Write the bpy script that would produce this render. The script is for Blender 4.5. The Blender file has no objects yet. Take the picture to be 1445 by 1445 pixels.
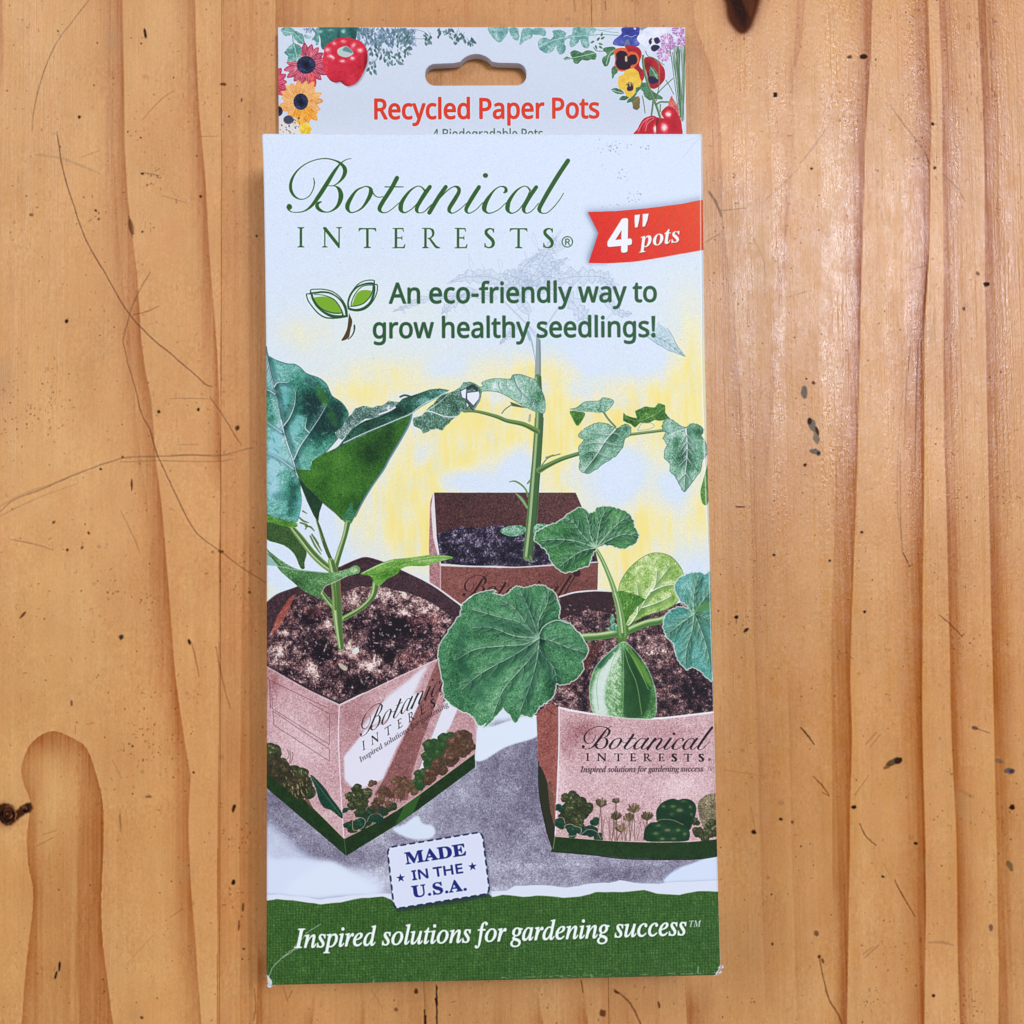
import bpy, bmesh, math, numpy as np
from mathutils import Matrix, Vector

# ------------------------------------------------------------------ camera, light, exposure
scene = bpy.context.scene
CM = 0.01
cam = bpy.data.objects.new('camera', bpy.data.cameras.new('camera'))
scene.collection.objects.link(cam)
cam.location = (0, 0, 29.25 * CM)
cam.rotation_euler = (0.04014, -0.02315, -0.01372)
cam.data.sensor_width = 36.0
cam.data.lens = 36.0 * 1430.0 / 1445.0
cam.data.clip_start = 0.005; cam.data.clip_end = 50.0
scene.camera = cam
scene.view_settings.view_transform = 'Standard'; scene.view_settings.look = 'None'
scene.view_settings.exposure = 0.08; scene.view_settings.gamma = 1.0
world = bpy.data.worlds.new('World'); scene.world = world; world.use_nodes = True
bg = world.node_tree.nodes['Background']
bg.inputs['Color'].default_value = (0.76, 0.82, 1.0, 1); bg.inputs['Strength'].default_value = 0.17     # soft light of the room
def area_lamp(name, loc, target, sx, sy, watts, color):
    d = bpy.data.lights.new(name, 'AREA'); d.shape = 'RECTANGLE'; d.size = sx; d.size_y = sy; d.energy = watts; d.color = color
    o = bpy.data.objects.new(name, d); scene.collection.objects.link(o); o.location = loc
    o.rotation_euler = (Vector(target) - Vector(loc)).to_track_quat('-Z', 'Y').to_euler(); return o
area_lamp('window_light', (0.62, 0.50, 1.50), (0.0, 0.0, 0.0), 0.48, 0.44, 19.0, (0.70, 0.80, 1.0))      # the window whose sheen lies on the varnish
area_lamp('left_fill', (-1.30, 0.75, 0.95), (0.0, 0.0, 0.0), 1.6, 1.0, 20.0, (0.72, 0.81, 1.0))      # unseen fill lamp, wide and soft, added on the left
area_lamp('front_fill', (0.50, -1.40, 0.95), (0.0, 0.0, 0.0), 1.8, 1.0, 11.0, (0.72, 0.81, 1.0))  # second fill lamp, added out of view on the lower side

# ---------------------------------------------------------------- camera model (the numbers the camera below is set from)
CAM_POS = np.array([0.0, 0.0, 29.25])           # cm above the table top, camera straight above its own foot point
CAM_ROT = (0.04014, -0.02315, -0.01372)
F_PX = 1430.0                                   # focal length in pixels of a 1445 px wide picture
PANEL_Z = 2.1                                   # height of the box front above the table, cm

def rot_matrix(rx, ry, rz):
    cx, sx, cy, sy, cz, sz = math.cos(rx), math.sin(rx), math.cos(ry), math.sin(ry), math.cos(rz), math.sin(rz)
    return (np.array([[cz, -sz, 0], [sz, cz, 0], [0, 0, 1]]) @ np.array([[cy, 0, sy], [0, 1, 0], [-sy, 0, cy]])
            @ np.array([[1, 0, 0], [0, cx, -sx], [0, sx, cx]]))

ROT = rot_matrix(*CAM_ROT)

def on_plane(pts, z):
    """photo measurement (pixels) -> centimetres on the level plane at height z"""
    p = np.asarray(pts, float).reshape(-1, 2)
    d = np.stack([(p[:, 0] - 722.5) / F_PX, -(p[:, 1] - 722.5) / F_PX, -np.ones(len(p))], 1) @ ROT.T
    t = (z - CAM_POS[2]) / d[:, 2]
    return CAM_POS[:2] + d[:, :2] * t[:, None]

# ---------------------------------------------------------------- small print-painting library (numpy)
def blur(a, s):
    if s <= 0: return a
    r = int(max(1, round(s * 2.6))); k = np.exp(-0.5 * (np.arange(-r, r + 1) / s) ** 2); k /= k.sum()
    p = np.pad(a, ((r, r), (0, 0)), mode='edge'); o = np.zeros_like(a)
    for i, w in enumerate(k): o += w * p[i:i + a.shape[0]]
    p = np.pad(o, ((0, 0), (r, r)), mode='edge'); o2 = np.zeros_like(a)
    for i, w in enumerate(k): o2 += w * p[:, i:i + a.shape[1]]
    return o2

def value_noise(h, w, cx, cy, rng):
    """smooth noise in -1..1, cell size cx, cy pixels"""
    gx, gy = int(w / cx) + 4, int(h / cy) + 4
    g = rng.uniform(-1, 1, (gy, gx)).astype(np.float32)
    x = np.arange(w) / cx; y = np.arange(h) / cy
    xi = x.astype(int); yi = y.astype(int); fx = (x - xi).astype(np.float32); fy = (y - yi).astype(np.float32)
    fx = fx * fx * (3 - 2 * fx); fy = fy * fy * (3 - 2 * fy)
    a = g[yi][:, xi] * (1 - fx) + g[yi][:, xi + 1] * fx
    b = g[yi + 1][:, xi] * (1 - fx) + g[yi + 1][:, xi + 1] * fx
    return a * (1 - fy[:, None]) + b * fy[:, None]

def curve(pts, n=6, closed=False):
    """Catmull-Rom through rows of numbers"""
    p = np.asarray(pts, float)
    if len(p) < 3: return p
    if closed: q = np.vstack([p[-1], p, p[0], p[1]])
    else: q = np.vstack([2 * p[0] - p[1], p, 2 * p[-1] - p[-2]])
    out = []
    for i in range(1, len(q) - 2):
        a, b, c, d = q[i - 1], q[i], q[i + 1], q[i + 2]
        for t in np.arange(n) / n:
            out.append(0.5 * ((2 * b) + (c - a) * t + (2 * a - 5 * b + 4 * c - d) * t * t + (3 * b - a - 3 * c + d) * t ** 3))
    if not closed: out.append(q[-2])
    return np.array(out)

def jag(pts, amp, n=3, seed=1, closed=True):
    """roughen an outline the way a serrated leaf or torn paper is"""
    r = np.random.default_rng(seed); p = np.asarray(pts, float)
    q = np.roll(p, -1, 0) if closed else p[1:]
    pp = p if closed else p[:-1]
    out = []
    for a, b in zip(pp, q):
        for t in np.arange(n) / n:
            d = b - a; L = np.hypot(*d) + 1e-6; nn = np.array([-d[1], d[0]]) / L
            out.append(a + d * t + nn * r.uniform(-amp, amp))
    if not closed: out.append(p[-1])
    return np.array(out)

# glyph outlines: character -> [advance, [contours of (x, y)]]
FONTS = {
 'sans': {
  '!': [181,[[[71,135],[54,480],[126,480],[109,135]],[[90,-9],[74,-7],[60,1],[51,15],[48,36],[51,57],[60,71],[74,79],[90,81],[106,79],[119,71],[129,57],[132,36],[129,15],[119,1],[106,-7]]]],
  '-': [216,[[[27,154],[27,206],[189,206],[189,154]]]],
  '4': [384,[[[244,0],[244,109],[14,109],[14,159],[240,482],[301,482],[301,162],[371,162],[371,109],[301,109],[301,0]],[[72,162],[244,162],[244,313],[245,372],[247,419],[244,419],[231,392],[216,367]]]],
  'A': [429,[[[0,0],[187,482],[242,482],[428,0],[366,0],[308,148],[118,148],[61,0]],[[138,202],[290,202],[236,347],[230,367],[221,396],[214,419],[203,378],[193,347]]]],
  'B': [437,[[[65,0],[65,480],[202,480],[281,473],[338,453],[373,417],[384,361],[378,322],[361,290],[332,268],[293,255],[293,251],[322,244],[348,234],[369,218],[386,197],[397,170],[400,136],[389,79],[356,36],[303,9],[234,0]],[[126,275],[214,275],[266,280],[299,295],[316,320],[322,354],[315,388],[294,411],[258,424],[205,428],[126,428]],[[126,51],[222,51],[276,57],[311,76],[330,105],[336,141],[329,175],[310,202],[274,219],[218,225],[126,225]]]],
  'E': [373,[[[65,0],[65,480],[333,480],[333,426],[126,426],[126,277],[321,277],[321,224],[126,224],[126,53],[333,53],[333,0]]]],
  'H': [498,[[[65,0],[65,480],[126,480],[126,277],[371,277],[371,480],[432,480],[432,0],[371,0],[371,224],[126,224],[126,0]]]],
  'I': [228,[[[27,0],[27,35],[83,48],[83,431],[27,445],[27,480],[200,480],[200,445],[144,431],[144,48],[200,35],[200,0]]]],
  'N': [510,[[[65,0],[65,480],[135,480],[391,83],[394,83],[392,115],[390,162],[389,209],[389,480],[445,480],[445,0],[375,0],[118,398],[116,398],[119,340],[121,268],[121,0]]]],
  'P': [406,[[[65,0],[65,480],[192,480],[273,470],[329,443],[361,398],[372,338],[368,300],[354,264],[330,233],[294,208],[245,192],[181,187],[126,187],[126,0]],[[126,238],[174,238],[234,244],[276,261],[301,290],[310,336],[302,376],[280,405],[242,422],[187,428],[126,428]]]],
  'R': [418,[[[65,0],[65,480],[197,480],[275,471],[329,446],[361,403],[372,343],[369,308],[358,279],[342,256],[322,239],[276,215],[408,0],[337,0],[221,198],[126,198],[126,0]],[[126,249],[197,249],[248,255],[283,272],[303,301],[310,340],[303,381],[281,407],[245,422],[194,427],[126,427]]]],
  'T': [373,[[[156,0],[156,426],[7,426],[7,480],[366,480],[366,426],[217,426],[217,0]]]],
  'a': [377,[[[144,-7],[100,0],[63,19],[39,52],[31,100],[41,148],[73,183],[127,206],[203,215],[265,217],[265,238],[260,277],[245,301],[222,314],[190,318],[136,310],[89,291],[71,335],[126,357],[159,364],[193,366],[251,359],[291,337],[314,300],[322,245],[322,0],[279,0],[268,51],[265,51],[241,25],[216,7],[185,-3]],[[158,41],[200,47],[234,66],[256,98],[264,144],[264,176],[211,174],[154,167],[118,152],[98,130],[92,99],[97,73],[110,55],[132,44]]]],
  'b': [413,[[[228,-7],[189,-3],[158,9],[134,26],[116,46],[111,46],[99,0],[57,0],[57,510],[116,510],[116,386],[115,344],[113,312],[116,312],[134,333],[158,351],[189,362],[228,366],[288,354],[335,319],[366,261],[376,180],[366,99],[335,40],[288,5]],[[219,42],[261,51],[291,78],[309,121],[315,181],[304,256],[272,302],[218,317],[169,309],[138,284],[122,242],[116,182],[116,179],[122,121],[138,78],[169,51]]]],
  'c': [322,[[[201,-7],[156,-2],[117,13],[83,38],[58,73],[42,120],[37,178],[42,238],[59,286],[85,322],[119,347],[160,362],[206,367],[259,361],[300,347],[282,298],[244,310],[204,315],[145,300],[110,254],[98,179],[105,121],[124,79],[156,53],[201,44],[253,50],[294,65],[294,13],[254,-2]]]],
  'd': [413,[[[185,-7],[124,5],[77,40],[47,98],[37,179],[47,261],[78,319],[125,355],[185,367],[223,363],[254,351],[278,334],[297,314],[301,314],[299,339],[297,367],[297,510],[356,510],[356,0],[308,0],[300,48],[297,48],[278,27],[254,9],[223,-3]],[[194,42],[243,50],[274,74],[292,113],[298,168],[298,179],[292,238],[275,282],[244,309],[193,318],[152,308],[122,280],[104,235],[98,178],[104,121],[122,78],[152,51]]]],
  'e': [379,[[[210,-7],[162,-2],[120,14],[85,40],[59,76],[42,122],[37,177],[42,232],[57,279],[81,316],[112,344],[151,361],[196,367],[239,362],[276,347],[305,322],[327,290],[340,250],[345,204],[345,169],[98,169],[107,115],[129,76],[165,52],[213,44],[274,50],[328,69],[328,17],[274,-1]],[[99,216],[283,216],[277,257],[262,290],[234,311],[195,318],[158,312],[129,291],[109,259]]]],
  'f': [231,[[[73,0],[73,314],[10,314],[10,342],[73,362],[73,383],[81,443],[104,483],[141,506],[190,514],[229,510],[260,502],[244,455],[220,462],[191,465],[165,460],[147,446],[136,420],[132,383],[132,360],[223,360],[223,314],[132,314],[132,0]]]],
  'g': [413,[[[195,-161],[123,-155],[65,-138],[65,-84],[125,-105],[198,-112],[240,-105],[271,-85],[291,-53],[298,-11],[298,3],[298,27],[300,48],[297,48],[268,17],[231,-1],[185,-7],[123,6],[76,42],[47,101],[37,179],[47,256],[76,316],[123,354],[185,367],[219,363],[249,353],[275,336],[298,312],[301,312],[309,360],[356,360],[356,-6],[346,-74],[317,-122],[267,-151]],[[194,42],[241,49],[273,71],[292,109],[298,165],[298,179],[292,243],[273,285],[240,309],[193,317],[153,308],[123,281],[104,237],[98,179],[104,120],[123,77],[153,50]]]],
  'h': [415,[[[57,0],[57,510],[116,510],[116,361],[113,310],[117,310],[137,334],[164,352],[195,362],[229,366],[287,358],[328,335],[352,294],[361,234],[361,0],[302,0],[302,230],[293,278],[266,307],[222,317],[171,309],[139,283],[122,242],[116,186],[116,0]]]],
  'i': [173,[[[87,420],[74,422],[62,429],[55,441],[52,457],[55,474],[62,486],[74,493],[87,495],[100,493],[111,486],[119,474],[122,457],[119,441],[111,429],[100,422]],[[57,0],[57,360],[116,360],[116,0]]]],
  'l': [173,[[[57,0],[57,510],[116,510],[116,0]]]],
  'n': [415,[[[57,0],[57,360],[105,360],[113,311],[117,311],[138,336],[165,353],[197,363],[230,367],[287,359],[328,335],[352,295],[361,234],[361,0],[302,0],[302,230],[293,278],[266,307],[222,317],[171,309],[139,283],[122,242],[116,187],[116,0]]]],
  'o': [406,[[[202,-7],[157,-1],[117,15],[84,42],[58,79],[42,125],[37,181],[48,260],[82,318],[135,355],[204,367],[250,361],[290,345],[324,318],[349,282],[365,236],[370,181],[359,101],[325,42],[271,6]],[[203,42],[251,52],[283,80],[303,123],[309,181],[303,238],[283,281],[251,308],[203,317],[155,308],[123,281],[104,238],[98,181],[104,123],[123,80],[156,52]]]],
  'p': [413,[[[57,-161],[57,360],[105,360],[113,311],[116,311],[135,333],[158,351],[189,363],[228,367],[288,355],[335,320],[366,262],[376,181],[366,100],[335,41],[288,5],[228,-7],[190,-3],[159,9],[135,26],[116,46],[112,46],[115,17],[116,-13],[116,-161]],[[219,42],[249,47],[273,60],[291,82],[305,110],[312,143],[315,181],[309,237],[291,280],[261,308],[218,317],[171,309],[140,286],[123,247],[116,192],[116,181],[122,122],[138,78],[169,51]]]],
  'r': [277,[[[57,0],[57,360],[105,360],[112,294],[115,294],[135,322],[160,345],[190,361],[225,367],[247,366],[267,363],[260,308],[241,312],[221,313],[194,309],[169,298],[147,280],[131,256],[120,226],[116,192],[116,0]]]],
  's': [322,[[[148,-7],[83,-1],[35,16],[35,70],[87,50],[118,43],[149,41],[188,45],[214,55],[229,72],[234,94],[227,118],[200,140],[146,164],[86,191],[64,206],[48,223],[38,244],[34,271],[44,312],[72,342],[115,360],[169,367],[231,360],[284,343],[264,296],[216,312],[165,318],[133,315],[110,307],[95,293],[91,275],[93,261],[99,249],[129,229],[183,206],[242,180],[263,165],[279,147],[288,126],[291,99],[282,53],[253,20],[207,0]]]],
  't': [242,[[[167,-7],[140,-4],[115,3],[94,16],[77,37],[65,66],[62,105],[62,314],[11,314],[11,343],[62,366],[86,443],[121,443],[121,360],[225,360],[225,314],[121,314],[121,106],[125,77],[137,57],[155,46],[177,42],[205,44],[228,49],[228,4],[201,-4]]]],
  'w': [528,[[[106,1],[7,361],[69,361],[118,169],[132,110],[142,61],[144,61],[151,89],[159,125],[169,158],[232,361],[297,361],[359,158],[373,108],[383,62],[385,62],[395,108],[410,169],[460,361],[520,361],[420,1],[351,1],[289,203],[274,258],[265,299],[262,299],[253,258],[238,203],[173,1]]]],
  'y': [343,[[[56,-161],[28,-160],[7,-156],[7,-109],[25,-111],[47,-113],[75,-108],[97,-95],[114,-75],[127,-49],[146,-1],[1,360],[64,360],[142,155],[160,104],[172,57],[175,57],[187,101],[206,156],[279,360],[343,360],[187,-50],[166,-96],[139,-131],[103,-154]]]],
 },
 'ital': {
  'I': [245,[[[-31,0],[-27,13],[-24,13],[10,18],[30,36],[45,73],[129,385],[135,419],[132,433],[123,443],[84,451],[88,465],[275,465],[272,451],[267,451],[241,448],[224,439],[211,421],[200,392],[116,80],[110,45],[113,31],[122,21],[161,13],[157,0]]]],
  'M': [590,[[[-36,0],[-32,13],[3,18],[15,25],[25,36],[40,73],[128,385],[134,419],[131,433],[122,443],[83,451],[87,465],[212,465],[261,108],[496,465],[624,465],[620,451],[615,451],[589,448],[572,439],[559,421],[548,392],[465,80],[460,60],[458,45],[461,31],[470,21],[509,13],[506,0],[322,0],[325,11],[359,18],[371,26],[381,39],[397,83],[480,392],[219,0],[210,0],[157,393],[77,103],[66,48],[69,31],[78,21],[118,13],[114,0]]]],
  'T': [420,[[[50,0],[52,13],[58,13],[97,19],[110,28],[121,41],[139,89],[228,417],[230,429],[226,438],[212,441],[194,441],[156,438],[126,432],[102,420],[84,404],[70,381],[59,352],[44,353],[74,465],[461,465],[439,350],[426,350],[427,361],[427,371],[423,404],[410,425],[386,437],[346,441],[318,441],[305,437],[298,423],[208,93],[198,43],[202,28],[212,19],[257,13],[265,13],[261,0]]]],
  'a': [342,[[[50,-8],[26,-3],[8,10],[-3,33],[-7,64],[0,119],[18,175],[49,228],[90,274],[136,306],[183,316],[217,307],[232,280],[241,309],[292,309],[231,90],[222,44],[224,37],[233,35],[252,46],[282,80],[291,72],[240,12],[195,-8],[175,0],[168,23],[174,57],[191,118],[154,62],[119,23],[85,0]],[[82,33],[98,37],[116,48],[152,87],[185,141],[210,201],[219,257],[210,288],[185,299],[154,291],[124,266],[96,226],[74,175],[58,122],[53,73],[60,43]]]],
  'c': [298,[[[99,-8],[58,0],[26,23],[6,60],[-1,109],[3,142],[12,175],[27,207],[48,237],[73,264],[102,286],[150,309],[199,316],[228,313],[249,302],[262,286],[267,267],[264,251],[258,239],[247,231],[233,228],[211,235],[204,255],[207,268],[214,279],[218,284],[220,289],[215,297],[197,299],[162,292],[130,271],[101,238],[79,196],[64,150],[59,107],[63,73],[76,46],[96,29],[122,23],[174,38],[228,82],[238,71],[193,27],[146,1]]]],
  'd': [355,[[[61,-8],[32,-3],[10,13],[-4,39],[-9,73],[-5,107],[5,143],[22,181],[44,217],[70,250],[99,279],[122,296],[146,307],[192,316],[225,311],[242,293],[273,416],[275,426],[275,436],[274,445],[268,451],[243,455],[233,455],[236,467],[306,479],[338,487],[345,480],[344,473],[343,468],[240,81],[236,60],[234,44],[238,34],[250,30],[273,43],[306,81],[317,72],[263,11],[240,-3],[217,-8],[191,1],[183,27],[187,61],[201,112],[167,59],[133,21],[99,-1]],[[91,28],[109,31],[127,43],[165,85],[199,142],[223,204],[232,259],[229,277],[223,289],[212,298],[198,300],[165,292],[132,268],[101,229],[75,178],[57,124],[51,78],[54,57],[62,41],[74,31]]]],
  'e': [287,[[[89,-7],[50,0],[21,21],[2,54],[-4,99],[-1,131],[9,165],[25,199],[46,231],[72,259],[101,283],[148,308],[195,316],[222,313],[242,303],[254,287],[258,266],[245,226],[208,189],[147,161],[61,142],[57,118],[56,98],[63,58],[84,34],[119,26],[168,39],[221,81],[231,71],[198,36],[165,12],[128,-2]],[[64,158],[124,173],[168,199],[195,233],[204,271],[198,291],[180,298],[159,294],[137,280],[115,258],[95,230],[78,196]]]],
  'f': [199,[[[-48,-153],[-65,-150],[-79,-142],[-88,-130],[-91,-116],[-85,-94],[-66,-87],[-50,-92],[-44,-108],[-46,-119],[-49,-127],[-47,-132],[-42,-134],[-24,-128],[-10,-108],[2,-74],[13,-25],[71,283],[7,283],[12,304],[75,304],[83,340],[104,403],[135,449],[173,477],[216,487],[240,483],[259,473],[271,458],[275,439],[267,416],[243,408],[224,415],[218,435],[219,441],[221,447],[224,455],[219,465],[206,469],[182,459],[163,431],[148,383],[132,304],[210,304],[207,283],[128,283],[101,150],[67,7],[50,-45],[33,-85],[9,-123],[-18,-146]]]],
  'g': [286,[[[63,-153],[16,-148],[-21,-131],[-44,-106],[-52,-75],[-42,-39],[-13,-6],[36,24],[13,39],[6,57],[10,70],[21,84],[58,121],[22,152],[10,195],[15,226],[29,256],[51,281],[80,301],[114,314],[152,318],[177,315],[206,307],[246,296],[289,296],[289,266],[243,266],[248,236],[243,203],[229,174],[207,149],[179,130],[146,118],[110,113],[82,116],[66,101],[60,87],[73,70],[112,54],[159,38],[194,19],[216,-6],[223,-40],[218,-71],[203,-99],[179,-122],[147,-139],[108,-150]],[[111,129],[132,133],[151,146],[167,165],[180,190],[188,219],[191,249],[188,272],[179,288],[165,299],[147,302],[127,298],[108,285],[92,265],[78,241],[69,212],[66,182],[71,153],[86,135]],[[75,-132],[131,-124],[165,-100],[176,-60],[173,-45],[163,-31],[132,-10],[94,5],[52,18],[6,-20],[-9,-64],[0,-102],[28,-125]]]],
  'i': [177,[[[122,394],[110,396],[98,404],[91,415],[88,428],[91,441],[98,452],[110,460],[122,463],[135,460],[147,452],[155,441],[157,428],[155,414],[147,403],[136,396]],[[33,-8],[8,1],[0,29],[3,53],[11,86],[55,241],[58,254],[60,264],[57,275],[50,282],[17,287],[20,299],[65,305],[96,310],[124,316],[129,314],[131,308],[130,303],[128,296],[63,79],[58,52],[61,37],[72,32],[96,45],[130,84],[140,74],[102,28],[67,1]]]],
  'l': [173,[[[32,-7],[18,-5],[7,2],[0,12],[-2,26],[2,54],[13,99],[98,412],[101,433],[99,446],[92,453],[58,459],[60,471],[104,476],[134,482],[163,487],[170,485],[171,481],[168,465],[62,84],[56,50],[59,38],[68,34],[90,46],[122,82],[133,72],[105,37],[77,12],[52,-3]]]],
  'n': [364,[[[222,-9],[208,-6],[198,1],[191,12],[189,28],[196,65],[216,140],[242,254],[238,269],[225,275],[211,272],[195,263],[159,232],[123,189],[93,142],[67,82],[42,0],[-12,0],[53,221],[62,263],[60,273],[53,280],[23,285],[17,285],[19,297],[67,303],[100,310],[130,316],[133,314],[133,308],[93,177],[142,238],[188,281],[229,306],[263,315],[292,306],[302,278],[300,252],[293,222],[254,88],[247,64],[245,49],[249,37],[259,34],[282,48],[312,91],[322,83],[290,32],[256,1]]]],
  'o': [351,[[[105,-8],[61,-1],[26,22],[3,57],[-4,102],[0,140],[14,178],[35,215],[61,247],[93,276],[128,298],[165,312],[201,316],[248,309],[283,286],[306,251],[314,206],[310,172],[299,138],[282,105],[260,73],[233,46],[203,23],[155,0]],[[113,11],[140,17],[166,32],[190,55],[211,85],[229,119],[243,155],[252,192],[255,226],[248,267],[229,291],[197,299],[165,291],[132,268],[103,231],[78,183],[61,132],[56,83],[60,52],[71,30],[89,16]]]],
  'p': [340,[[[-96,-149],[-93,-137],[-66,-133],[-49,-126],[-38,-111],[-29,-87],[54,235],[58,249],[60,262],[58,274],[52,281],[16,285],[19,298],[62,303],[93,309],[124,316],[130,310],[128,299],[112,250],[149,287],[187,309],[226,316],[260,310],[286,292],[302,263],[308,226],[303,185],[290,144],[270,105],[243,69],[212,38],[177,13],[140,-2],[101,-7],[72,-4],[50,5],[30,-81],[23,-113],[26,-124],[36,-132],[77,-138],[73,-149]],[[101,9],[128,14],[155,30],[180,53],[202,82],[221,116],[235,153],[245,191],[248,228],[245,253],[235,271],[220,282],[199,286],[166,278],[136,253],[110,213],[91,162],[66,64],[64,51],[62,40],[72,17]]]],
  'r': [224,[[[-13,0],[46,209],[56,259],[53,272],[47,279],[13,284],[15,297],[59,304],[90,310],[118,316],[124,314],[124,308],[89,179],[137,255],[177,301],[208,316],[220,314],[229,307],[235,297],[237,283],[234,266],[226,253],[214,243],[200,240],[180,248],[173,257],[170,268],[118,199],[75,110],[41,0]]]],
  's': [248,[[[78,-8],[53,-6],[32,-1],[6,6],[-4,4],[-9,-4],[-22,-4],[-7,106],[4,105],[10,65],[24,35],[45,16],[71,10],[93,14],[110,26],[122,45],[126,69],[120,93],[104,120],[83,147],[63,175],[46,206],[40,238],[46,269],[63,294],[90,311],[123,316],[166,310],[193,302],[205,305],[209,314],[220,314],[207,214],[195,214],[184,261],[163,289],[130,299],[115,296],[102,287],[94,275],[91,261],[97,237],[116,208],[136,181],[155,154],[173,122],[179,89],[176,63],[166,40],[151,20],[130,5],[106,-5]]]],
  't': [187,[[[33,-8],[9,1],[1,26],[2,44],[7,62],[66,283],[19,283],[22,297],[63,313],[100,344],[136,392],[151,392],[126,304],[183,304],[177,283],[120,283],[66,78],[60,45],[63,34],[72,31],[93,43],[124,79],[134,68],[82,11]]]],
  'u': [364,[[[46,-8],[28,-5],[15,4],[7,18],[4,38],[8,69],[19,116],[50,228],[54,247],[56,265],[53,276],[47,283],[13,287],[15,300],[59,306],[90,311],[119,316],[128,312],[127,304],[125,296],[71,107],[62,74],[59,54],[64,38],[79,32],[100,38],[124,54],[150,81],[177,115],[203,156],[227,203],[247,255],[261,309],[314,309],[255,92],[246,47],[250,36],[260,32],[284,45],[315,84],[324,75],[291,29],[257,1],[222,-8],[197,1],[189,27],[199,81],[220,153],[171,82],[127,32],[86,2]]]],
 },
 'bold': {
  '.': [180,[[[89,-9],[74,-7],[60,1],[51,15],[48,36],[51,57],[60,71],[74,79],[89,81],[106,79],[119,71],[129,57],[132,36],[129,15],[119,1],[106,-7]]]],
  'A': [437,[[[-9,0],[-9,18],[9,21],[24,30],[36,47],[49,75],[206,466],[224,465],[384,87],[411,34],[425,22],[443,18],[443,0],[229,0],[229,18],[270,25],[283,46],[273,81],[253,132],[103,132],[79,71],[76,59],[75,48],[87,26],[124,18],[128,18],[128,0]],[[113,161],[242,161],[177,319]]]],
  'D': [496,[[[20,0],[20,17],[47,21],[63,30],[71,46],[74,75],[74,374],[71,407],[61,426],[43,435],[15,439],[15,455],[222,455],[296,449],[357,429],[405,396],[440,351],[461,295],[468,228],[459,146],[430,82],[382,36],[315,9],[228,0]],[[222,24],[262,30],[295,47],[319,75],[343,139],[351,229],[345,303],[330,360],[305,401],[269,425],[223,433],[202,431],[190,423],[184,409],[182,385],[182,72],[184,48],[190,34],[202,27]]]],
  'E': [442,[[[14,0],[14,17],[44,20],[62,30],[72,48],[75,78],[75,369],[72,405],[62,425],[44,435],[16,439],[16,455],[399,455],[399,320],[383,320],[369,373],[340,406],[295,424],[232,430],[200,428],[191,424],[186,417],[183,388],[183,246],[193,246],[232,252],[259,269],[277,300],[288,345],[304,345],[304,118],[287,118],[282,154],[273,181],[259,201],[241,213],[216,220],[185,222],[183,222],[183,67],[185,47],[192,35],[206,29],[230,28],[276,30],[313,39],[345,53],[371,75],[393,105],[411,143],[430,143],[402,0]]]],
  'I': [261,[[[13,0],[13,17],[42,23],[61,32],[72,49],[75,75],[75,387],[72,412],[63,427],[45,435],[13,439],[13,455],[244,455],[244,439],[214,435],[196,427],[186,412],[183,387],[183,77],[187,44],[194,34],[206,26],[246,17],[246,0]]]],
  'M': [634,[[[14,0],[14,17],[43,22],[61,32],[72,50],[75,79],[75,382],[71,416],[64,426],[53,432],[15,439],[15,455],[185,455],[317,142],[449,455],[617,455],[617,439],[590,433],[573,423],[563,405],[560,378],[560,85],[565,43],[571,31],[582,23],[617,17],[617,0],[396,0],[396,17],[433,25],[443,32],[450,44],[455,83],[455,399],[288,0],[270,0],[105,389],[105,80],[109,48],[120,30],[139,20],[169,17],[169,0]]]],
  'N': [494,[[[403,-11],[107,350],[107,79],[110,49],[119,31],[136,21],[167,17],[167,0],[18,0],[18,17],[54,23],[65,30],[71,41],[76,79],[76,388],[36,433],[18,439],[18,455],[156,455],[391,169],[391,377],[386,414],[379,425],[369,431],[331,439],[331,455],[480,455],[480,439],[450,434],[433,425],[425,407],[422,377],[422,-11]]]],
  'R': [473,[[[15,0],[15,17],[45,22],[62,32],[72,50],[75,81],[75,379],[71,406],[62,424],[44,434],[16,439],[16,455],[217,455],[305,448],[367,426],[405,388],[417,334],[406,285],[372,248],[315,224],[432,50],[452,26],[463,19],[478,17],[480,17],[480,0],[338,0],[201,212],[182,212],[182,81],[185,50],[194,32],[212,22],[242,17],[242,0]],[[182,234],[203,234],[249,240],[280,258],[298,290],[304,336],[295,389],[268,421],[224,431],[202,429],[190,422],[184,409],[182,385]]]],
  'S': [390,[[[43,-11],[43,158],[62,158],[83,94],[111,50],[149,24],[197,15],[231,20],[257,36],[273,60],[279,89],[265,129],[225,160],[163,191],[112,221],[77,253],[56,289],[50,332],[54,370],[67,403],[88,429],[115,449],[148,462],[185,466],[229,461],[282,448],[291,446],[300,445],[313,450],[320,466],[339,466],[339,319],[322,319],[310,354],[293,385],[272,410],[248,429],[222,441],[194,445],[163,440],[140,426],[125,406],[120,380],[124,356],[137,336],[159,319],[189,303],[253,273],[290,253],[317,233],[337,211],[350,188],[357,162],[359,133],[354,93],[339,58],[314,29],[281,8],[240,-6],[192,-10],[158,-8],[126,1],[98,9],[85,12],[69,7],[61,-11]]]],
  'T': [423,[[[92,0],[92,17],[123,21],[142,31],[152,50],[156,81],[156,433],[149,433],[102,426],[65,403],[41,367],[29,318],[11,318],[11,455],[410,455],[410,317],[394,317],[375,382],[333,420],[269,433],[263,433],[263,81],[267,49],[276,30],[296,21],[328,17],[328,0]]]],
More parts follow.
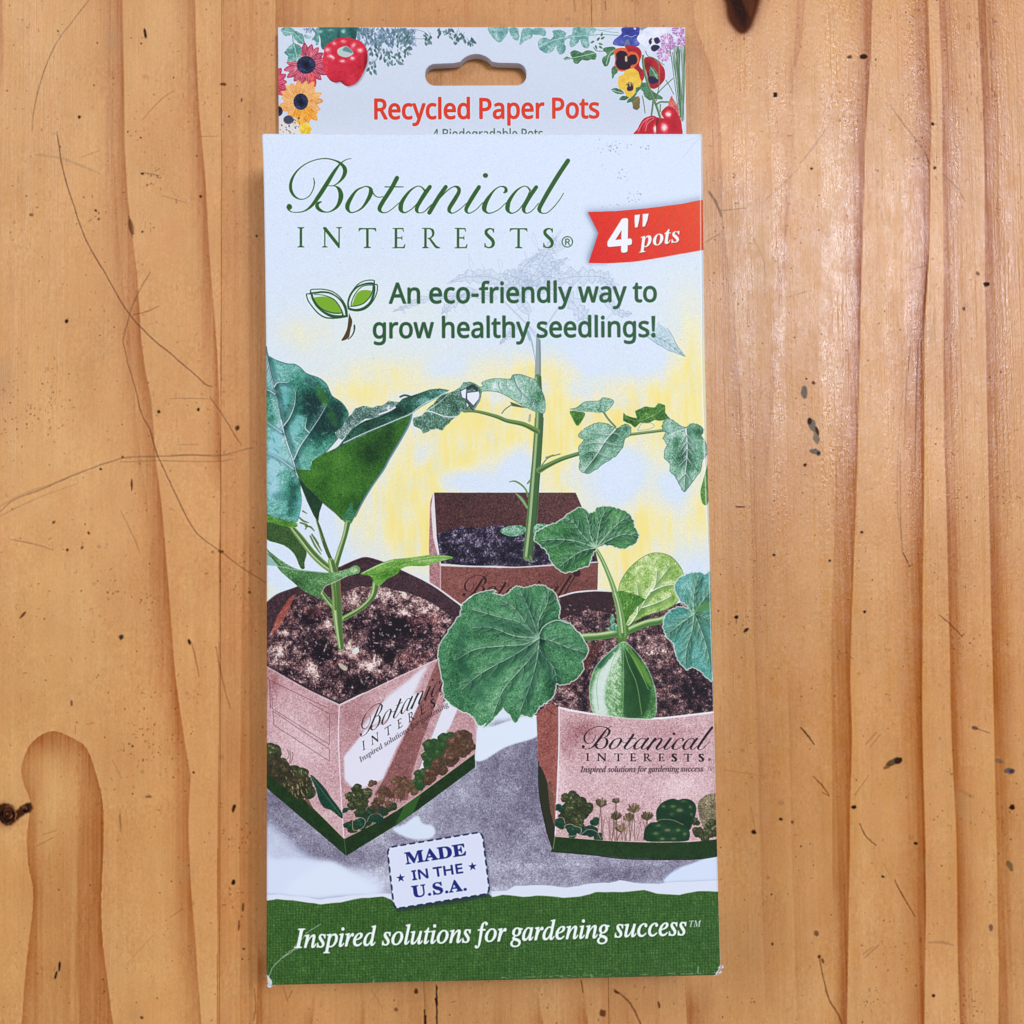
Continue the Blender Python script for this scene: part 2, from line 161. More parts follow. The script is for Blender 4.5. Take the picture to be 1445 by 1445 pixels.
  'U': [492,[[[248,-13],[168,-2],[114,29],[83,81],[73,155],[73,379],[70,406],[61,424],[43,434],[15,439],[15,455],[240,455],[240,439],[202,432],[192,425],[185,415],[181,379],[181,140],[186,88],[203,51],[232,29],[275,22],[340,37],[379,83],[392,159],[392,378],[389,406],[379,423],[360,433],[328,439],[328,455],[474,455],[474,439],[448,432],[433,421],[425,404],[422,378],[422,181],[412,92],[380,32],[325,-2]]]],
 },
 'bi': {
  'o': [316,[[[96,-9],[54,-2],[20,20],[-3,54],[-10,98],[-6,135],[6,172],[24,208],[48,241],[76,269],[107,291],[141,305],[175,310],[221,302],[256,281],[278,247],[285,203],[281,167],[270,130],[252,94],[228,61],[200,33],[168,10],[133,-5]],[[103,13],[119,18],[134,30],[162,74],[184,132],[200,191],[206,240],[197,276],[172,288],[157,284],[141,272],[113,229],[90,172],[75,111],[69,58],[78,25]]]],
  'p': [330,[[[-79,-139],[-79,-121],[-51,-114],[-37,-95],[-30,-71],[48,228],[52,253],[50,263],[44,269],[16,273],[16,290],[85,300],[144,310],[124,242],[176,293],[228,310],[257,304],[279,288],[293,261],[298,224],[294,184],[282,143],[263,103],[239,67],[211,36],[180,11],[147,-4],[114,-9],[90,-6],[69,6],[48,-69],[44,-97],[47,-109],[54,-116],[86,-122],[86,-139]],[[102,15],[119,19],[135,31],[165,71],[190,125],[207,179],[214,224],[212,240],[206,252],[198,259],[187,262],[155,249],[127,209],[103,142],[86,78],[78,38],[84,20]]]],
  's': [253,[[[91,-9],[63,-6],[28,5],[15,7],[3,4],[-7,-7],[-24,-4],[-7,109],[13,105],[23,55],[46,24],[81,14],[110,24],[120,52],[114,77],[95,106],[69,138],[39,185],[31,207],[28,228],[35,260],[53,286],[82,303],[116,309],[145,306],[179,298],[186,296],[192,295],[204,298],[212,307],[230,307],[215,205],[197,207],[184,252],[163,279],[134,288],[119,286],[107,278],[99,268],[97,255],[104,231],[124,202],[146,176],[165,149],[183,116],[190,82],[187,58],[177,36],[162,17],[142,3],[118,-6]]]],
  't': [185,[[[30,-9],[5,-4],[-10,12],[-15,39],[-14,52],[-11,70],[45,273],[13,273],[13,297],[79,334],[134,398],[162,398],[134,300],[187,300],[179,273],[126,273],[77,103],[70,77],[67,56],[70,45],[77,41],[98,54],[128,95],[144,85],[116,44],[88,14],[60,-3]]]],
 },
}
FK = 1.47      # the outlines below are stored on a smaller em
class Canvas:
    def __init__(s, w, h, T, scale, seed):
        s.w, s.h, s.T, s.k = w, h, T, scale
        s.rgb = np.ones((h, w, 3), np.float32)
        s.rng = np.random.default_rng(seed)
        n = s.rng.normal(0, 1, (h, w)).astype(np.float32)
        s.grain = blur(n, 0.42 * scale); s.grain /= s.grain.std()
        m = value_noise(h, w, 7 * scale, 7 * scale, s.rng) + .6 * value_noise(h, w, 3.2 * scale, 3.2 * scale, s.rng)
        s.mid = m / m.std()
        m = value_noise(h, w, 30 * scale, 30 * scale, s.rng) + .5 * value_noise(h, w, 14 * scale, 14 * scale, s.rng)
        s.big = m / m.std()
    def mask(s, contours, warp=True):
        """anti-aliased winding coverage of closed contours given in photo pixels -> (y0, y1, x0, x1, m)"""
        SS = 4
        cs = [s.T(c) if warp else np.asarray(c, float) for c in contours if len(c) > 2]
        if not cs: return None
        al = np.vstack(cs)
        x0 = max(0, int(al[:, 0].min()) - 2); x1 = min(s.w, int(al[:, 0].max()) + 3)
        y0 = max(0, int(al[:, 1].min()) - 1); y1 = min(s.h, int(al[:, 1].max()) + 2)
        if x1 <= x0 or y1 <= y0: return None
        W, H = x1 - x0, y1 - y0
        acc = np.zeros((H * SS, W + 3), np.float64)
        A = np.vstack(cs); B = np.vstack([np.roll(c, -1, 0) for c in cs])
        ya, yb = (A[:, 1] - y0) * SS, (B[:, 1] - y0) * SS
        xa, xb = A[:, 0] - x0, B[:, 0] - x0
        sg = np.where(yb > ya, 1.0, -1.0)
        lo, hi = np.minimum(ya, yb), np.maximum(ya, yb)
        r0 = np.clip(np.ceil(lo - .5), 0, H * SS).astype(int); r1 = np.clip(np.ceil(hi - .5), 0, H * SS).astype(int)
        cnt = r1 - r0; ok = cnt > 0
        if not ok.any(): return None
        idx = np.repeat(np.nonzero(ok)[0], cnt[ok])
        start = np.repeat(np.cumsum(cnt[ok]) - cnt[ok], cnt[ok])
        row = r0[idx] + (np.arange(len(idx)) - start)
        t = (row + .5 - ya[idx]) / (yb[idx] - ya[idx])
        x = np.clip(xa[idx] + t * (xb[idx] - xa[idx]), 0, W + .999)
        xi = x.astype(int); f = x - xi; g = sg[idx]
        np.add.at(acc, (row, xi), g * (1 - f)); np.add.at(acc, (row, xi + 1), g * f)
        m = np.minimum(np.abs(np.cumsum(acc, 1))[:, :W], 1)
        return y0, y1, x0, x1, m.reshape(H, SS, W).mean(1).astype(np.float32)
    def put(s, mk, col, alpha=1.0, clip=None):
        if mk is None: return
        y0, y1, x0, x1, m = mk
        a = m * alpha
        if clip is not None: a = a * clip[y0:y1, x0:x1]
        c = np.asarray(col, np.float32)
        if c.ndim == 1: c = c / 255.0
        s.rgb[y0:y1, x0:x1] = s.rgb[y0:y1, x0:x1] * (1 - a[..., None]) + c * a[..., None]
    def full(s, mk):
        o = np.zeros((s.h, s.w), np.float32)
        if mk is not None: o[mk[0]:mk[1], mk[2]:mk[3]] = mk[4]
        return o
    def fill(s, pts, col, alpha=1.0, clip=None, soft=0):
        mk = s.mask([pts])
        if mk is not None and soft > 0:
            p = int(soft * s.k * 3) + 1; y0, y1, x0, x1, m = mk
            Y0, Y1, X0, X1 = max(0, y0 - p), min(s.h, y1 + p), max(0, x0 - p), min(s.w, x1 + p)
            M = np.zeros((Y1 - Y0, X1 - X0), np.float32); M[y0 - Y0:y1 - Y0, x0 - X0:x1 - X0] = m
            mk = (Y0, Y1, X0, X1, blur(M, soft * s.k))
        s.put(mk, col, alpha, clip); return mk
    def stroke_mask(s, pts, w):
        p = np.asarray(pts, float); n = len(p)
        w = np.full(n, float(w)) if np.isscalar(w) else np.asarray(w, float)
        cs = []; a = np.arange(9) / 9 * 2 * math.pi
        for i in range(n):
            r = w[i] / 2
            if r > .28: cs.append(np.stack([p[i, 0] + r * np.cos(a), p[i, 1] + r * np.sin(a)], 1))
            if i < n - 1:
                d = p[i + 1] - p[i]; L = np.hypot(*d)
                if L < 1e-6: continue
                nn = np.array([d[1], -d[0]]) / L
                cs.append(np.array([p[i] + nn * r, p[i + 1] + nn * w[i + 1] / 2, p[i + 1] - nn * w[i + 1] / 2, p[i] - nn * r]))
        return s.mask(cs)
    def line(s, pts, w, col, alpha=1.0, clip=None, n=5):
        p = np.asarray(pts, float)
        if not np.isscalar(w): p = np.hstack([p, np.asarray(w, float)[:, None]])
        if len(p) > 2 and n > 1: p = curve(p, n)
        s.put(s.stroke_mask(p[:, :2], w if np.isscalar(w) else np.maximum(p[:, 2], .3)), col, alpha, clip)
    def soft_line(s, pts, w, col, alpha, clip=None, soft=1.5, n=5):
        p = curve(np.asarray(pts, float)[:, :2], n) if len(pts) > 2 else np.asarray(pts, float)[:, :2]
        mk = s.stroke_mask(p, w)
        if mk is None: return
        q = int(soft * s.k * 3) + 1; y0, y1, x0, x1, m = mk
        Y0, Y1, X0, X1 = max(0, y0 - q), min(s.h, y1 + q), max(0, x0 - q), min(s.w, x1 + q)
        M = np.zeros((Y1 - Y0, X1 - X0), np.float32); M[y0 - Y0:y1 - Y0, x0 - X0:x1 - X0] = m
        M = blur(M, soft * s.k) * (.75 + .2 * s.grain[Y0:Y1, X0:X1])
        s.put((Y0, Y1, X0, X1, np.clip(M, 0, 1)), col, alpha, clip)
    def field(s, mk, blobs=(), amp=.1, mid=.1, big=0.0, base=.5):
        y0, y1, x0, x1, m = mk
        v = base + .74 * amp * s.grain[y0:y1, x0:x1] + .36 * mid * s.mid[y0:y1, x0:x1] + big * s.big[y0:y1, x0:x1]
        yy, xx = np.mgrid[y0:y1, x0:x1]
        for b in blobs:
            bx, by, rx, ry, a = b[:5]; ang = math.radians(b[5]) if len(b) > 5 else 0
            c = s.T([[bx, by]])[0]; dx, dy = (xx - c[0]) / s.k, (yy - c[1]) / s.k
            u = dx * math.cos(ang) + dy * math.sin(ang); q = -dx * math.sin(ang) + dy * math.cos(ang)
            v = v + a * np.exp(-((u / rx) ** 2 + (q / ry) ** 2))
        return v
    def ramp(s, v, cols):
        c = np.asarray(cols, np.float32) / 255.0; n = len(c) - 1
        t = np.clip(v, 0, .9999) * n; i = t.astype(int); f = (t - i)[..., None]
        return c[i] * (1 - f) + c[i + 1] * f
    def paint(s, pts, cols, blobs=(), amp=.1, mid=.1, big=0.0, base=.5, alpha=1.0, clip=None, soft=0):
        """coloured-pencil area: colour ramp driven by grain and soft light and dark blobs; returns full clip mask"""
        mk = s.mask([pts])
        if mk is None: return np.zeros((s.h, s.w), np.float32)
        if soft: 
            p = int(soft * s.k * 3) + 1; y0, y1, x0, x1, m = mk
            Y0, Y1, X0, X1 = max(0, y0 - p), min(s.h, y1 + p), max(0, x0 - p), min(s.w, x1 + p)
            M = np.zeros((Y1 - Y0, X1 - X0), np.float32); M[y0 - Y0:y1 - Y0, x0 - X0:x1 - X0] = m
            mk = (Y0, Y1, X0, X1, blur(M, soft * s.k))
        s.put(mk, s.ramp(s.field(mk, blobs, amp, mid, big, base), cols), alpha, clip)
        f = s.full(mk)
        return f if clip is None else f * clip
    def text(s, txt, font, p0, p1, size, col, bold=0.0, shear=0.0, alpha=1.0, xs=None, clip=None, spread=0.0, outline=None):
        """lettering from p0 to p1 (photo px) on its baseline, size = em height; fitted to the length"""
        F = FONTS[font]; x = 0; items = []
        for ch in txt:
            if ch == ' ': x += 170 + spread; continue
            adv, cont = F[ch]; items.append((x, cont)); x += adv + spread
        x -= spread
        lastx = max(max(q[0] for q in c) for c in items[-1][1]) + items[-1][0]
        firstx = min(min(q[0] for q in c) for c in items[0][1])
        p0, p1 = np.array(p0, float), np.array(p1, float)
        L = np.hypot(*(p1 - p0)); ex = (p1 - p0) / L; ey = np.array([ex[1], -ex[0]])
        kx = (L - bold) / (lastx - firstx); ky = size / 1000.0 * FK
        cs = []
        for gx, cont in items:
            for c in cont:
                c = np.asarray(c, float)
                u = (c[:, 0] + gx - firstx) * kx + bold / 2 + shear * c[:, 1] * ky; v = c[:, 1] * ky
                cs.append(p0 + u[:, None] * ex + v[:, None] * ey)
        mk = s.mask(cs)
        if bold > 0:
            segs = []
            y0, y1, x0, x1, m = mk; p = int(bold * s.k) + 2
            Y0, Y1, X0, X1 = max(0, y0 - p), min(s.h, y1 + p), max(0, x0 - p), min(s.w, x1 + p)
            M = np.zeros((Y1 - Y0, X1 - X0), np.float32); M[y0 - Y0:y1 - Y0, x0 - X0:x1 - X0] = m
            P = np.pad(M, p, mode='constant'); O = M.copy(); r = bold * s.k / 2
            for a in np.arange(12) / 12 * 2 * math.pi:
                dx, dy = r * math.cos(a), r * math.sin(a); ix, iy = math.floor(dx), math.floor(dy); fx, fy = dx - ix, dy - iy
                g = lambda jy, jx: P[p + iy + jy:p + iy + jy + M.shape[0], p + ix + jx:p + ix + jx + M.shape[1]]
                O = np.maximum(O, g(0, 0) * (1 - fx) * (1 - fy) + g(0, 1) * fx * (1 - fy) + g(1, 0) * (1 - fx) * fy + g(1, 1) * fx * fy)
            mk = (Y0, Y1, X0, X1, O)
        elif bold < 0:      # thinner: keep only what is well inside
            y0, y1, x0, x1, m = mk; O = m.copy(); r = -bold * s.k / 2; P = np.pad(m, 4)
            for a in np.arange(12) / 12 * 2 * math.pi:
                dx, dy = r * math.cos(a), r * math.sin(a); ix, iy = math.floor(dx), math.floor(dy); fx, fy = dx - ix, dy - iy
                g = lambda jy, jx: P[4 + iy + jy:4 + iy + jy + m.shape[0], 4 + ix + jx:4 + ix + jx + m.shape[1]]
                O = np.minimum(O, g(0, 0) * (1 - fx) * (1 - fy) + g(0, 1) * fx * (1 - fy) + g(1, 0) * (1 - fx) * fy + g(1, 1) * fx * fy)
            mk = (y0, y1, x0, x1, O)
        s.put(mk, col, alpha, clip)

def zf(ox, oy, k):
    return lambda pts: [(ox + p[0] / k, oy + p[1] / k) + tuple(p[2:]) for p in pts]
zA, zB = zf(360, 20, 4.25), zf(680, 20, 4.25)
zC, zD = zf(360, 340, 4.25), zf(680, 340, 4.25)
zE, zF = zf(360, 660, 4.25), zf(680, 660, 4.25)
zG, zH = zf(360, 980, 3.441), zf(680, 980, 3.4417)
zL, zM = zf(380, 200, 6.0208), zf(600, 200, 6.0208)
zK, zP, zQ = zf(380, 30, 8.028), zf(820, 30, 9.031), zf(420, 380, 10.32)

zR, zS, zT, zU = zf(370, 1040, 4.516), zf(750, 1000, 5.352), zf(370, 780, 5.161), zf(500, 330, 3.0104)

# the flowing brand word, traced as pen strokes (x, y, pen width) in two neighbouring frames
SCRIPT = [
 zL([(695,140,5),(650,150,6),(602,185,12),(550,252,27),(490,350,35),(420,460,35),(360,540,24),(300,585,11),(235,598,7),(185,592,7),(158,572,12)]),
 zL([(168,545,40),(169,552,46),(168,556,40)]),
 zL([(375,305,6),(382,350,8),(368,410,7),(330,466,7),(270,487,8),(215,462,17),(182,405,25),(186,330,22),(230,250,13),(305,187,8),(395,150,8),(480,140,9),(555,155,12),(610,185,22),(642,230,34),(635,282,30),(600,332,15),(550,368,7),(500,371,6)]),
 zL([(510,371,5),(560,375,9),(595,405,30),(608,465,40),(582,540,27),(530,585,12),(480,596,9),(432,580,24),(405,548,30),(413,520,22),(440,508,10)]),
 zL([(812,376,7),(740,412,17),(685,490,32),(662,550,36),(680,592,16),(715,598,9),(785,562,15),(842,482,30),(864,420,34),(850,385,16),(812,376,7)]),
 zL([(868,395,8),(888,445,9),(925,469,7),(967,464,6)]),
 zL([(1085,304,36),(1040,390,35),(962,512,35),(936,565,32),(950,594,15),(990,600,7),(1040,572,7),(1105,515,6)]),
 zL([(983,381,9),(1060,381,9),(1138,381,9)]),
 zL([(1322,412,15),(1290,381,9),(1250,378,8),(1190,420,18),(1132,500,31),(1115,560,37),(1130,593,20),(1165,597,9),(1230,552,8),(1285,480,8),(1322,412,8)]),
 zL([(1365,380,32),(1312,455,35),(1262,540,31),(1252,580,27),(1272,602,9),(1320,590,7),(1380,530,6)]),
 zM([(175,381,34),(110,475,35),(35,601,35)]),
 zM([(0,585,6),(40,545,7),(110,492,8),(180,420,9),(240,380,9),(278,386,24),(288,420,29),(250,490,35),(207,560,32),(206,590,22),(235,605,8),(290,575,7),(352,520,6)]),
 zM([(458,382,33),(400,472,35),(352,558,31),(350,588,21),(375,605,9),(430,577,7),(490,515,6)]),
 zM([(512,283,38),(513,284,42),(514,285,38)]),
 zM([(668,432,9),(688,415,26),(680,386,18),(640,378,8),(585,412,13),(522,500,34),(502,560,39),(515,592,20),(550,605,9),(620,577,7),(690,515,6)]),
 zM([(893,410,15),(868,381,9),(830,378,8),(770,420,18),(715,500,31),(700,560,37),(712,593,20),(745,605,9),(800,572,8),(856,490,8),(893,410,8)]),
 zM([(945,383,32),(890,462,35),(845,542,32),(838,580,26),(860,605,9),(905,587,7),(965,520,6)]),
 zM([(1215,157,37),(1140,270,37),(1060,400,37),(988,528,35),(970,575,30),(990,603,11),(1040,600,7),(1100,545,7),(1150,480,6),(1177,435,6)]),
]
# spaced roman capitals: each a list of outlines in a 0..100 high box (x, y up)
def R_(x0, y0, x1, y1): return [(x0, y0), (x1, y0), (x1, y1), (x0, y1)]
CAPS = {
 'I': (38, [R_(13, 2, 25, 98), [(2, 0), (36, 0), (36, 3), (25, 8), (13, 8), (2, 3)], [(2, 100), (2, 97), (13, 92), (25, 92), (36, 97), (36, 100)]]),
 'N': (105, [R_(13, 0, 19, 98), R_(84, 0, 90, 98), [(8, 100), (22, 100), (90, 14), (90, -4), (84, -4), (8, 92)], [(2, 0), (30, 0), (30, 3), (19, 7), (13, 7), (2, 3)], [(73, 100), (73, 97), (84, 93), (90, 93), (101, 97), (101, 100)]]),
 'T': (88, [R_(38, 2, 50, 96), [(26, 0), (62, 0), (62, 3), (50, 8), (38, 8), (26, 3)], [(2, 99), (0, 82), (3, 82), (8, 90), (20, 93), (68, 93), (80, 90), (85, 82), (88, 82), (86, 99)]]),
 'E': (66, [R_(13, 0, 25, 100), R_(13, 94, 56, 100), R_(20, 48, 48, 54), R_(13, 0, 56, 6), [(56, 100), (58, 82), (55, 82), (50, 95)], [(48, 62), (50, 62), (50, 40), (48, 40), (45, 50)], [(52, 0), (62, 0), (66, 20), (62, 20), (54, 5)], R_(2, 0, 14, 4), R_(2, 96, 14, 100)]),
 'R': (92, [R_(13, 2, 25, 98), [(2, 0), (36, 0), (36, 3), (25, 8), (13, 8), (2, 3)], R_(2, 96, 40, 100), [(25, 100), (42, 100), (58, 94), (64, 78), (60, 60), (46, 48), (30, 46), (30, 51), (42, 53), (50, 62), (52, 76), (47, 89), (38, 95), (25, 95)], [(34, 48), (46, 48), (74, 12), (92, 3), (92, 0), (72, -1), (62, 8)]]),
 'S': (54, []),
}
S_STROKE = [(47, 80, 4), (42, 92, 6), (28, 97, 7), (12, 88, 13), (10, 74, 15), (22, 59, 16), (38, 44, 16), (46, 28, 15), (42, 11, 12), (26, 3, 7), (10, 7, 6), (4, 22, 4)]

def roman(cv, word, xs, y0, y1, col, hts, M=None, wk=1.0, ws=1.0):
    """spaced capitals; xs = left edge of each letter; baseline y, height; M maps the flat word to a slanted face"""
    f = M or (lambda p: p)
    for ch, x, yb in zip(word, xs, y0):
        k = hts / 100.0
        if ch == 'S':
            p = curve(S_STROKE, 4); q = f(np.stack([x + p[:, 0] * k * wk, yb - p[:, 1] * k], 1))
            cv.put(cv.stroke_mask(q, p[:, 2] * k * ws), col)
            for a, b, c, d in ((44, 78, 49, 98), (2, 4, 6, 26)):
                cv.put(cv.mask([f(np.array([(x + a * k * wk, yb - b * k), (x + c * k * wk, yb - b * k), (x + c * k * wk, yb - d * k), (x + a * k * wk, yb - d * k)]))]), col)
        else:
            for c in CAPS[ch][1]:
                c = np.asarray(c, float)
                if len(c) > 2:
                    a = np.sum(c[:, 0] * np.roll(c[:, 1], -1) - c[:, 1] * np.roll(c[:, 0], -1))
                    if a < 0: c = c[::-1]
                cv.put(cv.mask([f(np.stack([x + c[:, 0] * k * wk, yb - c[:, 1] * k], 1))]), col)

def script(cv, col, M=None, wk=1.0):
    cs = []
    for st in SCRIPT:
        p = curve([(a[0], a[1], a[2] / 6.02) for a in st], 7)
        q = p[:, :2] if M is None else M(p[:, :2])
        mk = cv.stroke_mask(q, np.maximum(p[:, 2] * wk, .35)); cv.put(mk, col)

def affine(src, dst):
    s = np.hstack([np.asarray(src, float), np.ones((3, 1))]); A = np.linalg.solve(s, np.asarray(dst, float))
    return lambda p: np.hstack([np.asarray(p, float), np.ones((len(p), 1))]) @ A

LEAF = [(14, 38, 32), (32, 84, 66), (62, 128, 104), (112, 168, 148), (170, 212, 212)]
GREEN = [(22, 44, 18), (44, 82, 28), (72, 120, 44), (112, 152, 84), (168, 200, 160)]
CUKE = [(22, 52, 34), (46, 92, 62), (82, 134, 98), (130, 174, 144), (196, 218, 210)]
TEAL = [(34, 80, 78), (58, 118, 110), (92, 152, 146), (132, 184, 184), (190, 220, 228)]
TOM = [(30, 66, 46), (64, 112, 84), (114, 158, 134), (162, 198, 190), (206, 226, 236)]
SOIL = [(26, 18, 24), (56, 40, 48), (92, 68, 74), (138, 108, 110), (190, 164, 164), (226, 212, 216)]
PINK = [(110, 70, 74), (150, 108, 112), (182, 144, 152), (208, 182, 194), (226, 212, 228)]
WHITE = (202, 220, 249)

def veins(cv, clip, lines, light, dark, wl=1.0, al=.8, off=(.9, .7)):
    for ln in lines:
        p = np.asarray(ln, float)[:, :2]
        w = np.linspace(wl * 1.25, wl * .4, len(p))
        if wl >= .7:
            k = wl * 1.5
            cv.soft_line(p + np.array(off) * k * 1.5, 3.0 * k, dark, .50 * al, clip, 1.2)
            cv.soft_line(p - np.array(off) * k * 1.4, 2.6 * k, light, .34 * al, clip, 1.2)
        cv.line(p + np.array(off), w * 1.5, dark, al * .5, clip)
        cv.line(p, w, light, al, clip)

def side_veins(cv, clip, mid, n, L, ang, light, dark, wl=.7, al=.6, both=True, seed=3):
    r = np.random.default_rng(seed); m = curve(mid, 10); N = len(m)
    for i in range(1, n + 1):
        k = int(N * i / (n + 1)); d = m[min(k + 2, N - 1)] - m[max(k - 2, 0)]; d = d[:2] / (np.hypot(*d[:2]) + 1e-6)
        for sg in ((1, -1) if both else (1,)):
            a = math.radians(ang) * sg; e = np.array([d[0] * math.cos(a) - d[1] * math.sin(a), d[0] * math.sin(a) + d[1] * math.cos(a)])
            l = L * r.uniform(.75, 1.1); p0 = m[k][:2]
            veins(cv, clip, [[p0, p0 + e * l * .5 + d * l * .06, p0 + e * l + d * l * .22]], light, dark, wl, al)

def paint_panel(cv):
    H_, W_ = cv.h, cv.w
    inv = cv.inv                      # canvas -> photo px, used only to place washes
    yy, xx = np.mgrid[0:H_, 0:W_].astype(np.float32)
    PX, PY = inv(xx, yy)
    g, m, b = cv.grain, cv.mid, cv.big
    col = np.zeros((H_, W_, 3), np.float32) + np.array(WHITE, np.float32) / 255
    def G(x, y, rx, ry, ang=0):
        c, s = math.cos(math.radians(ang)), math.sin(math.radians(ang))
        u = (PX - x) * c + (PY - y) * s; v = -(PX - x) * s + (PY - y) * c
        return np.exp(-((u / rx) ** 2 + (v / ry) ** 2))
    def mix(c, a):
        nonlocal col
        a = np.clip(a, 0, 1)[..., None]; col = col * (1 - a) + np.array(c, np.float32) / 255 * a
    # faint greenish and bluish wash of the printed sky
    mix((199, 220, 240), .5 * np.clip((PY - 230) / 200, 0, 1) * (.75 + .25 * b))
    mix((214, 226, 226), .4 * G(520, 500, 130, 80) + .35 * G(960, 420, 60, 70) + .3 * G(560, 440, 120, 60))
    st = value_noise(H_, W_, 4 * cv.k, 26 * cv.k, cv.rng)      # upright pencil strokes
    st2 = value_noise(H_, W_, 13 * cv.k, 40 * cv.k, cv.rng)
    yel = (.55 * G(560, 560, 90, 34) + .55 * G(500, 555, 60, 30) + .95 * G(690, 590, 70, 55) + .95 * G(600, 690, 55, 75) + .8 * G(640, 630, 60, 60)
           + .7 * G(860, 540, 90, 32) + .95 * G(800, 600, 60, 40) + .85 * G(960, 560, 60, 60) + .75 * G(975, 480, 28, 60) + 1.0 * G(900, 600, 90, 30)
           + .9 * G(790, 690, 30, 60) + .95 * G(870, 770, 40, 70) + 1.0 * G(930, 740, 50, 60) + .7 * G(990, 730, 20, 90) + .6 * G(540, 730, 60, 70) + .9 * G(600, 770, 40, 40)
           + .7 * G(470, 690, 40, 60) + .5 * G(395, 785, 18, 20) + .6 * G(740, 520, 80, 20) + .5 * G(950, 640, 60, 30) + .5 * G(560, 520, 60, 18) + .7 * G(760, 600, 40, 60) + .9 * G(880, 830, 30, 30)
           + .55 * G(382, 835, 14, 25) + .45 * G(430, 470, 40, 26))
    yel -= (1.0 * G(838, 500, 26, 45, 10) + .9 * G(905, 510, 40, 30) + .9 * G(730, 665, 22, 40, 20) + 1.0 * G(880, 675, 24, 46, 12) + 1.0 * G(650, 678, 34, 16) + .8 * G(575, 560, 22, 8)
            + .9 * G(600, 640, 14, 26, 30) + .9 * G(540, 620, 16, 20) + 1.2 * G(430, 800, 45, 40) + .8 * G(950, 690, 22, 26) + .6 * G(700, 560, 12, 12) + .9 * G(455, 720, 20, 40) + .5 * G(985, 800, 18, 40) + .6 * G(625, 520, 30, 14))
    ya = np.clip(yel * 1.05, 0, 1.1) * (.78 + .16 * st + .13 * st2 + .07 * g)
    hz = np.clip(.92 + .26 * value_noise(H_, W_, 6 * cv.k, 60 * cv.k, cv.rng) + .35 * value_noise(H_, W_, 22 * cv.k, 22 * cv.k, cv.rng), .15, 1)
    mix((235, 226, 170), ya * 1.12 * hz)
    mix((226, 212, 120), np.clip(ya - .62, 0, 1) * 1.3)
    mix((204, 220, 248), np.clip((-yel) * .7, 0, .8) * (PY > 470))
    col *= (1 + .012 * g[..., None])
    cv.rgb[:] = col
    clip_top = None
    # ghost tomato leaves under the lettering
    r = np.random.default_rng(5)
    gc = (148, 166, 196)
    def squig(path, w, amp, seed, step=5, col=gc, al=.55):
        p = curve(path, 14); rr = np.random.default_rng(seed); q = p[::2] + rr.normal(0, amp, (len(p[::2]), 2))
        cv.line(q, w, col, al, n=3)
    def ghost(path, wid, seed, dens=2.4, al=.3):
        """a faint jagged compound leaf sketched along a path"""
        p = curve(path, 10); rr = np.random.default_rng(seed + 100); N = len(p)
        L_, R2 = [], []
        for k in range(0, N, 2):        # toothed silhouette of the faint leaf
            t = k / N; ww = wid * .42 * (math.sin(math.pi * min(1, .12 + t * .9)) ** .7) * (1.25 if (k // 2) % 2 else .62) * rr.uniform(.8, 1.2)
            d = p[min(k + 1, N - 1)] - p[max(k - 1, 0)]; d = d / (np.hypot(*d) + 1e-6); n_ = np.array([-d[1], d[0]])
            L_.append(p[k] + n_ * ww - d * 2); R2.append(p[k] - n_ * ww - d * 2)
        out = np.array(L_ + [p[-1]] + R2[::-1])
        cs_g = cv.paint(out, [(150, 168, 198), (180, 196, 222), (200, 214, 238)], amp=.2, mid=.3, base=.62, alpha=.42); cv.line(np.vstack([out, out[:1]]), .7, (140, 158, 190), .5, n=2)
        for k in range(2, N - 2, 3):
            for a_ in (L_, R2):
                j = min(k // 2, len(a_) - 1); cv.line([p[k], (p[k] + a_[j]) / 2, a_[j]], .5, (140, 158, 190), .6, cs_g)
        p = curve(path, 10); rr = np.random.default_rng(seed); N = len(p)
        n = int(N * dens / 7)
        for i in range(n):
            k = rr.integers(0, N - 1); t = k / N; ww = wid * (.35 + math.sin(math.pi * min(1, t * 1.02 + .06)))
            d = p[min(k + 1, N - 1)] - p[k]; a = math.atan2(d[1], d[0]) + rr.choice([-1, 1]) * rr.uniform(.4, 1.3)
            c0 = p[k]; q = [c0]
            L = ww * rr.uniform(.4, 1.1); 
            for j in range(4):
                a += rr.normal(0, .55); q.append(q[-1] + L / 3 * np.array([math.cos(a), math.sin(a)]))
            q.append(q[0] * .5 + q[-1] * .5 + rr.normal(0, 1.2, 2))
            cv.line(np.array(q), .75, gc, al, n=4)
            if i % 3 == 0: cv.fill(curve(np.array(q), 4), (184, 200, 226), .35)
        cv.line(p, 1.0, gc, .5, n=1)
    ghost(zU([(740,330),(620,200),(500,180),(410,200)]), 24, 1); ghost(zU([(600,270),(480,250),(400,310),(370,340)]), 17, 2); ghost(zU([(520,260),(330,270),(240,300),(165,330)]), 10, 3)
    ghost(zU([(700,270),(760,180),(800,110),(830,60),(860,10)]), 26, 4, 3.2); ghost(zU([(720,220),(800,180),(850,140),(905,100)]), 20, 5, 3.2); ghost(zU([(680,220),(720,140),(780,90)]), 17, 6, 3)
    ghost(zU([(780,240),(880,190),(1000,180),(1070,190),(1110,240)]), 24, 7, 3); ghost(zU([(900,250),(960,330),(1000,370)]), 24, 8, 2.5); ghost(zU([(1040,240),(1120,330),(1180,340)]), 14, 9)
    ghost(zU([(690,390),(650,430),(618,470)]), 10, 12); ghost(zU([(640,170),(700,190),(760,230)]), 22, 21, 3)
    for pth, w in (([(770,420),(720,370),(680,330),(640,290)], 2.2), ([(790,440),(830,370),(870,310)], 2.2), ([(775,440),(745,400),(740,340)], 2.0)):
        cv.line(zU(pth), w, (176, 190, 212), .7)
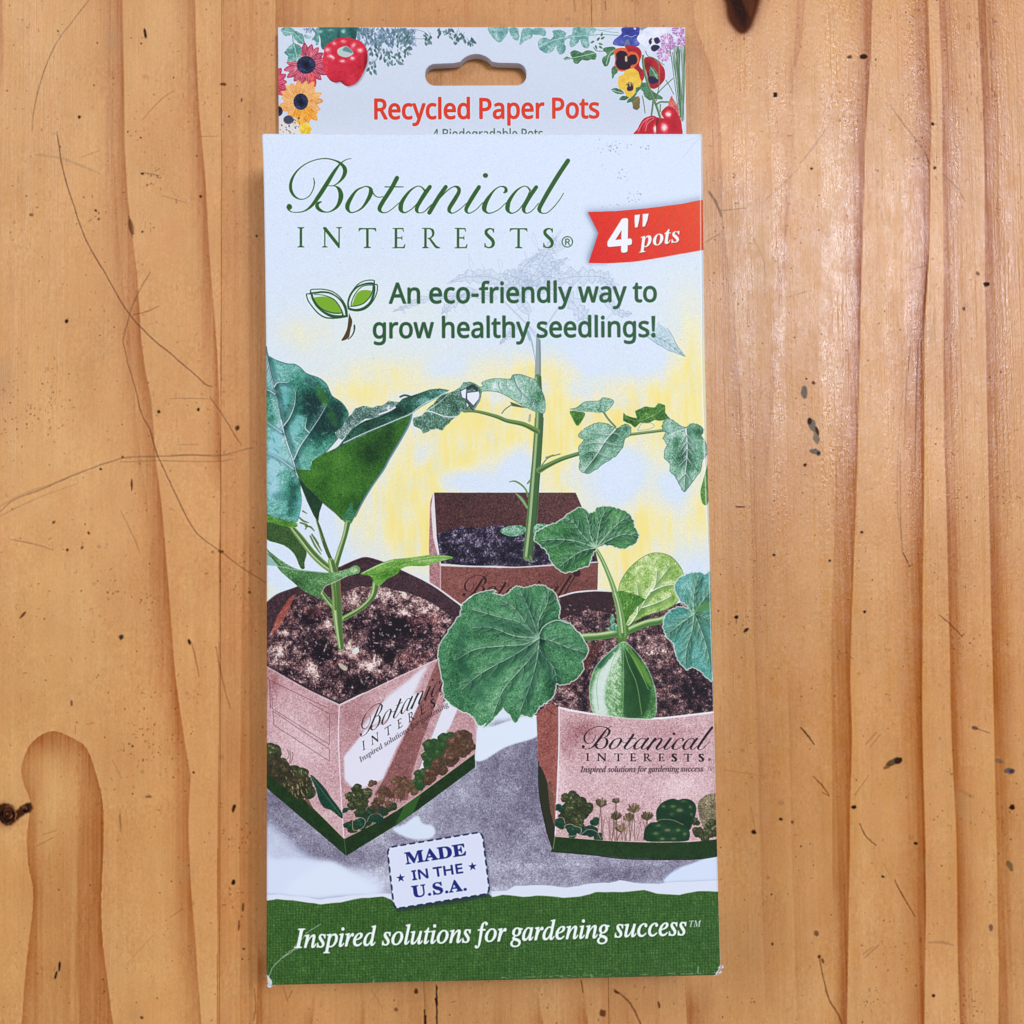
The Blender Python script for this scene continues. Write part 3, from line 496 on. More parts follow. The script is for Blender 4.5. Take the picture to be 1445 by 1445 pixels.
    lp = zU([(1240,420),(1290,375),(1335,410),(1365,460),(1405,520),(1340,495),(1290,470),(1255,445)])
    c = cv.paint(jag(lp, 1.2, 3, 4), [(120, 160, 176), (166, 198, 214), (206, 224, 244)], amp=.16, mid=.2, base=.62, alpha=.85)
    side_veins(cv, c, zU([(1250,425),(1320,455),(1395,512)]), 6, 9, 50, (220, 232, 250), (110, 140, 160), .7, .6)
    cv.line(zU([(1250,425),(1320,455),(1402,518)]), .8, (110, 138, 160), .8)
    cv.line(jag(zU([(1240,430),(1290,470),(1340,497),(1405,522),(1365,460),(1330,400)]), .9, 3, 5, False), .9, (118, 146, 168), .8, n=1)
    # ---- table shadow under the printed pots (violet pencil)
    VIO = [(92, 88, 106), (122, 118, 138), (150, 149, 170), (182, 186, 210), (208, 220, 246)]
    cv.fill([(360, 830), (420, 1050), (760, 1000), (1030, 1180), (1030, 1300), (360, 1300)], WHITE)
    sh = [(650,1040),(690,1020),(720,1016),(765,1000),(765,1180),(800,1215),(900,1222),(1020,1205),(1020,1214),(960,1236),(935,1248),(880,1252),(690,1262),(545,1262),(505,1240),(470,1218),(420,1212),(372,1200),(372,1080),(485,1175),(660,1050)]
    c = cv.paint(curve(sh, 5, True), VIO, [(735,1110,50,60,-.28),(690,1070,40,30,-.15),(400,1150,40,40,-.2),(450,1205,60,20,-.2),(800,1235,120,10,-.12),(560,1240,60,20,.25),(760,1260,120,12,.35),(690,1180,30,40,-.1),(900,1245,60,10,.0)], amp=.13, mid=.11, big=.05, base=.5, soft=3)
    c = cv.paint([(760,1150),(1020,1180),(1020,1209),(940,1235),(780,1235)], VIO, amp=.14, mid=.1, base=.4, soft=1.5)
    c = cv.paint(zH([(-40,330),(0,315),(120,260),(270,200),(300,330),(330,500),(380,700),(500,740),(900,740),(1100,780),(940,850),(900,905),(640,910),(500,940),(200,930),(40,910),(0,870),(-20,700)]), VIO, [(735,1110,50,70,-.16),(730,1050,30,16,-.1),(800,1235,150,9,-.2),(730,1235,80,20,.3)], amp=.15, mid=.12, big=.05, base=.45, soft=1.6)
    cv.paint(zH([(850,840),(960,800),(1150,770),(1160,800),(1000,815),(930,850),(880,905),(840,900)]), VIO, amp=.14, base=.38, soft=1.4)
    # sunlit white gaps
    cv.fill(curve([(645,1066),(672,1064),(705,1048),(762,1030),(762,1010),(735,1012),(700,1024),(668,1026),(674,1050)], 4, True), (206,224,250), 1, soft=1.3)
    cv.fill(curve(zH([(0,200),(100,140),(270,105),(275,200),(120,255),(0,325),(-50,300),(-40,220)]), 4, True), (206,224,250), 1, soft=.9)
    cv.fill(curve(zR([(830,590),(900,560),(990,500),(1020,550),(1090,570),(1100,620),(1060,650),(940,650)]), 4, True), (204,222,250), .96, soft=1.2)
    cv.fill(curve([(373,1165),(400,1180),(430,1205),(470,1222),(520,1230),(540,1262),(373,1275)], 4, True), (200,216,248), .75, soft=5)
    cv.fill(curve(zG([(200,900),(300,840),(370,815),(430,850),(540,900),(600,960),(300,975),(150,970)]), 4, True), (206,222,250), .9, soft=3)
    cv.fill(curve(zH([(885,915),(930,860),(1000,830),(1160,790),(1165,930),(1000,925)]), 4, True), (200,218,250), 1, soft=1.0)
    cv.line(zH([(870,915),(915,872),(960,848)]), 2.0, (150,180,214), .6)

    # ---- back pot
    cv.paint(zE([(1065,160),(1050,210),(1043,480),(1047,705),(1112,745),(1112,590),(1082,400),(1075,165)]), PINK, amp=.14, base=.36)
    cv.fill(zE([(1066,158),(1056,250),(1068,420),(1112,590),(1118,560),(1088,400),(1078,160)]), (214, 214, 232), .95)
    inner = zE([(1074,150)]) + zF([(563,150),(600,235),(640,330),(700,575),(400,585),(200,597),(0,590)]) + zE([(1115,575),(1090,420)])
    cv.paint(inner, [(40, 24, 28), (70, 44, 46), (96, 64, 62), (130, 92, 90)], [(790,715,60,30,.12),(640,710,30,40,-.05)], amp=.22, mid=.06, base=.45)
    soil = zE([(1090,405),(1160,370),(1240,355),(1330,362),(1445,350)]) + zF([(130,350),(330,360),(560,350),(700,575),(400,585),(200,597),(0,590)]) + zE([(1115,575)])
    cv.paint(jag(soil, 1.2, 2, 3), [(18, 14, 24), (36, 30, 46), (66, 58, 78), (128, 120, 144), (190, 186, 206)], [(670,770,26,14,.14),(640,785,14,9,-.1),(720,765,18,10,.1)], amp=.22, mid=.4, base=.34)
    face = zE([(1108,590),(1300,596),(1445,600)]) + zF([(100,602),(260,598),(420,588),(698,572),(694,742),(560,745),(470,775),(400,900),(0,760)]) + zE([(1300,760),(1235,825),(1108,745)])
    c = cv.paint(face, [(84, 50, 46), (116, 74, 70), (146, 100, 96), (176, 132, 130)], [(790,820,50,20,-.15),(650,815,30,30,.1)], amp=.16, base=.42)
    cv.line(zE([(1108,582),(1250,592),(1445,592)]) + zF([(200,598),(400,586),(700,566)]), 2.0, (204, 200, 216), .9)
    cv.line(zE([(1112,588),(1112,745)]), 1.6, (206, 180, 184), .9)
    mt = affine([(403.5, 299), (803, 226), (780, 299)], [(653, 842), (806, 813), (796, 842)])
    script(cv, (50, 28, 26), mt, .5)
    cv.line(zF([(490,770),(530,700),(560,650)]), 1.3, (40, 22, 22)); cv.line([zF([(566,632)])[0], zF([(572,634)])[0]], 10, (54, 30, 28))
    # ---- left pot
    top = zE([(60,815),(130,760),(250,715),(400,650),(520,588),(600,550),(668,533),(770,560),(890,615),(1060,700),(1235,825),(1300,900),(1300,1100),(1110,1140),(900,1230),(700,1325),(505,1420),(300,1325),(60,1190)])
    c = cv.paint(top, [(30, 20, 28), (58, 40, 48), (90, 64, 70), (126, 92, 96)], amp=.16, mid=.1, base=.42)
    soilp = zT([(20,640),(70,570),(130,430),(200,330),(290,300),(420,330),(560,300),(700,240),(840,250),(980,270),(1120,310),(1280,400),(1400,480),(1300,620),(1280,760),(1100,860),(860,980),(560,1095),(300,970),(30,830)])
    bl = [(468,905,14,10,.2),(400,855,10,14,-.5),(440,870,14,20,-.45),(560,885,24,18,-.55),(535,905,16,18,-.5),(455,920,14,16,-.5),(550,925,8,12,-.5),(500,965,34,20,-.3),(480,845,12,14,-.1),(560,840,30,10,.35),(600,860,26,9,.4),(570,866,8,5,.6),(398,893,12,5,.5),(393,920,10,12,.4),(462,880,6,12,.3),(552,907,10,6,.5),(440,948,10,9,.5),(500,920,12,9,.4),(530,938,18,12,.35),(495,850,14,9,.3),(515,825,10,7,.3),(590,940,16,10,.1),(404,880,10,20,.15),(520,940,8,6,.4),(430,900,20,16,.0)]
    c = cv.paint(jag(soilp, 1.6, 2, 6), SOIL, [b_[:4] + (b_[4] * 1.15,) for b_ in bl], amp=.2, mid=.42, big=.05, base=.36)
    for x, y, rx, ry in ((400,855,14,30),(600,880,30,16),(585,930,26,14),(475,935,10,8),(505,925,18,8),(445,865,16,12),(388,880,8,26)):
        q = [(x + rx * math.cos(t), y + ry * math.sin(t)) for t in np.linspace(0, 6.28, 14)[:-1]]
        mk = cv.mask([q]); Y0, Y1, X0, X1, mm = mk
        cv.put((Y0, Y1, X0, X1, .38 * blur(mm, 4 * cv.k) * np.clip(.34 + .22 * g[Y0:Y1, X0:X1] + .25 * m[Y0:Y1, X0:X1], 0, .8)), (150, 84, 84), 1, c)
    rr = np.random.default_rng(9)
    for i in range(900):      # crumbs and dark crevices
        x, y = rr.uniform(376, 640), rr.uniform(835, 990)
        s = abs(rr.normal(0, .7)) + .6; a = rr.uniform(0, 3.14)
        light = rr.random() < .5
        q = [(x, y), (x + s * math.cos(a) * 1.5, y + s * math.sin(a) * 1.5)]
        cv.line(q, s, (218, 204, 214) if light else (18, 12, 22), .55, c)
    cv.fill(curve(zT([(655,720),(680,690),(705,700),(700,730),(670,740)]), 4, True), (206, 216, 222), .95); cv.fill(curve(zT([(555,805),(590,815),(620,845),(600,860),(565,835)]), 4, True), (190, 184, 176), .9)
    cv.fill(curve(zT([(195,935),(265,965),(272,985),(215,960)]), 3, True), (214, 220, 238), .95)
    cv.paint(zT([(195,330),(245,300),(160,480),(80,590),(65,580),(110,460)]), [(110, 56, 50), (160, 90, 80), (196, 128, 116)], amp=.2, base=.5, alpha=.85)
    cv.line(zE([(60,815),(130,760),(250,715),(400,650),(520,588),(600,550),(668,533)]), 1.0, (90, 76, 84), .9)
    cv.line(zE([(505,590),(600,548),(668,531),(770,560),(890,615),(1060,700),(1235,825)]), 2.4, (214, 216, 228), .95)
    cv.line(zE([(520,610),(600,566),(668,548),(770,580),(890,640)]), 1.6, (44, 28, 36), .7)
    # faces
    lf = [zE([(60,1190)])[0], zE([(300,1325)])[0], zE([(505,1425)])[0], (476.5, 995), (485, 1182), (375, 1091), (374, 1000)]
    cl = cv.paint(lf, PINK, [(385,960,10,20,-.25),(470,1010,12,20,-.15),(430,1060,40,30,.16),(470,1150,20,30,.1),(410,1020,30,30,.1)], amp=.11, mid=.06, base=.58)
    rf = [zE([(505,1425)])[0], zE([(700,1330)])[0], zE([(900,1235)])[0], zE([(1110,1140)])[0], (640, 935), (675, 1010), (670.5, 1066), (592, 1128), (561, 1149), (485, 1190), (476.5, 995)]
    cr = cv.paint(rf, PINK, [(500,1010,20,30,-.12),(600,1100,30,40,-.05),(560,975,30,20,.1)], amp=.11, mid=.07, base=.54)
    cv.fill(zT([(1060,930),(1230,790),(1165,900),(1100,1050),(1000,1187),(700,1300),(900,1060)]), (214, 222, 246), .92, cr, soft=2)
    cv.fill([(500,1050),(515,1030),(545,1020),(570,985),(600,975),(598,985),(560,1055),(540,1100),(524,1108),(512,1112),(497,1112),(486,1100),(485,1068)], (212, 220, 246), .95, cr, soft=1)
    cv.fill([(640,930),(650,990),(640,1015),(620,1058),(598,1100),(583,1112),(588,1096),(604,1050),(622,1005),(632,975)], (212, 222, 246), .95, cr, soft=.6)
    for p in (((574,1130),(640,960)), ((592,1124),(632,1030))):
        cv.line(p, .8, (140, 104, 96), .6, cr)
    cv.paint([(528,1122),(545,1094),(600,975),(618,930),(634,925),(618,985),(596,1045),(582,1090),(575,1130)], [(104, 66, 66), (140, 98, 98), (172, 134, 138)], amp=.2, mid=.1, base=.45, clip=cr, soft=.5)
    cv.line([zE([(505,1425)])[0], (477.5, 1040), (480, 1100), (485, 1182)], 1.6, (222, 216, 236), .85)
    cv.line(zE([(60,1190),(300,1325),(505,1428)]), 1.3, (196, 178, 190), .9); cv.line(zE([(505,1428),(700,1332),(900,1237),(1110,1142)]), 1.3, (214, 204, 216), .9)
    cv.line(zE([(60,1178),(300,1312),(505,1412)]), 1.6, (50, 30, 36), .7); cv.line(zE([(505,1412),(700,1318),(900,1225)]), 1.6, (60, 40, 50), .5)
    for q in ([(62,1270),(85,1280),(90,1445)], ): cv.line(zE(q), .7, (110, 70, 74), .9)
    for q in ([(85,1275),(270,1365),(430,1440)], [(90,1445),(85,1275)]): cv.line(zE(q), .7, (110, 70, 74), .9, n=1)
    for q in ([(80,0),(82,70),(360,245),(362,95),(260,40)], [(85,80),(90,150),(360,325),(362,268),(85,82)]): cv.line(zG(q), .75, (112, 74, 78), .9, n=1)
    # green foot strips
    DG = [(14, 30, 16), (26, 48, 22), (40, 68, 32), (64, 96, 50)]
    cv.paint(zR([(22,225),(270,400),(522,650),(535,760),(300,560),(22,325)]), DG, amp=.12, base=.45)
    c = cv.paint(zR([(522,650),(860,470),(1000,370),(1355,105),(1357,195),(1000,460),(860,560),(535,760)]), DG, amp=.12, base=.42)
    cv.fill(zR([(905,440),(1010,370),(960,490),(845,570)]), (56, 98, 46), .85, c)
    cv.line(zR([(22,222),(120,290),(270,400),(520,648)]), 1.0, (196, 176, 160), .9, n=2); cv.line(zR([(522,650),(720,550),(860,465),(1000,368),(1355,105)]), 1.0, (190, 170, 160), .9, n=2)
    cv.line(zR([(522,650),(535,760)]), .7, (110, 130, 96), .8)
    # small printed plants on the two left pot faces
    def blobplant(z, x, y, r, cols, seed, n=9, sq=1.0, clip=None, k=4.5):
        q = np.random.default_rng(seed); r = r * 1.25; n = int(n * 1.4)
        for i in range(n):
            a = q.uniform(0, 6.28); d = q.uniform(0, .75) * r; rad = r * q.uniform(.42, .66)
            cx_, cy_ = x + d * math.cos(a), y + d * math.sin(a) * sq
            P = [(cx_ + rad * (1 + .15 * math.sin(5 * t + a)) * math.cos(t), cy_ + rad * sq * math.sin(t)) for t in np.linspace(0, 6.28, 12)[:-1]]
            cv.paint(curve(z(P), 3, True), cols, [(z([(cx_ - rad * .3, cy_ - rad * .4)])[0] + (rad / k * .5, rad / k * .4, .35))], amp=.14, mid=.12, base=.36, clip=clip)
    OL = [(26, 34, 20), (44, 52, 32), (66, 74, 46), (108, 110, 78), (170, 164, 134)]
    DK = [(14, 40, 32), (24, 58, 46), (38, 76, 58), (80, 112, 90)]
    for x, y, rr_, sd in ((40,100,60,1),(95,160,60,2),(60,190,50,3),(170,250,70,4),(230,300,75,5),(240,350,60,6),(160,300,50,7),(110,240,50,8)):
        blobplant(zR, x, y, rr_, OL, sd, 7, clip=cl)
    for x, y, rr_, sd in ((50,210,60,9),(120,260,60,10),(200,330,60,21),(260,310,50,22),(150,220,50,23)): blobplant(zR, x, y, rr_, [(30, 32, 22), (50, 48, 34), (78, 70, 50), (130, 116, 90)], sd, 7, clip=cl)
    for i in range(30):
        q = np.random.default_rng(i + 40); x, y = q.uniform(130, 290), q.uniform(210, 390)
        cv.line(zR([(x, y), (x + 4, y + q.uniform(8, 26))]), 1.3, (186, 178, 140), .55, cl)
    for q in ([(165,190),(180,130),(175,90)], [(180,170),(195,120),(190,100)], [(150,150),(170,120),(160,80)]): cv.line(zR(q), .9, (96, 70, 66), .8, cl)
    cv.paint(curve(zR([(305,245),(340,265),(400,330),(440,390),(480,440),(515,500),(505,520),(440,470),(390,450),(360,400),(340,330)]), 4, True), DK, amp=.15, base=.45, clip=cl)
    cv.line(zR([(310,250),(370,330),(430,410),(500,500)]), .7, (110, 140, 120), .7, cl)
    cv.fill(curve(zR([(270,400),(290,395),(330,470),(300,450)]), 3, True), (82, 64, 50), .7, cl)
    for x, y, rr_, sd in ((600,345,36,11),(560,375,28,12),(620,400,50,13),(670,370,34,14),(610,450,46,15)): blobplant(zR, x, y, rr_, OL, sd, 5, clip=cr)
    for x, y, rr_, sd in ((580,560,40,71),(640,500,40,72),(700,470,34,73),(760,480,30,74),(820,450,26,75),(680,540,34,76)): blobplant(zR, x, y, rr_, [(22, 38, 26), (38, 56, 38), (60, 78, 50), (110, 118, 84)], sd, 5, clip=cr)
    for x, y, rr_, sd in ((620,550,38,16),(545,560,24,17),(710,510,44,18),(525,470,18,19),(720,425,22,20)): blobplant(zR, x, y, rr_, DK, sd, 4, .9, clip=cr)
    cv.line(zR([(575,580),(580,530),(620,515),(655,530),(645,575),(590,600),(575,580)]), .8, (196, 180, 160), .8, cr)
    cv.line(zR([(660,470),(690,400),(700,350),(650,350)]), .8, (190, 168, 150), .7, cr); cv.line(zR([(665,545),(690,500),(740,490),(765,510)]), .8, (190, 168, 150), .7, cr)
    q = np.random.default_rng(77)
    for i in range(46):
        x = q.uniform(700, 930); y = 520 - (x - 700) * .55 - q.uniform(0, 20); h = q.uniform(60, 150)
        cv.line(zR([(x, y), (x + q.uniform(-18, 26), y - h * .6), (x + q.uniform(-20, 40), y - h)]), q.uniform(.5, 1.0), (84, 60, 48), .65, cr)
        if i % 3 == 0: blobplant(zR, x + 10, y - h, 20, [(60, 42, 36), (96, 72, 58), (130, 104, 84)], i, 3, clip=cr)
    for x, y, rr_, sd in ((960,330,34,51),(920,300,30,52),(870,360,26,53),(800,430,24,54),(760,400,26,55),(840,290,22,56),(700,300,22,57),(760,330,26,58)): blobplant(zR, x, y, rr_, [(60, 44, 36), (92, 72, 56), (126, 102, 82), (170, 146, 130)], sd, 4, clip=cr)
    for x, y, rr_, sd in ((1100,60,60,31),(1080,150,50,32),(1150,110,60,33),(1170,30,50,34),(1030,230,40,35),(1010,290,36,36)): blobplant(zR, x, y, rr_, [(24, 50, 28), (40, 74, 40), (70, 92, 56), (130, 130, 100)], sd, 6, clip=cr)
    for x, y, rr_, sd in ((1240,60,60,37),(1290,30,60,38),(1210,130,50,39),(1120,200,46,40),(1310,70,40,41),(1080,250,40,42)): blobplant(zR, x, y, rr_, [(48, 34, 28), (78, 58, 46), (112, 86, 70), (180, 150, 140)], sd, 6, clip=cr)
    cv.line([(670.5,1010),(672.5,1040),(671.5,1085)], 1.2, (206, 212, 230), .8)
    # lettering on the left pot, climbing with its face
    A_ = lambda X, Y: (573 + .362 * (X - 583) - .02 * (Y - 282), 996.5 - .205 * (X - 583) + .46 * (Y - 282))
    ml = affine([(403.5, 299), (803, 226), (780, 299)], [A_(403.5, 299), A_(803, 226), A_(780, 299)])
    script(cv, (44, 30, 34), ml, .36)
    mw = affine([(424, 349), (690.5, 349), (424, 320.5)], [(513.6, 1058.5), (611.4, 999), (512.6, 1046)])
    roman(cv, 'INTERESTS', [419, 453, 506, 554, 595, 641, 683, 720, 766], [349] * 9, 0, (44, 30, 34), 28.5, mw, ws=.6)
    cv.text('Inspired solutions for gardening', 'ital', (508.5, 1076), (634, 996), 10, (60, 40, 44), bold=.3, alpha=.8, clip=cr)
    # ---- right pot
    inr = zF([(465,775),(560,752),(680,740),(790,745),(860,748),(1000,800),(1160,820),(1250,790),(1400,900),(1400,1460),(1200,1500),(850,1500),(520,1475),(440,1440),(400,1500),(300,1480)])
    c = cv.paint(inr, SOIL, [(760,850,30,14,-.2),(830,860,20,12,.1),(810,895,20,8,.2),(925,880,16,12,.0),(930,920,20,12,.3),(905,905,12,8,.2),(985,965,30,25,-.3),(800,975,16,12,.1),(760,980,14,20,.1),(990,990,30,16,-.15),(820,985,10,12,-.2)], amp=.2, mid=.4, base=.34)
    cv.paint(zF([(470,775),(560,752),(680,742),(790,748),(800,880),(640,850),(520,890),(470,910)]), [(34, 22, 26), (58, 38, 42), (92, 62, 66)], amp=.2, base=.45)
    cv.paint(zF([(620,1060),(740,1040),(700,1120),(640,1200),(560,1290),(520,1330),(480,1310)]), [(48, 26, 28), (96, 56, 54), (150, 96, 92)], amp=.25, mid=.1, base=.45, alpha=.8, clip=c, soft=1)
    rr = np.random.default_rng(19)
    for i in range(600):
        x, y = rr.uniform(770, 1008), rr.uniform(850, 1012)
        s = rr.uniform(.6, 1.8); a = rr.uniform(0, 3.14); light = rr.random() < .4
        cv.line([(x, y), (x + s * math.cos(a) * 1.5, y + s * math.sin(a) * 1.5)], s, (206, 190, 198) if light else (18, 12, 20), .5, c)
    cv.line(zF([(465,775),(560,748),(680,738),(790,742)]), 2.2, (206, 212, 226), .95)
    sf = zS([(38,60),(70,10),(150,-40),(205,-5),(215,20),(205,300),(185,720),(175,960),(160,1060),(120,960),(70,700),(55,450)])
    cs_ = cv.paint(sf, [(92, 50, 46), (134, 82, 76), (164, 110, 104), (190, 144, 140)], [(772,1040,10,40,-.1)], amp=.16, mid=.1, base=.5)
    cv.fill(curve(zS([(55,440),(100,500),(140,640),(175,800),(178,960),(158,1055),(110,900),(70,690)]), 4, True), (40, 46, 30), .95); cv.paint(zS([(120,560),(150,540),(180,800),(175,900),(140,760)]), [(80, 60, 46), (150, 110, 100)], amp=.2)
    cv.line(zS([(55,400),(60,640),(110,900),(155,1050)]), 1.4, (22, 32, 22), .9)
    cv.line(zS([(110,0),(180,50)]), .8, (70, 40, 40)); 
    ff = zS([(208,-5),(300,15),(470,45),(680,66),(860,78),(1000,74),(1200,52),(1390,30),(1420,1000),(1200,1008),(900,1010),(600,1000),(380,985),(175,968),(200,400)])
    cf = cv.paint(ff, PINK, [(825,1030,24,16,-.3),(925,1035,80,14,-.1),(870,1100,60,30,.05),(790,1100,10,50,.15),(960,1110,30,20,.2),(800,1050,20,20,-.2),(880,1045,50,14,.12),(940,1060,30,30,-.08)], amp=.13, mid=.06, base=.66)
    cv.line(zS([(208,-8),(300,14),(470,42),(680,64),(860,76),(1000,72),(1200,50),(1385,28)]), 2.8, (222, 226, 240), .95)
    cv.line(zS([(208,0),(210,200),(205,400),(195,700),(180,960)]), 1.8, (220, 220, 238), .85)
    cv.paint(zS([(175,968),(380,985),(600,1000),(900,1012),(1200,1010),(1420,985),(1420,1110),(1250,1135),(1000,1138),(700,1130),(450,1100),(150,1075)]), DG, [(850,1205,100,8,.08)], amp=.1, base=.5)
    cv.line(zS([(150,1080),(450,1105),(700,1135),(1000,1142),(1250,1138),(1420,1115)]), 2.0, (12, 20, 16), .8)
    cv.line(zS([(178,966),(380,983),(600,1000),(900,1010),(1200,1006),(1420,985)]), 1.1, (206, 186, 172), .95)
    cv.line(zS([(180,960),(165,1060)]), 1.0, (150, 160, 130), .8)
    mr = affine([(403.5, 299), (803, 226), (780, 299)], [(821, 1057), (1006, 1027), (994, 1057.5)])
    script(cv, (40, 28, 34), mr, .52)
    mr2 = affine([(424, 349), (785, 349), (424, 320.5)], [(829, 1074), (995, 1075), (829, 1063.5)])
    roman(cv, 'INTERESTS', [419, 453, 506, 554, 595, 641, 683, 720, 766], [349] * 9, 0, (40, 28, 34), 29, mr2, ws=.62)
    roman(cv, 'INTERESTS', [420.2, 454.2, 507.2, 555.2, 596.2, 642.2, 684.2, 721.2, 767.2], [349] * 9, 0, (40, 28, 34), 29, mr2, ws=.5)
    cv.text('Inspired solutions for gardening success', 'ital', (819, 1090), (993, 1089), 11.5, (52, 34, 40), bold=.45, alpha=.95)
    cv.text('TM', 'ital', (999, 1088), (1006, 1088), 6, (62, 40, 46), alpha=.8)
    cv.line([(1000.5,1071),(1003,1072),(1001,1074),(1000.5,1071)], 1.2, (80, 60, 66), .8, n=1)
    # pansies, poppies and peppers along the foot of the right pot
    for x, y, rr_, sd in ((330,720,60,61),(300,830,60,62),(350,800,50,63),(290,760,50,64),(400,770,40,65)): blobplant(zS, x, y, rr_, [(24, 30, 22), (40, 46, 30), (60, 64, 42), (100, 98, 72)], sd, 6, clip=cf, k=5.3)
    for x, y, rr_, sd in ((300,670,50,1),(340,690,40,2),(260,680,30,3),(420,750,40,4),(360,760,50,5),(310,740,50,6),(330,820,50,7),(370,880,36,8),(300,790,34,9)): blobplant(zS, x, y, rr_, OL, sd, 6, clip=cf, k=5.3)
    for x, y, rr_, sd in ((215,760,34,10),(215,870,50,11),(310,920,52,12),(470,860,34,13),(440,950,60,14),(350,930,40,15),(500,970,34,16)): blobplant(zS, x, y, rr_, DK, sd, 4, .85, clip=cf, k=5.3)
    cv.line(zS([(250,930),(255,885),(300,875),(330,890),(375,905),(370,945),(320,965),(265,960),(250,930)]), .8, (190, 176, 156), .9, cf)
    cv.line(zS([(185,820),(240,830),(255,870)]), .8, (190, 176, 156), .8, cf); cv.line(zS([(380,950),(430,915),(490,930),(525,985)]), .8, (190, 176, 156), .8, cf)
    q = np.random.default_rng(3); OLP = [(62, 56, 42), (88, 80, 60), (120, 106, 84), (176, 150, 134)]
    for x, y, r_ in ((525,720,46),(640,820,42),(740,830,44),(775,760,48),(680,910,46),(875,820,46),(640,700,26)):
        r_ = r_ * 1.3
        for i in range(34):
            a = -math.pi / 2 + q.uniform(-1.25, 1.25); L = r_ * q.uniform(.6, 1.05)
            cv.line(zS([(x, y + r_ * .4), (x + L * math.cos(a) * .7, y + r_ * .4 + L * math.sin(a) * .7), (x + L * math.cos(a) * .85, y + r_ * .4 + L * math.sin(a) * 1.15)]), 1.9, OLP[q.integers(0, 4)], .75, cf)
        for e in (-14, 4):
            cv.line(zS([(x, y + r_ * .5), (x + e, (y + 1000) / 2), (x + e * 2.2, 1000)]), .9, (92, 80, 62), .8, cf)
    for i in range(26):
        x = q.uniform(540, 850); cv.line(zS([(x, 1000), (x + q.uniform(-20, 20), 920), (x + q.uniform(-40, 40), 820)]), .6, (110, 88, 72), .6, cf)
    PEP = [(16, 36, 24), (26, 56, 36), (44, 78, 48), (104, 116, 78), (190, 182, 140)]
    def pepper(pts, sp):
        c = cv.paint(curve(zS(pts), 5, True), PEP, [zS([(x, y)])[0] + (r1 * 1.3, r2 * 1.3, a * .5) for x, y, r1, r2, a in sp], amp=.08, mid=.06, base=.26, clip=cf)
        for x, y, r1, r2, a in sp:
            if a > 0: X_, Y_ = zS([(x, y)])[0]; cv.fill([(X_ + r1 * .62 * math.cos(t), Y_ + r2 * .5 * math.sin(t)) for t in np.linspace(0, 6.28, 10)[:-1]], (160, 152, 116), .6, c, soft=.9)
    pepper([(943,810),(950,760),(985,715),(1035,690),(1075,682),(1110,692),(1160,682),(1215,698),(1245,740),(1242,800),(1222,860),(1200,915),(1160,930),(1060,870),(960,860)], [(1060,800,3,2,.5),(1120,770,8,5,.3),(1200,745,3,2,.5),(1000,740,4,3,.4),(1150,700,5,1.6,.4),(1210,800,2,3,.5),(1070,740,6,3,.25),(1150,850,16,12,-.15)])
    pepper([(850,960),(862,905),(900,865),(960,858),(1000,842),(1060,845),(1110,868),(1160,885),(1195,930),(1196,975),(1170,1003),(1020,1008),(870,1003)], [(960,885,5,2.5,.5),(940,945,6,3,.4),(1030,920,7,4,.4),(1110,920,5,4,.4),(990,985,6,2.5,.5),(1160,950,3,4,.5),(1075,985,6,2.5,.35)])
    cv.line(zS([(945,850),(1000,838),(1080,848),(1150,880)]), .8, (170, 160, 130), .8, cf); 
    c = cv.paint(curve(zS([(1260,760),(1270,700),(1320,655),(1380,645),(1420,650),(1420,880),(1340,930),(1290,880)]), 4, True), [(70, 66, 52), (110, 104, 84), (150, 140, 118), (190, 176, 160)], [(1000,1130,10,8,.2)], amp=.22, mid=.15, base=.45, clip=cf)
    for a in np.linspace(-2.9, 2.9, 16): cv.line([(1006, 1138), (1006 + 24 * math.cos(a), 1138 + 22 * math.sin(a))], .6, (78, 70, 56), .6, c)
    for x, y, rr_, sd in ((1240,860,26,40),(1260,940,34,41),(1330,950,36,42),(1390,940,36,43),(1300,980,30,44),(1370,880,34,45)): blobplant(zS, x, y, rr_, OL, sd, 5, clip=cf, k=5.3)

    # ---- tomato seedling
    stem = [(756,470,9,),(759,540,9.5),(759,590,11),(757,640,12.5),(753,690,14),(750,740,15),(746,775,15)]
    gh = zD([(275,545),(300,620),(318,720)]); cv.line(gh, [5, 3.5, 2], (150, 176, 206), .9); cv.line(zD([(290,600),(310,690),(318,740)]), 1.2, (226, 234, 250), .9)
    cv.line([(759,472,4),(759.5,500,7),(759,530,8.5),(759,548,8.5)], [5, 8, 8.6, 8.6], (136, 150, 160), .85)
    cv.line([(762,480),(762.5,510),(762,545)], 2.2, (104, 120, 118), .6)
    sp_ = [(759,532),(760,560),(761,590),(758,640),(754,690),(750,740),(745,785)]; sw = [8.5, 9.5, 11, 12.5, 14, 15, 14]
    cv.line(sp_, sw, (96, 128, 84)); cv.line([(x + 3, y) for x, y in sp_], [w * .5 for w in sw], (62, 92, 56), .75); cv.line([(x - 2.6, y) for x, y in sp_], [w * .22 for w in sw], (166, 190, 148), .8)
    cv.line([(x + 6, y) for x, y in sp_[2:]], .8, (36, 58, 34), .8); cv.line([(x - 6, y) for x, y in sp_[2:]], .7, (60, 86, 54), .6)
    br = zC([(1250,1020),(1330,1022),(1445,1052)]) + zD([(150,1078),(250,1100),(335,1142)])
    cv.line(br, [3, 3.6, 5, 5.6, 6.5, 7.5], (112, 138, 84)); cv.line([(x, y + 1.6) for x, y in br], [1, 1.2, 2, 2.2, 2.6, 3], (66, 92, 48), .8)
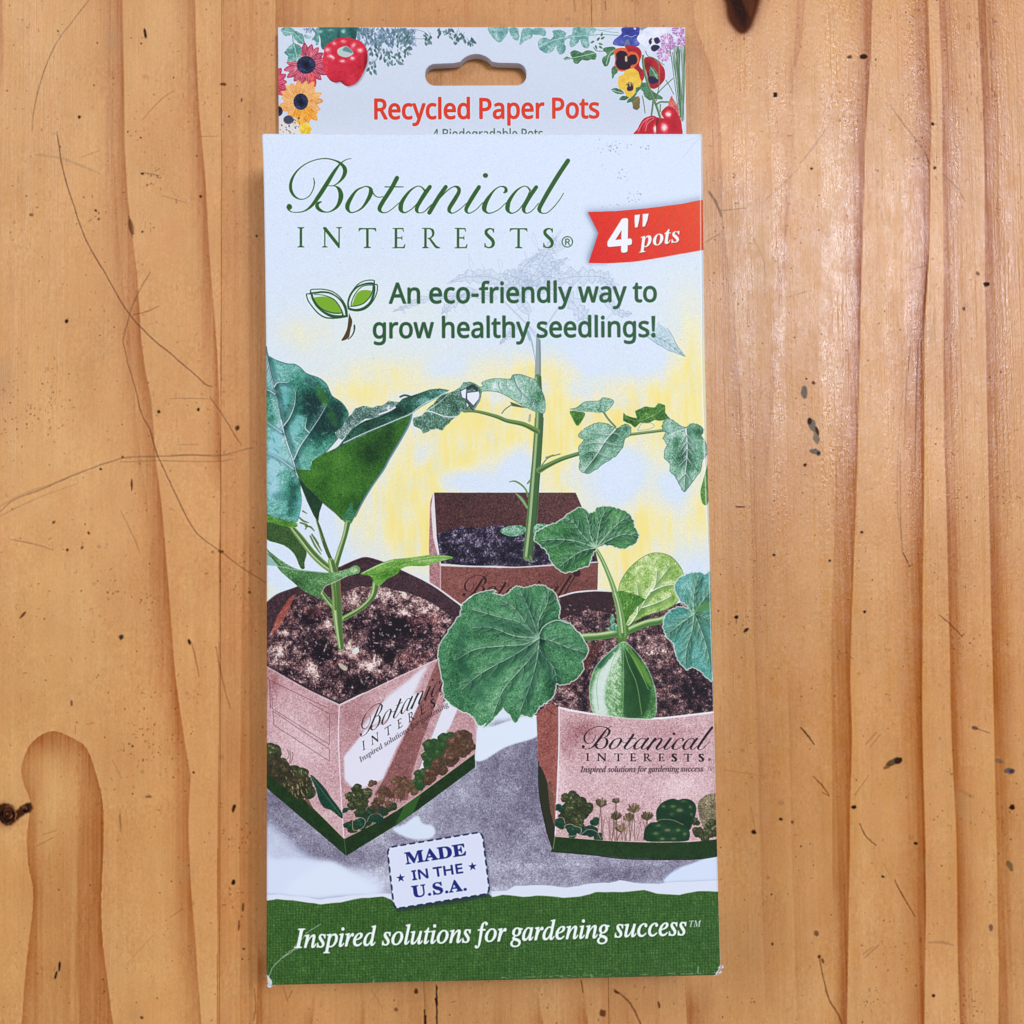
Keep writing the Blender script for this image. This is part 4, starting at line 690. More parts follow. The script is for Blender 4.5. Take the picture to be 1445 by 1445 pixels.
    br = zD([(345,1375),(400,1345),(480,1308),(585,1275)]); cv.line(br, [9, 7, 6, 5.5], (108, 138, 86)); cv.line([(x, y + 1.5) for x, y in br], [3, 2.4, 2, 2], (60, 88, 48), .8)
    br = zD([(880,1162),(1000,1147),(1095,1135)]); cv.line(br, 4, (130, 150, 108)); cv.line([(x, y + 1) for x, y in br], 1.2, (70, 92, 60), .9)
    cv.line(zD([(730,1025),(760,1070),(802,1115)]), 2.6, (110, 128, 118)); cv.line(zD([(120,1035),(140,1010),(175,985)]), 1.2, (90, 110, 100))
    cv.line(zD([(360,1345),(400,1300),(470,1278)]), 1.2, (80, 96, 80)); cv.line(zD([(385,1300),(430,1285)]), 2.2, (110, 130, 110), .8)
    cv.line(zD([(285,1080),(290,1045)]), 3.4, (140, 156, 160), .7)
    lf1 = zC([(1340,880),(1370,870)]) + zD([(0,850),(50,830),(100,825),(170,828),(185,805),(230,800),(290,820),(320,835),(350,880),(378,950),(375,1030),(330,1025),(270,1000),(200,960),(150,930),(90,905),(20,900),(-15,905)])
    cv.fill(zD([(170,965),(200,975),(270,1002),(240,1000),(180,990)]), (66, 84, 76), .9)
    c = cv.paint(curve(lf1, 4, True), TOM, [(725,548,14,8,.15),(755,565,12,12,-.25),(765,550,10,14,-.3),(700,545,8,6,.25),(715,560,8,4,-.1)], amp=.13, mid=.12, base=.66)
    veins(cv, c, [zD([(190,810),(215,880),(270,940),(340,1000),(372,1030)])], (70, 100, 96), (210, 226, 240), 1.0, .8)
    veins(cv, c, [zD([(150,840),(150,880),(190,910)]), zD([(100,850),(105,880),(130,915)]), zD([(290,825),(290,850),(350,900)]), zD([(230,960),(240,920),(225,880)]), zD([(300,990),(310,950),(290,920)])], (70, 104, 96), (214, 230, 240), .7, .7)
    cv.line(curve(lf1, 4, True), .8, (74, 104, 110), .75, n=1)
    c = cv.paint(curve(zD([(530,1010),(570,1000),(620,965),(700,960),(730,940),(792,960),(760,1010),(720,1030),(650,1025),(600,1022)]), 4, True), TOM, amp=.16, mid=.18, base=.62)
    cv.line(curve(zD([(530,1010),(570,1000),(620,965),(700,960),(730,940),(792,960),(760,1010),(720,1030),(650,1025),(600,1022)]), 4, True), .8, (84, 110, 116), .8, n=1)
    cv.paint(curve(zD([(530,1020),(600,1025),(620,1040),(600,1080),(572,1110),(542,1060)]), 3, True), GREEN, amp=.14, base=.5); cv.line(zD([(532,1012),(600,1024),(690,1028),(722,1030)]), .9, (206, 220, 226), .8)
    cv.line(zD([(560,1030),(580,1060),(572,1100)]), .7, (40, 70, 30), .7)
    R3 = [(850,1030),(880,1052),(930,1062),(920,1020),(980,995),(1040,1000),(1060,975),(1102,985),(1100,1030),(1130,1065),(1080,1080),(1040,1072),(1000,1090),(950,1090),(920,1120),(895,1100),(850,1078)]
    c = cv.paint(jag(zD(R3), .8, 2, 8), GREEN, [(915,588,10,5,.15),(890,595,6,5,-.2),(935,585,8,5,-.1)], amp=.16, mid=.12, base=.45)
    cv.line(zD([(860,1060),(940,1080),(1040,1040),(1095,1000)]), .8, (150, 180, 120), .7, c); cv.line(zD([(935,1135),(960,1095),(1010,1090),(1035,1110),(1000,1130),(935,1138)]), .9, (140, 160, 160), .8)
    R1 = [(600,1140),(580,1172),(615,1190),(590,1220),(582,1262),(590,1320),(586,1362),(605,1388),(640,1395),(680,1375),(740,1330),(800,1292),(845,1240),(862,1180),(893,1168),(895,1120),(860,1098),(820,1120),(790,1120),(760,1100),(700,1090),(650,1108)]
    c = cv.paint(jag(curve(zD(R1), 2, True), .7, 2, 9), TOM, [(836,645,11,9,-.5),(833,625,10,14,-.1),(868,615,10,16,-.35),(852,602,14,6,.1),(845,640,6,14,.15),(884,605,6,6,-.35),(845,620,4,16,.1,30)], amp=.13, mid=.11, base=.62)
    veins(cv, c, [zD([(810,1120),(740,1200),(690,1280),(610,1385)])], (222, 234, 244), (50, 84, 62), 1.5, .95)
    veins(cv, c, [zD([(770,1165),(720,1160),(650,1150)]), zD([(730,1215),(680,1210),(600,1225)]), zD([(700,1265),(650,1260),(590,1290)]), zD([(740,1205),(780,1220),(830,1230)]), zD([(700,1270),(740,1290),(770,1300)]), zD([(780,1150),(820,1160),(850,1190)])], (214, 228, 238), (50, 84, 62), .8, .7)
    cv.line(jag(curve(zD(R1), 2, True), .7, 2, 9), .8, (64, 96, 96), .8, n=1)
    R4 = zD([(1085,1095),(1110,1065),(1150,1075),(1180,1100),(1230,1118),(1250,1098),(1290,1097),(1335,1132),(1318,1165),(1348,1220),(1355,1280),(1325,1310),(1318,1365),(1290,1415),(1240,1480),(1215,1505),(1190,1470),(1160,1410),(1130,1380),(1130,1335),(1097,1302),(1100,1250),(1115,1222),(1088,1185),(1105,1150),(1085,1130)])
    c = cv.paint(jag(curve(R4, 2, True), .7, 2, 10), TOM, [(962,640,10,14,-.45),(985,610,12,8,-.4),(955,620,6,12,-.2),(972,652,14,10,-.35),(950,612,8,8,.2),(975,675,10,12,.0),(990,640,6,12,-.15)], amp=.14, mid=.12, base=.6)
    veins(cv, c, [zD([(1225,1125),(1232,1200),(1232,1300),(1220,1400),(1215,1495)])], (224, 236, 246), (44, 78, 60), 1.4, .95)
    side_veins(cv, c, zD([(1225,1125),(1232,1200),(1232,1300),(1215,1495)]), 5, 16, 45, (214, 228, 240), (44, 78, 60), .8, .75)
    veins(cv, c, [zD([(1225,1122),(1170,1135),(1095,1175)])], (90, 120, 130), (220, 230, 240), .8, .7)
    cv.line(jag(curve(R4, 2, True), .7, 2, 10), .8, (64, 96, 104), .8, n=1)
    cv.paint(curve(zF([(1362,-30),(1345,20),(1325,90),(1313,150),(1322,205),(1342,226),(1358,212),(1370,150)]), 4, True), GREEN, amp=.12, base=.6)
    # little leaves on the tomato stem
    cv.line(zF([(165,85),(200,82),(240,105),(268,140),(275,175)]), [1, 2.2, 2.4, 2.2, 2], (110, 136, 92)); cv.line(zF([(205,155),(240,190),(272,240)]), [1.5, 4, 3], (128, 156, 112)); cv.line(zF([(275,95),(290,75)]), 2.4, (120,140,104))
    c = cv.paint(curve(zF([(110,380),(150,355),(220,345),(262,360),(262,390),(210,410),(150,408)]), 4, True), TOM, amp=.18, mid=.16, base=.5); c = cv.paint(curve(zF([(310,360),(340,335),(400,345),(380,390),(340,420),(315,400)]), 4, True), TOM, amp=.18, mid=.16, base=.5)
    cv.line(zF([(255,545),(300,565),(290,530)]), 2.4, (120, 140, 110), .8)
    # ---- aubergine seedling
    LA = zC([(58,695),(80,690),(120,712),(190,735),(235,738),(270,758),(310,795),(380,820),(425,855),(445,895),(462,930),(505,958),(535,988),(560,1035),(548,1070),(560,1090),(500,1180),(430,1260),(385,1300),(335,1325),(340,1390),(300,1450),(272,1470),(280,1560),(262,1660),(240,1690),(180,1675),(120,1660),(58,1632)])
    LEAF2 = [(22, 50, 50), (42, 96, 84), (84, 146, 132), (134, 186, 188), (184, 218, 232)]
    c = cv.paint(curve(LA, 4, True), LEAF2, [(392,530,14,20,.22),(410,520,22,8,.1),(440,570,26,26,-.5),(455,560,14,10,-.1),(470,600,18,22,-.45),(478,575,12,14,-.3),(445,610,14,22,-.3),(400,620,24,40,.18),(385,670,16,50,.22),(420,640,14,20,.05),(398,575,10,16,.18),(385,590,8,6,-.25),(430,660,20,12,.1),(378,555,6,20,-.1),(410,690,10,20,-.25),(425,710,14,26,-.05),(455,640,14,16,.1),(395,700,14,20,.1)], amp=.11, mid=.11, base=.52)
    for x, y, rx, ry, an, al, co in ((388,625,9,26,8,.55,(140,196,214)),(384,675,8,30,0,.5,(150,200,220)),(402,560,7,20,12,.45,(120,180,190)),(420,600,8,16,20,.5,(130,190,196)),(398,650,8,14,0,.4,(160,206,224)),(432,650,6,22,30,.35,(110,170,150)),(380,530,5,16,0,.4,(130,186,200)),(455,560,6,18,-25,.45,(70,120,54)),(470,590,5,14,-20,.4,(60,110,50)),(440,540,14,4,30,.35,(60,90,100)),(425,720,6,22,0,.4,(120,176,190)),(412,705,5,26,10,.4,(30,76,70)),(442,700,5,24,-10,.35,(40,90,80)),(405,590,4,22,10,.45,(24,70,66)),(395,700,12,6,0,.35,(60,110,110))):
        ca, sa = math.cos(math.radians(an)), math.sin(math.radians(an))
        cv.fill([(x + rx * math.cos(t) * ca - ry * math.sin(t) * sa, y + rx * math.cos(t) * sa + ry * math.sin(t) * ca) for t in np.linspace(0, 6.28, 16)[:-1]], co, min(.9, al * 1.4), c, soft=1.8)
    qq = np.random.default_rng(66)
    for i in range(130):      # crinkled surface between the veins
        x, y = qq.uniform(376, 480), qq.uniform(515, 730); a = qq.uniform(-.6, 1.2); l = qq.uniform(4, 11)
        pth = [(x, y), (x + l * .5 * math.cos(a), y + l * .5 * math.sin(a) - 1), (x + l * math.cos(a), y + l * math.sin(a))]
        cv.soft_line(pth, 1.5, (20, 60, 60) if i % 2 else (160, 206, 214), .4, c, .5)
    mid_ = zC([(66,700),(82,770),(105,860),(132,960),(160,1100),(190,1210),(225,1310),(250,1400),(270,1450)])
    vl, vd = (196, 222, 236), (18, 48, 50)
    veins(cv, c, [mid_], vl, vd, 2.2, .95)
    veins(cv, c, [zC([(168,1110),(205,1060),(235,985),(242,905)]), zC([(232,1310),(270,1230),(325,1150),(385,1060),(425,990)]), zC([(160,1150),(110,1115),(58,1075)]), zC([(230,1370),(150,1310),(58,1265)]), zC([(110,880),(135,850),(200,850)]), zC([(120,920),(90,900),(60,890)]), zC([(325,1150),(300,1120),(310,1060)])], vl, vd, 1.4, .85)
    side_veins(cv, c, mid_, 9, 16, 55, (170, 206, 216), vd, .6, .5, seed=8)
    cv.line(zC([(66,700),(82,770),(105,860),(132,960),(155,1070)]), .8, (24, 50, 60), .8, c)
    cv.line(curve(LA, 4, True)[:70], .9, (50, 78, 90), .7, n=1)
    cv.line(zC([(58,1635),(120,1660),(180,1677),(240,1692)]), 1.2, (40, 60, 60), .7)
    # green underside lobe
    LB = zE([(245,10),(330,15),(340,-40),(400,-80),(540,-142),(640,-190),(760,-245),(850,-285),(940,-318),(925,-270),(900,-220),(860,-150),(800,-50),(770,10),(700,110),(640,210),(600,290),(575,335),(548,338),(520,310),(480,270),(425,225),(405,208),(350,150),(290,95)])
    c = cv.paint(LB, [(20, 44, 22), (34, 72, 28), (58, 104, 36), (84, 130, 56), (120, 160, 96)], [(480,650,20,14,.15),(520,640,20,20,-.35),(540,620,14,20,-.15),(470,690,30,14,.1),(500,710,20,10,-.2),(455,690,10,14,-.2),(550,610,10,20,-.2),(440,668,16,8,.15)], amp=.11, mid=.07, base=.5)
    cv.paint(zE([(600,292),(575,335),(548,338),(520,305),(560,240),(580,200)]), TEAL, amp=.12, base=.35, alpha=.6, soft=1)
    cv.line(zE([(940,-318),(925,-265),(900,-215),(860,-145),(800,-45),(770,12),(700,112),(640,212),(600,292)]), 2.6, (92, 124, 140), .85)
    cv.line(zE([(245,12),(290,97),(350,152),(405,210),(480,272),(520,312)]), 1.0, (30, 52, 36), .7)
    cv.paint(zE([(255,60),(290,95),(350,152),(405,210),(385,270),(378,330),(350,285),(310,200)]), [(16, 36, 28), (34, 66, 42), (60, 92, 64)], amp=.12, base=.45)
    SER = zC([(555,1060),(600,1008),(650,990),(700,1000),(760,985),(800,962),(868,965),(845,1010),(790,1040),(740,1055),(660,1068),(610,1110),(560,1160),(520,1195),(490,1180),(478,1145),(520,1115)])
    c = cv.paint(jag(SER, .9, 2, 12), [(40, 62, 58), (74, 102, 96), (116, 142, 138), (168, 188, 196), (212, 222, 240)], [(520,585,12,6,-.2),(550,575,10,4,.25),(490,610,14,8,.1)], amp=.18, mid=.18, base=.45)
    FB = zC([(500,1230),(540,1180),(575,1135),(620,1100),(660,1078),(740,1055),(810,1022),(862,970),(885,945),(950,925),(1050,890),(1110,885),(1165,895),(1130,925),(1060,960),(1000,992),(935,1042),(850,1080),(760,1118),(640,1168),(540,1222),(430,1285)])
    c = cv.paint(FB, [(16, 38, 34), (30, 66, 54), (60, 104, 88), (110, 158, 158), (170, 206, 218)], [(520,600,16,10,-.2),(560,580,14,8,-.3),(580,562,14,6,-.1),(600,565,20,6,.35),(620,553,16,5,.3),(575,590,20,4,.15),(500,620,12,8,.0)], amp=.13, mid=.1, base=.4)
    cv.line(zC([(530,1212),(640,1160),(760,1110),(850,1072),(935,1035),(1000,985),(1080,945),(1150,905)]), 1.6, (180, 206, 214), .9)
    cv.line(zC([(745,1040),(800,1020),(840,998)]), 2.4, (216, 226, 242), .9); cv.line(zC([(870,935),(900,925),(940,935),(965,925)]), 2.6, (52, 62, 56), .9)
    cv.line(zC([(560,1180),(620,1110),(680,1080),(790,1045)]), .9, (20, 36, 34), .7)
    RL = zC([(945,1060),(1000,1045),(1045,1000),(1090,950),(1160,908),(1212,890),(1250,850),(1295,842),(1340,868),(1362,910),(1348,960),(1318,1015),(1255,1015),(1220,1042),(1180,1078),(1140,1108),(1125,1140),(1085,1125),(1060,1132),(1010,1155),(985,1125),(950,1110)])
    c = cv.paint(jag(RL, .9, 2, 13), [(28, 50, 42), (56, 88, 72), (96, 132, 116), (150, 182, 184), (206, 222, 238)], [(630,560,14,6,-.25),(615,580,10,6,.1),(650,545,10,5,.25),(625,600,20,6,-.12),(640,575,10,5,-.2),(600,600,8,6,.0)], amp=.17, mid=.14, base=.47)
    cv.line(zC([(950,1035),(1040,1020),(1130,1050),(1200,1055),(1250,1030)]), 1.6, (212, 224, 236), .9, c); cv.line(zC([(1010,1030),(1090,980),(1180,900)]), 1.0, (206, 220, 230), .7, c)
    for q in ([(1232,900),(1270,880),(1265,950),(1240,940)], [(1270,910),(1345,900),(1350,940),(1310,990),(1270,950)], [(1262,960),(1285,985),(1270,1005)]):
        cv.fill(zC(q), (214, 224, 246), 1); cv.line(zC(q + q[:1]), 1.3, (62, 66, 80), .8, n=1)
    cv.line(zC([(1275,885),(1305,870),(1330,890)]), 4.6, (50, 52, 60), .9); cv.line(zC([(1310,1015),(1340,960),(1352,915)]), 2.2, (130, 140, 160), .9); cv.line(zC([(1270,950),(1295,1000),(1310,1015)]), 2, (60, 76, 70), .9)
    # lower-left leaves and stalks (E frame)
    c = cv.paint(curve(zE([(58,275),(120,300),(190,318),(245,330),(250,355),(190,358),(110,340),(58,335)]), 3, True), GREEN, amp=.12, base=.6)
    c = cv.paint(curve(zE([(58,330),(140,345),(215,365),(250,420),(300,490),(308,520),(295,570),(296,605),(270,600),(235,520),(170,465),(58,425)]), 3, True), [(26, 44, 24), (52, 80, 42), (82, 112, 66), (116, 144, 98)], amp=.13, mid=.06, base=.42)
    for q in ([(265,300),(290,320),(320,330)], [(285,260),(310,275)], [(300,350),(330,355),(355,380)], [(270,330),(310,345),(300,370)], [(330,410),(360,470),(395,520)], [(340,400),(370,450),(398,500)], [(355,420),(380,455)]):
        cv.line(zE(q), [2.2] + [2.6] * (len(q) - 2) + [1.2], (86, 110, 60), .9)
    cv.line(zE([(368,310),(385,360),(410,440),(440,520),(470,580)]), [2, 4, 5, 5, 4], (70, 96, 52)); cv.line(zE([(362,310),(380,370),(405,440)]), 1, (170, 190, 150), .7)
    def stalk(pts, w, lo=(70, 100, 56), mi=(120, 150, 94), hi=(186, 204, 160)):
        p = zE(pts); cv.line(p, w, mi); cv.line([(x + .22 * (w[i] if not np.isscalar(w) else w), y + .6) for i, (x, y) in enumerate(p)], [a * .45 for a in w], lo, .8); cv.line([(x - .22 * w[i], y - .3) for i, (x, y) in enumerate(p)], [a * .2 for a in w], hi, .8)
    stalk([(225,365),(270,420),(340,510),(400,570),(450,610)], [7, 9, 10, 10, 9]); stalk([(555,330),(540,400),(515,480),(490,560),(475,610)], [8, 7, 7.5, 8, 9])
    stalk([(455,560),(475,640),(480,700)], [9, 12, 10])
    stalk([(395,740),(430,790),(470,835),(490,860)], [5, 7, 8, 8]); stalk([(725,690),(705,770),(640,840),(530,905)], [10, 8, 7, 7])
    stalk([(480,660),(488,760),(492,860),(500,960),(515,1080)], [14, 13, 14, 11, 8]); cv.line(zE([(508,680),(514,760),(520,850)]), 1.0, (150, 96, 80), .9)
    cv.line(zE([(470,690),(478,760),(482,850)]), 3.0, (66, 84, 42), .7)
    L1 = zE([(58,480),(100,515),(160,560),(240,605),(330,620),(440,630),(500,622),(560,605),(600,585),(628,600),(622,632),(560,650),(500,668),(440,700),(410,720),(392,760),(430,800),(400,790),(300,745),(230,690),(150,620),(110,560)])
    c = cv.paint(curve(L1, 3, True), [(36, 64, 36), (62, 100, 62), (96, 138, 92), (146, 184, 140), (190, 212, 190)], [(430,815,20,6,-.1),(420,825,14,8,-.25),(480,810,14,6,.2),(500,805,8,5,.3),(450,820,14,4,.1),(395,795,14,6,.0)], amp=.14, mid=.07, base=.45)
    cv.line(zE([(130,590),(240,612),(340,622),(440,632)]), 1.4, (150, 184, 170), .8); cv.line(zE([(395,760),(420,712),(470,690),(550,650)]), 1.2, (186, 204, 176), .8)
    cv.line(zE([(58,505),(100,540),(150,590)]), 1.4, (40, 60, 40), .7)
    cv.fill(zE([(58,500),(110,560),(125,590),(58,585)]), (128, 172, 160), .8)
    L2 = zE([(630,640),(680,610),(750,575),(830,550),(930,540),(1040,525),(1130,525),(1190,540),(1120,560),(1020,590),(930,590),(880,605),(850,640),(790,670),(745,710),(715,690),(690,650)])
    c = cv.paint(curve(L2, 3, True), [(46, 84, 28), (76, 122, 46), (110, 156, 72), (150, 186, 120), (190, 214, 180)], [(545,812,14,5,-.25),(560,805,14,4,-.15),(600,790,24,4,.25),(540,800,18,4,.1),(630,787,20,4,.1)], amp=.12, mid=.06, base=.5)
    cv.line(zE([(640,640),(740,640),(830,590),(900,570),(1050,545),(1170,540)]), .9, (60, 96, 44), .6, c)
    cv.line(zE([(645,632),(750,583),(830,556)]), 1.2, (196, 214, 186), .8)
    # ---- cucumber seedling
    def petiole(pts, w, fuzz=True):
        p = zF(pts); w = np.array(w, float)
        cv.line(p, w, (118, 152, 96)); cv.line([(x + .5, y + .25 * w[i]) for i, (x, y) in enumerate(p)], w * .4, (66, 104, 52), .75); cv.line([(x - .4, y - .25 * w[i]) for i, (x, y) in enumerate(p)], w * .25, (190, 210, 172), .85)
    petiole([(690,495),(725,560),(760,640),(790,720),(812,800)], [5, 5.5, 6, 7, 8])
    CT = zF([(820,745),(835,680),(880,610),(940,555),(1000,520),(1060,511),(1130,530),(1185,585),(1212,650),(1190,700),(1165,745),(1180,795),(1120,845),(1040,870),(960,900),(900,950),(862,965),(850,880),(830,800)])
    c = cv.paint(curve(CT, 4, True), [(70, 110, 46), (112, 150, 72), (154, 186, 112), (200, 218, 172), (222, 234, 216)], [(890,815,10,18,-.05),(920,800,14,14,.1),(910,835,14,6,.2),(950,800,8,10,-.15),(900,800,5,20,.15,30)], amp=.13, mid=.22, base=.5)
    veins(cv, c, [zF([(870,965),(930,880),(1000,760),(1060,680),(1130,590)]), zF([(1000,765),(1040,700),(1050,620)]), zF([(960,840),(1050,810),(1140,770)]), zF([(1010,745),(1090,710),(1160,700)]), zF([(930,880),(940,800),(930,700)])], (232, 240, 226), (84, 120, 60), 1.4, .95)
    cv.line(curve(CT, 4, True), .9, (90, 120, 70), .75, n=1)
    c = cv.paint(jag(zF([(800,745),(850,738),(890,750),(950,770),(985,790),(930,840),(890,890),(855,960),(835,900),(820,820)]), .8, 2, 14), GREEN, [(885,850,6,8,.15)], amp=.14, base=.55)
    for a in range(7): cv.line(zF([(850, 950), (830 + a * 16, 850 - abs(a - 3) * 4), (815 + a * 25, 760 + abs(a - 3) * 6)]), .7, (60, 96, 34), .7, c)
    petiole([(588,1018),(640,1015),(700,1010),(770,1000),(830,985)], [10, 11, 10, 11, 12]); petiole([(865,985),(930,955),(1000,930),(1060,920),(1100,905)], [10, 10, 10, 10, 9])
    cv.line(zF([(870,960),(950,910),(1080,880),(1180,845)]), 1.8, (60, 60, 44), .7)
    cv.paint(jag(zF([(770,885),(790,880),(800,930),(835,960),(830,990),(790,985),(735,965),(770,950)]), 1, 2, 4), TOM, amp=.2, base=.5)
    cv.paint(zF([(820,900),(850,930),(880,950),(880,1000),(860,1060),(820,1060),(810,1000)]), [(40, 76, 36), (80, 120, 60), (120, 156, 96)], amp=.15, base=.5)
    petiole([(800,760),(820,830),(836,920),(845,1000)], [8, 9, 11, 11])
    CB = zF([(835,1050),(868,1052),(930,1110),(985,1185),(1020,1260),(1042,1340),(1048,1420),(1035,1500),(940,1506),(840,1500),(700,1480),(662,1455),(645,1350),(655,1270),(680,1200),(730,1140),(790,1085)])
    c = cv.paint(curve(CB, 4, True), [(26, 56, 30), (52, 92, 52), (96, 140, 92), (156, 192, 160), (214, 228, 230)], [(860,930,12,50,.3),(905,960,14,45,-.35),(895,930,8,40,-.35),(885,915,6,14,.0),(912,930,6,20,.2),(848,985,8,30,.15),(870,960,8,40,.1),(850,930,6,16,-.35),(920,990,8,20,-.1)], amp=.12, mid=.14, base=.52)
    cv.fill(curve(zF([(832,1065),(800,1120),(740,1180),(690,1240),(662,1340),(670,1440),(690,1490),(760,1490),(740,1400),(745,1300),(780,1200),(825,1120)]), 4, True), (206, 226, 232), .85, c, soft=1.6)
    cv.fill(curve(zF([(700,1160),(690,1190),(720,1200),(790,1120),(826,1070),(790,1090)]), 4, True), (40, 92, 66), .8, c, soft=1)
    cv.fill(curve(zF([(852,1070),(846,1180),(852,1300),(846,1440),(860,1495),(960,1495),(1005,1420),(1010,1330),(960,1250),(900,1150)]), 4, True), (34, 72, 38), .8, c, soft=1.8)
    cv.fill(curve(zF([(880,1075),(930,1130),(985,1215),(1020,1300),(1000,1300),(930,1200)]), 4, True), (112, 156, 70), .75, c, soft=1.2)
    for i_ in range(26):
        y_ = 1110 + i_ * 15; x_ = 790 + 30 * math.sin(i_ * 1.7); cv.line(zF([(x_, y_), (x_ + 14, y_ + 12)]), 2.6, (196, 220, 190), .6, c)
    for q in ([(848,1060),(850,1150),(850,1300),(845,1480)], [(848,1060),(880,1180),(930,1300),(960,1480)], [(850,1060),(930,1180),(1000,1330)]): cv.line(zF(q), 1.1, (156, 190, 130), .6, c)
    for q in ([(835,1060),(780,1180),(770,1300),(790,1460)], [(820,1070),(730,1180),(690,1300),(700,1450)]): cv.line(zF(q), 1.2, (120, 168, 130), .5, c)
    cv.line(curve(CB, 4, True), 1.2, (196, 212, 210), .6, n=1)
    def bigleaf(out, ctr, spokes, cols, blobs, seed, rim=1.8, base=.45):
        o = jag(curve(out, 2, True), 1.0, 3, seed)
        cv.line(np.vstack([o, o[:1]]), rim * 1.7, (196, 212, 214), .85, n=1)
        c = cv.paint(o, cols, blobs, amp=.12, mid=.09, big=.03, base=base)
        q = np.random.default_rng(seed)
        for k, s_ in enumerate(spokes):
            p = [ctr] + list(s_)
            veins(cv, c, [p], (176, 206, 184), (16, 50, 36), 1.5, .8, off=(1.2, 1.0))
            m = curve([a[:2] for a in p], 10); N = len(m)
            for i in range(1, 6):
                kk = int(N * i / 6.2); d = m[min(kk + 2, N - 1)] - m[max(kk - 2, 0)]; d = d / (np.hypot(*d) + 1e-6)
                for sg in (1, -1):
                    a = math.radians(q.uniform(32, 52)) * sg; e = np.array([d[0] * math.cos(a) - d[1] * math.sin(a), d[0] * math.sin(a) + d[1] * math.cos(a)])
                    l = q.uniform(12, 22) * (1 - i * .06)
                    veins(cv, c, [[m[kk], m[kk] + e * l * .55, m[kk] + e * l + d * l * .35]], (150, 190, 164), (18, 52, 38), .75, .6)
        for i in range(60):     # small crinkles between the veins
            k = q.integers(0, len(o)); t = q.uniform(.3, .92); pt = np.array(ctr) * (1 - t) + o[k] * t
            d = (o[k] - np.array(ctr)); d = d / (np.hypot(*d) + 1e-6); n_ = np.array([-d[1], d[0]]); l = q.uniform(2, 6)
            cv.line([pt, pt + d * l * .6 + n_ * l * .4, pt + d * l + n_ * l], .6, (16, 52, 40) if i % 2 else (156, 196, 172), .45, c)
        for i in range(260):    # pencil strokes following the leaf outwards
            k = q.integers(0, len(o)); t = q.uniform(.15, .95); pt = np.array(ctr) * (1 - t) + o[k] * t
            d = (o[k] - np.array(ctr)); d = d / (np.hypot(*d) + 1e-6); l = q.uniform(3, 9)
            cv.line([pt, pt + d * l], .55, (22, 62, 46) if i % 2 else (166, 206, 178), .34, c)
        return c
    UL = zF([(318,440),(330,390),(370,362),(430,340),(480,310),(550,258),(605,240),(632,265),(650,275),(682,262),(690,238),(760,232),(830,250),(880,275),(910,320),(920,365),(942,405),(920,450),(855,485),(800,475),(730,462),(690,482),(660,530),(640,585),(580,605),(500,630),(450,600),(410,550),(385,490)])
    bigleaf(UL, (841, 773), [zF([(560,440),(440,430),(345,440)]), zF([(600,400),(550,330),(500,300)]), zF([(650,400),(640,330),(625,280)]), zF([(600,500),(520,550),(470,590)]), zF([(700,380),(720,300),(750,245)]), zF([(780,370),(850,310),(890,300)]), zF([(790,420),(860,400),(935,410)])],
            [(20, 58, 28), (42, 92, 52), (80, 132, 84), (120, 166, 118), (190, 214, 196)], [(800,755,20,10,-.15),(850,740,10,10,-.15),(870,735,10,12,.2),(860,760,20,10,.05),(800,790,20,14,.0),(880,765,14,8,.1),(825,780,12,6,-.15)], 31)
    BL = zE([(1240,835),(1268,795),(1350,748),(1440,738)]) + zF([(60,755),(100,765),(135,768),(170,742),(210,712),(260,722),(320,706),(380,714),(428,745),(450,790),(470,850),(460,905),(520,932),(560,970),(598,1020),(640,1095),(600,1160),(608,1205),(560,1270),(488,1305),(445,1290),(438,1345),(400,1400),(345,1430),(300,1500),(240,1480),(200,1530),(130,1440),(70,1510),(10,1560)]) + [(690,1015),(682,1023),(674,1022),(668,1011),(652,1003),(640,996),(628,985),(626,965),(620,940),(620,915),(628,900),(640,880),(650,868)]
    bigleaf(BL, (761, 900.5), [zF([(200,1010),(60,960),(-60,960)]), zF([(230,930),(120,900),(-60,850)]), zF([(300,900),(260,800),(230,740)]), zF([(310,1000),(200,850),(110,790)]), zF([(250,1060),(120,1070),(-40,1090),(-150,1150)]), zF([(300,1130),(240,1200),(130,1330),(70,1470)]), zF([(350,1100),(430,1200),(450,1280)]), zF([(330,1150),(290,1300),(230,1460)]), zF([(420,1040),(520,1080),(620,1110)]), zF([(340,920),(390,820),(400,740)]), zF([(200,1120),(0,1230),(-120,1330)])],
            CUKE, [(720,860,30,16,.0),(780,850,20,20,-.05),(700,900,30,8,-.2),(665,940,20,30,.05),(800,920,30,14,.0),(780,970,10,20,-.25),(700,980,30,20,.12),(790,885,20,8,.1),(730,890,24,6,-.2),(645,950,12,30,-.15),(745,960,14,30,.08)], 32)
    cBL = cv.full(cv.mask([BL]))
    cv.soft_line(zF([(345,985),(370,950),(410,925),(460,912),(520,935)]), 6, (14, 46, 36), .55, cBL, 1.6); cv.line(zF([(345,1000),(365,960),(405,930),(455,915),(520,935)]), 1.5, (176, 206, 190), .85, cBL)
    for q_, a_ in (([(330,1000),(230,960),(120,940),(-20,950)], .5), ([(300,1060),(200,1120),(100,1230),(0,1330)], .4), ([(360,1120),(400,1200),(420,1290)], .55), ([(300,1130),(300,1250),(260,1400)], .45), ([(-120,1180),(-60,1280),(0,1400)], .5), ([(-100,960),(-130,1080),(-120,1200)], .4), ([(250,760),(290,860),(330,960)], .35)):
        cv.soft_line(zF(q_), 9, (18, 58, 50), a_, cBL, 4)
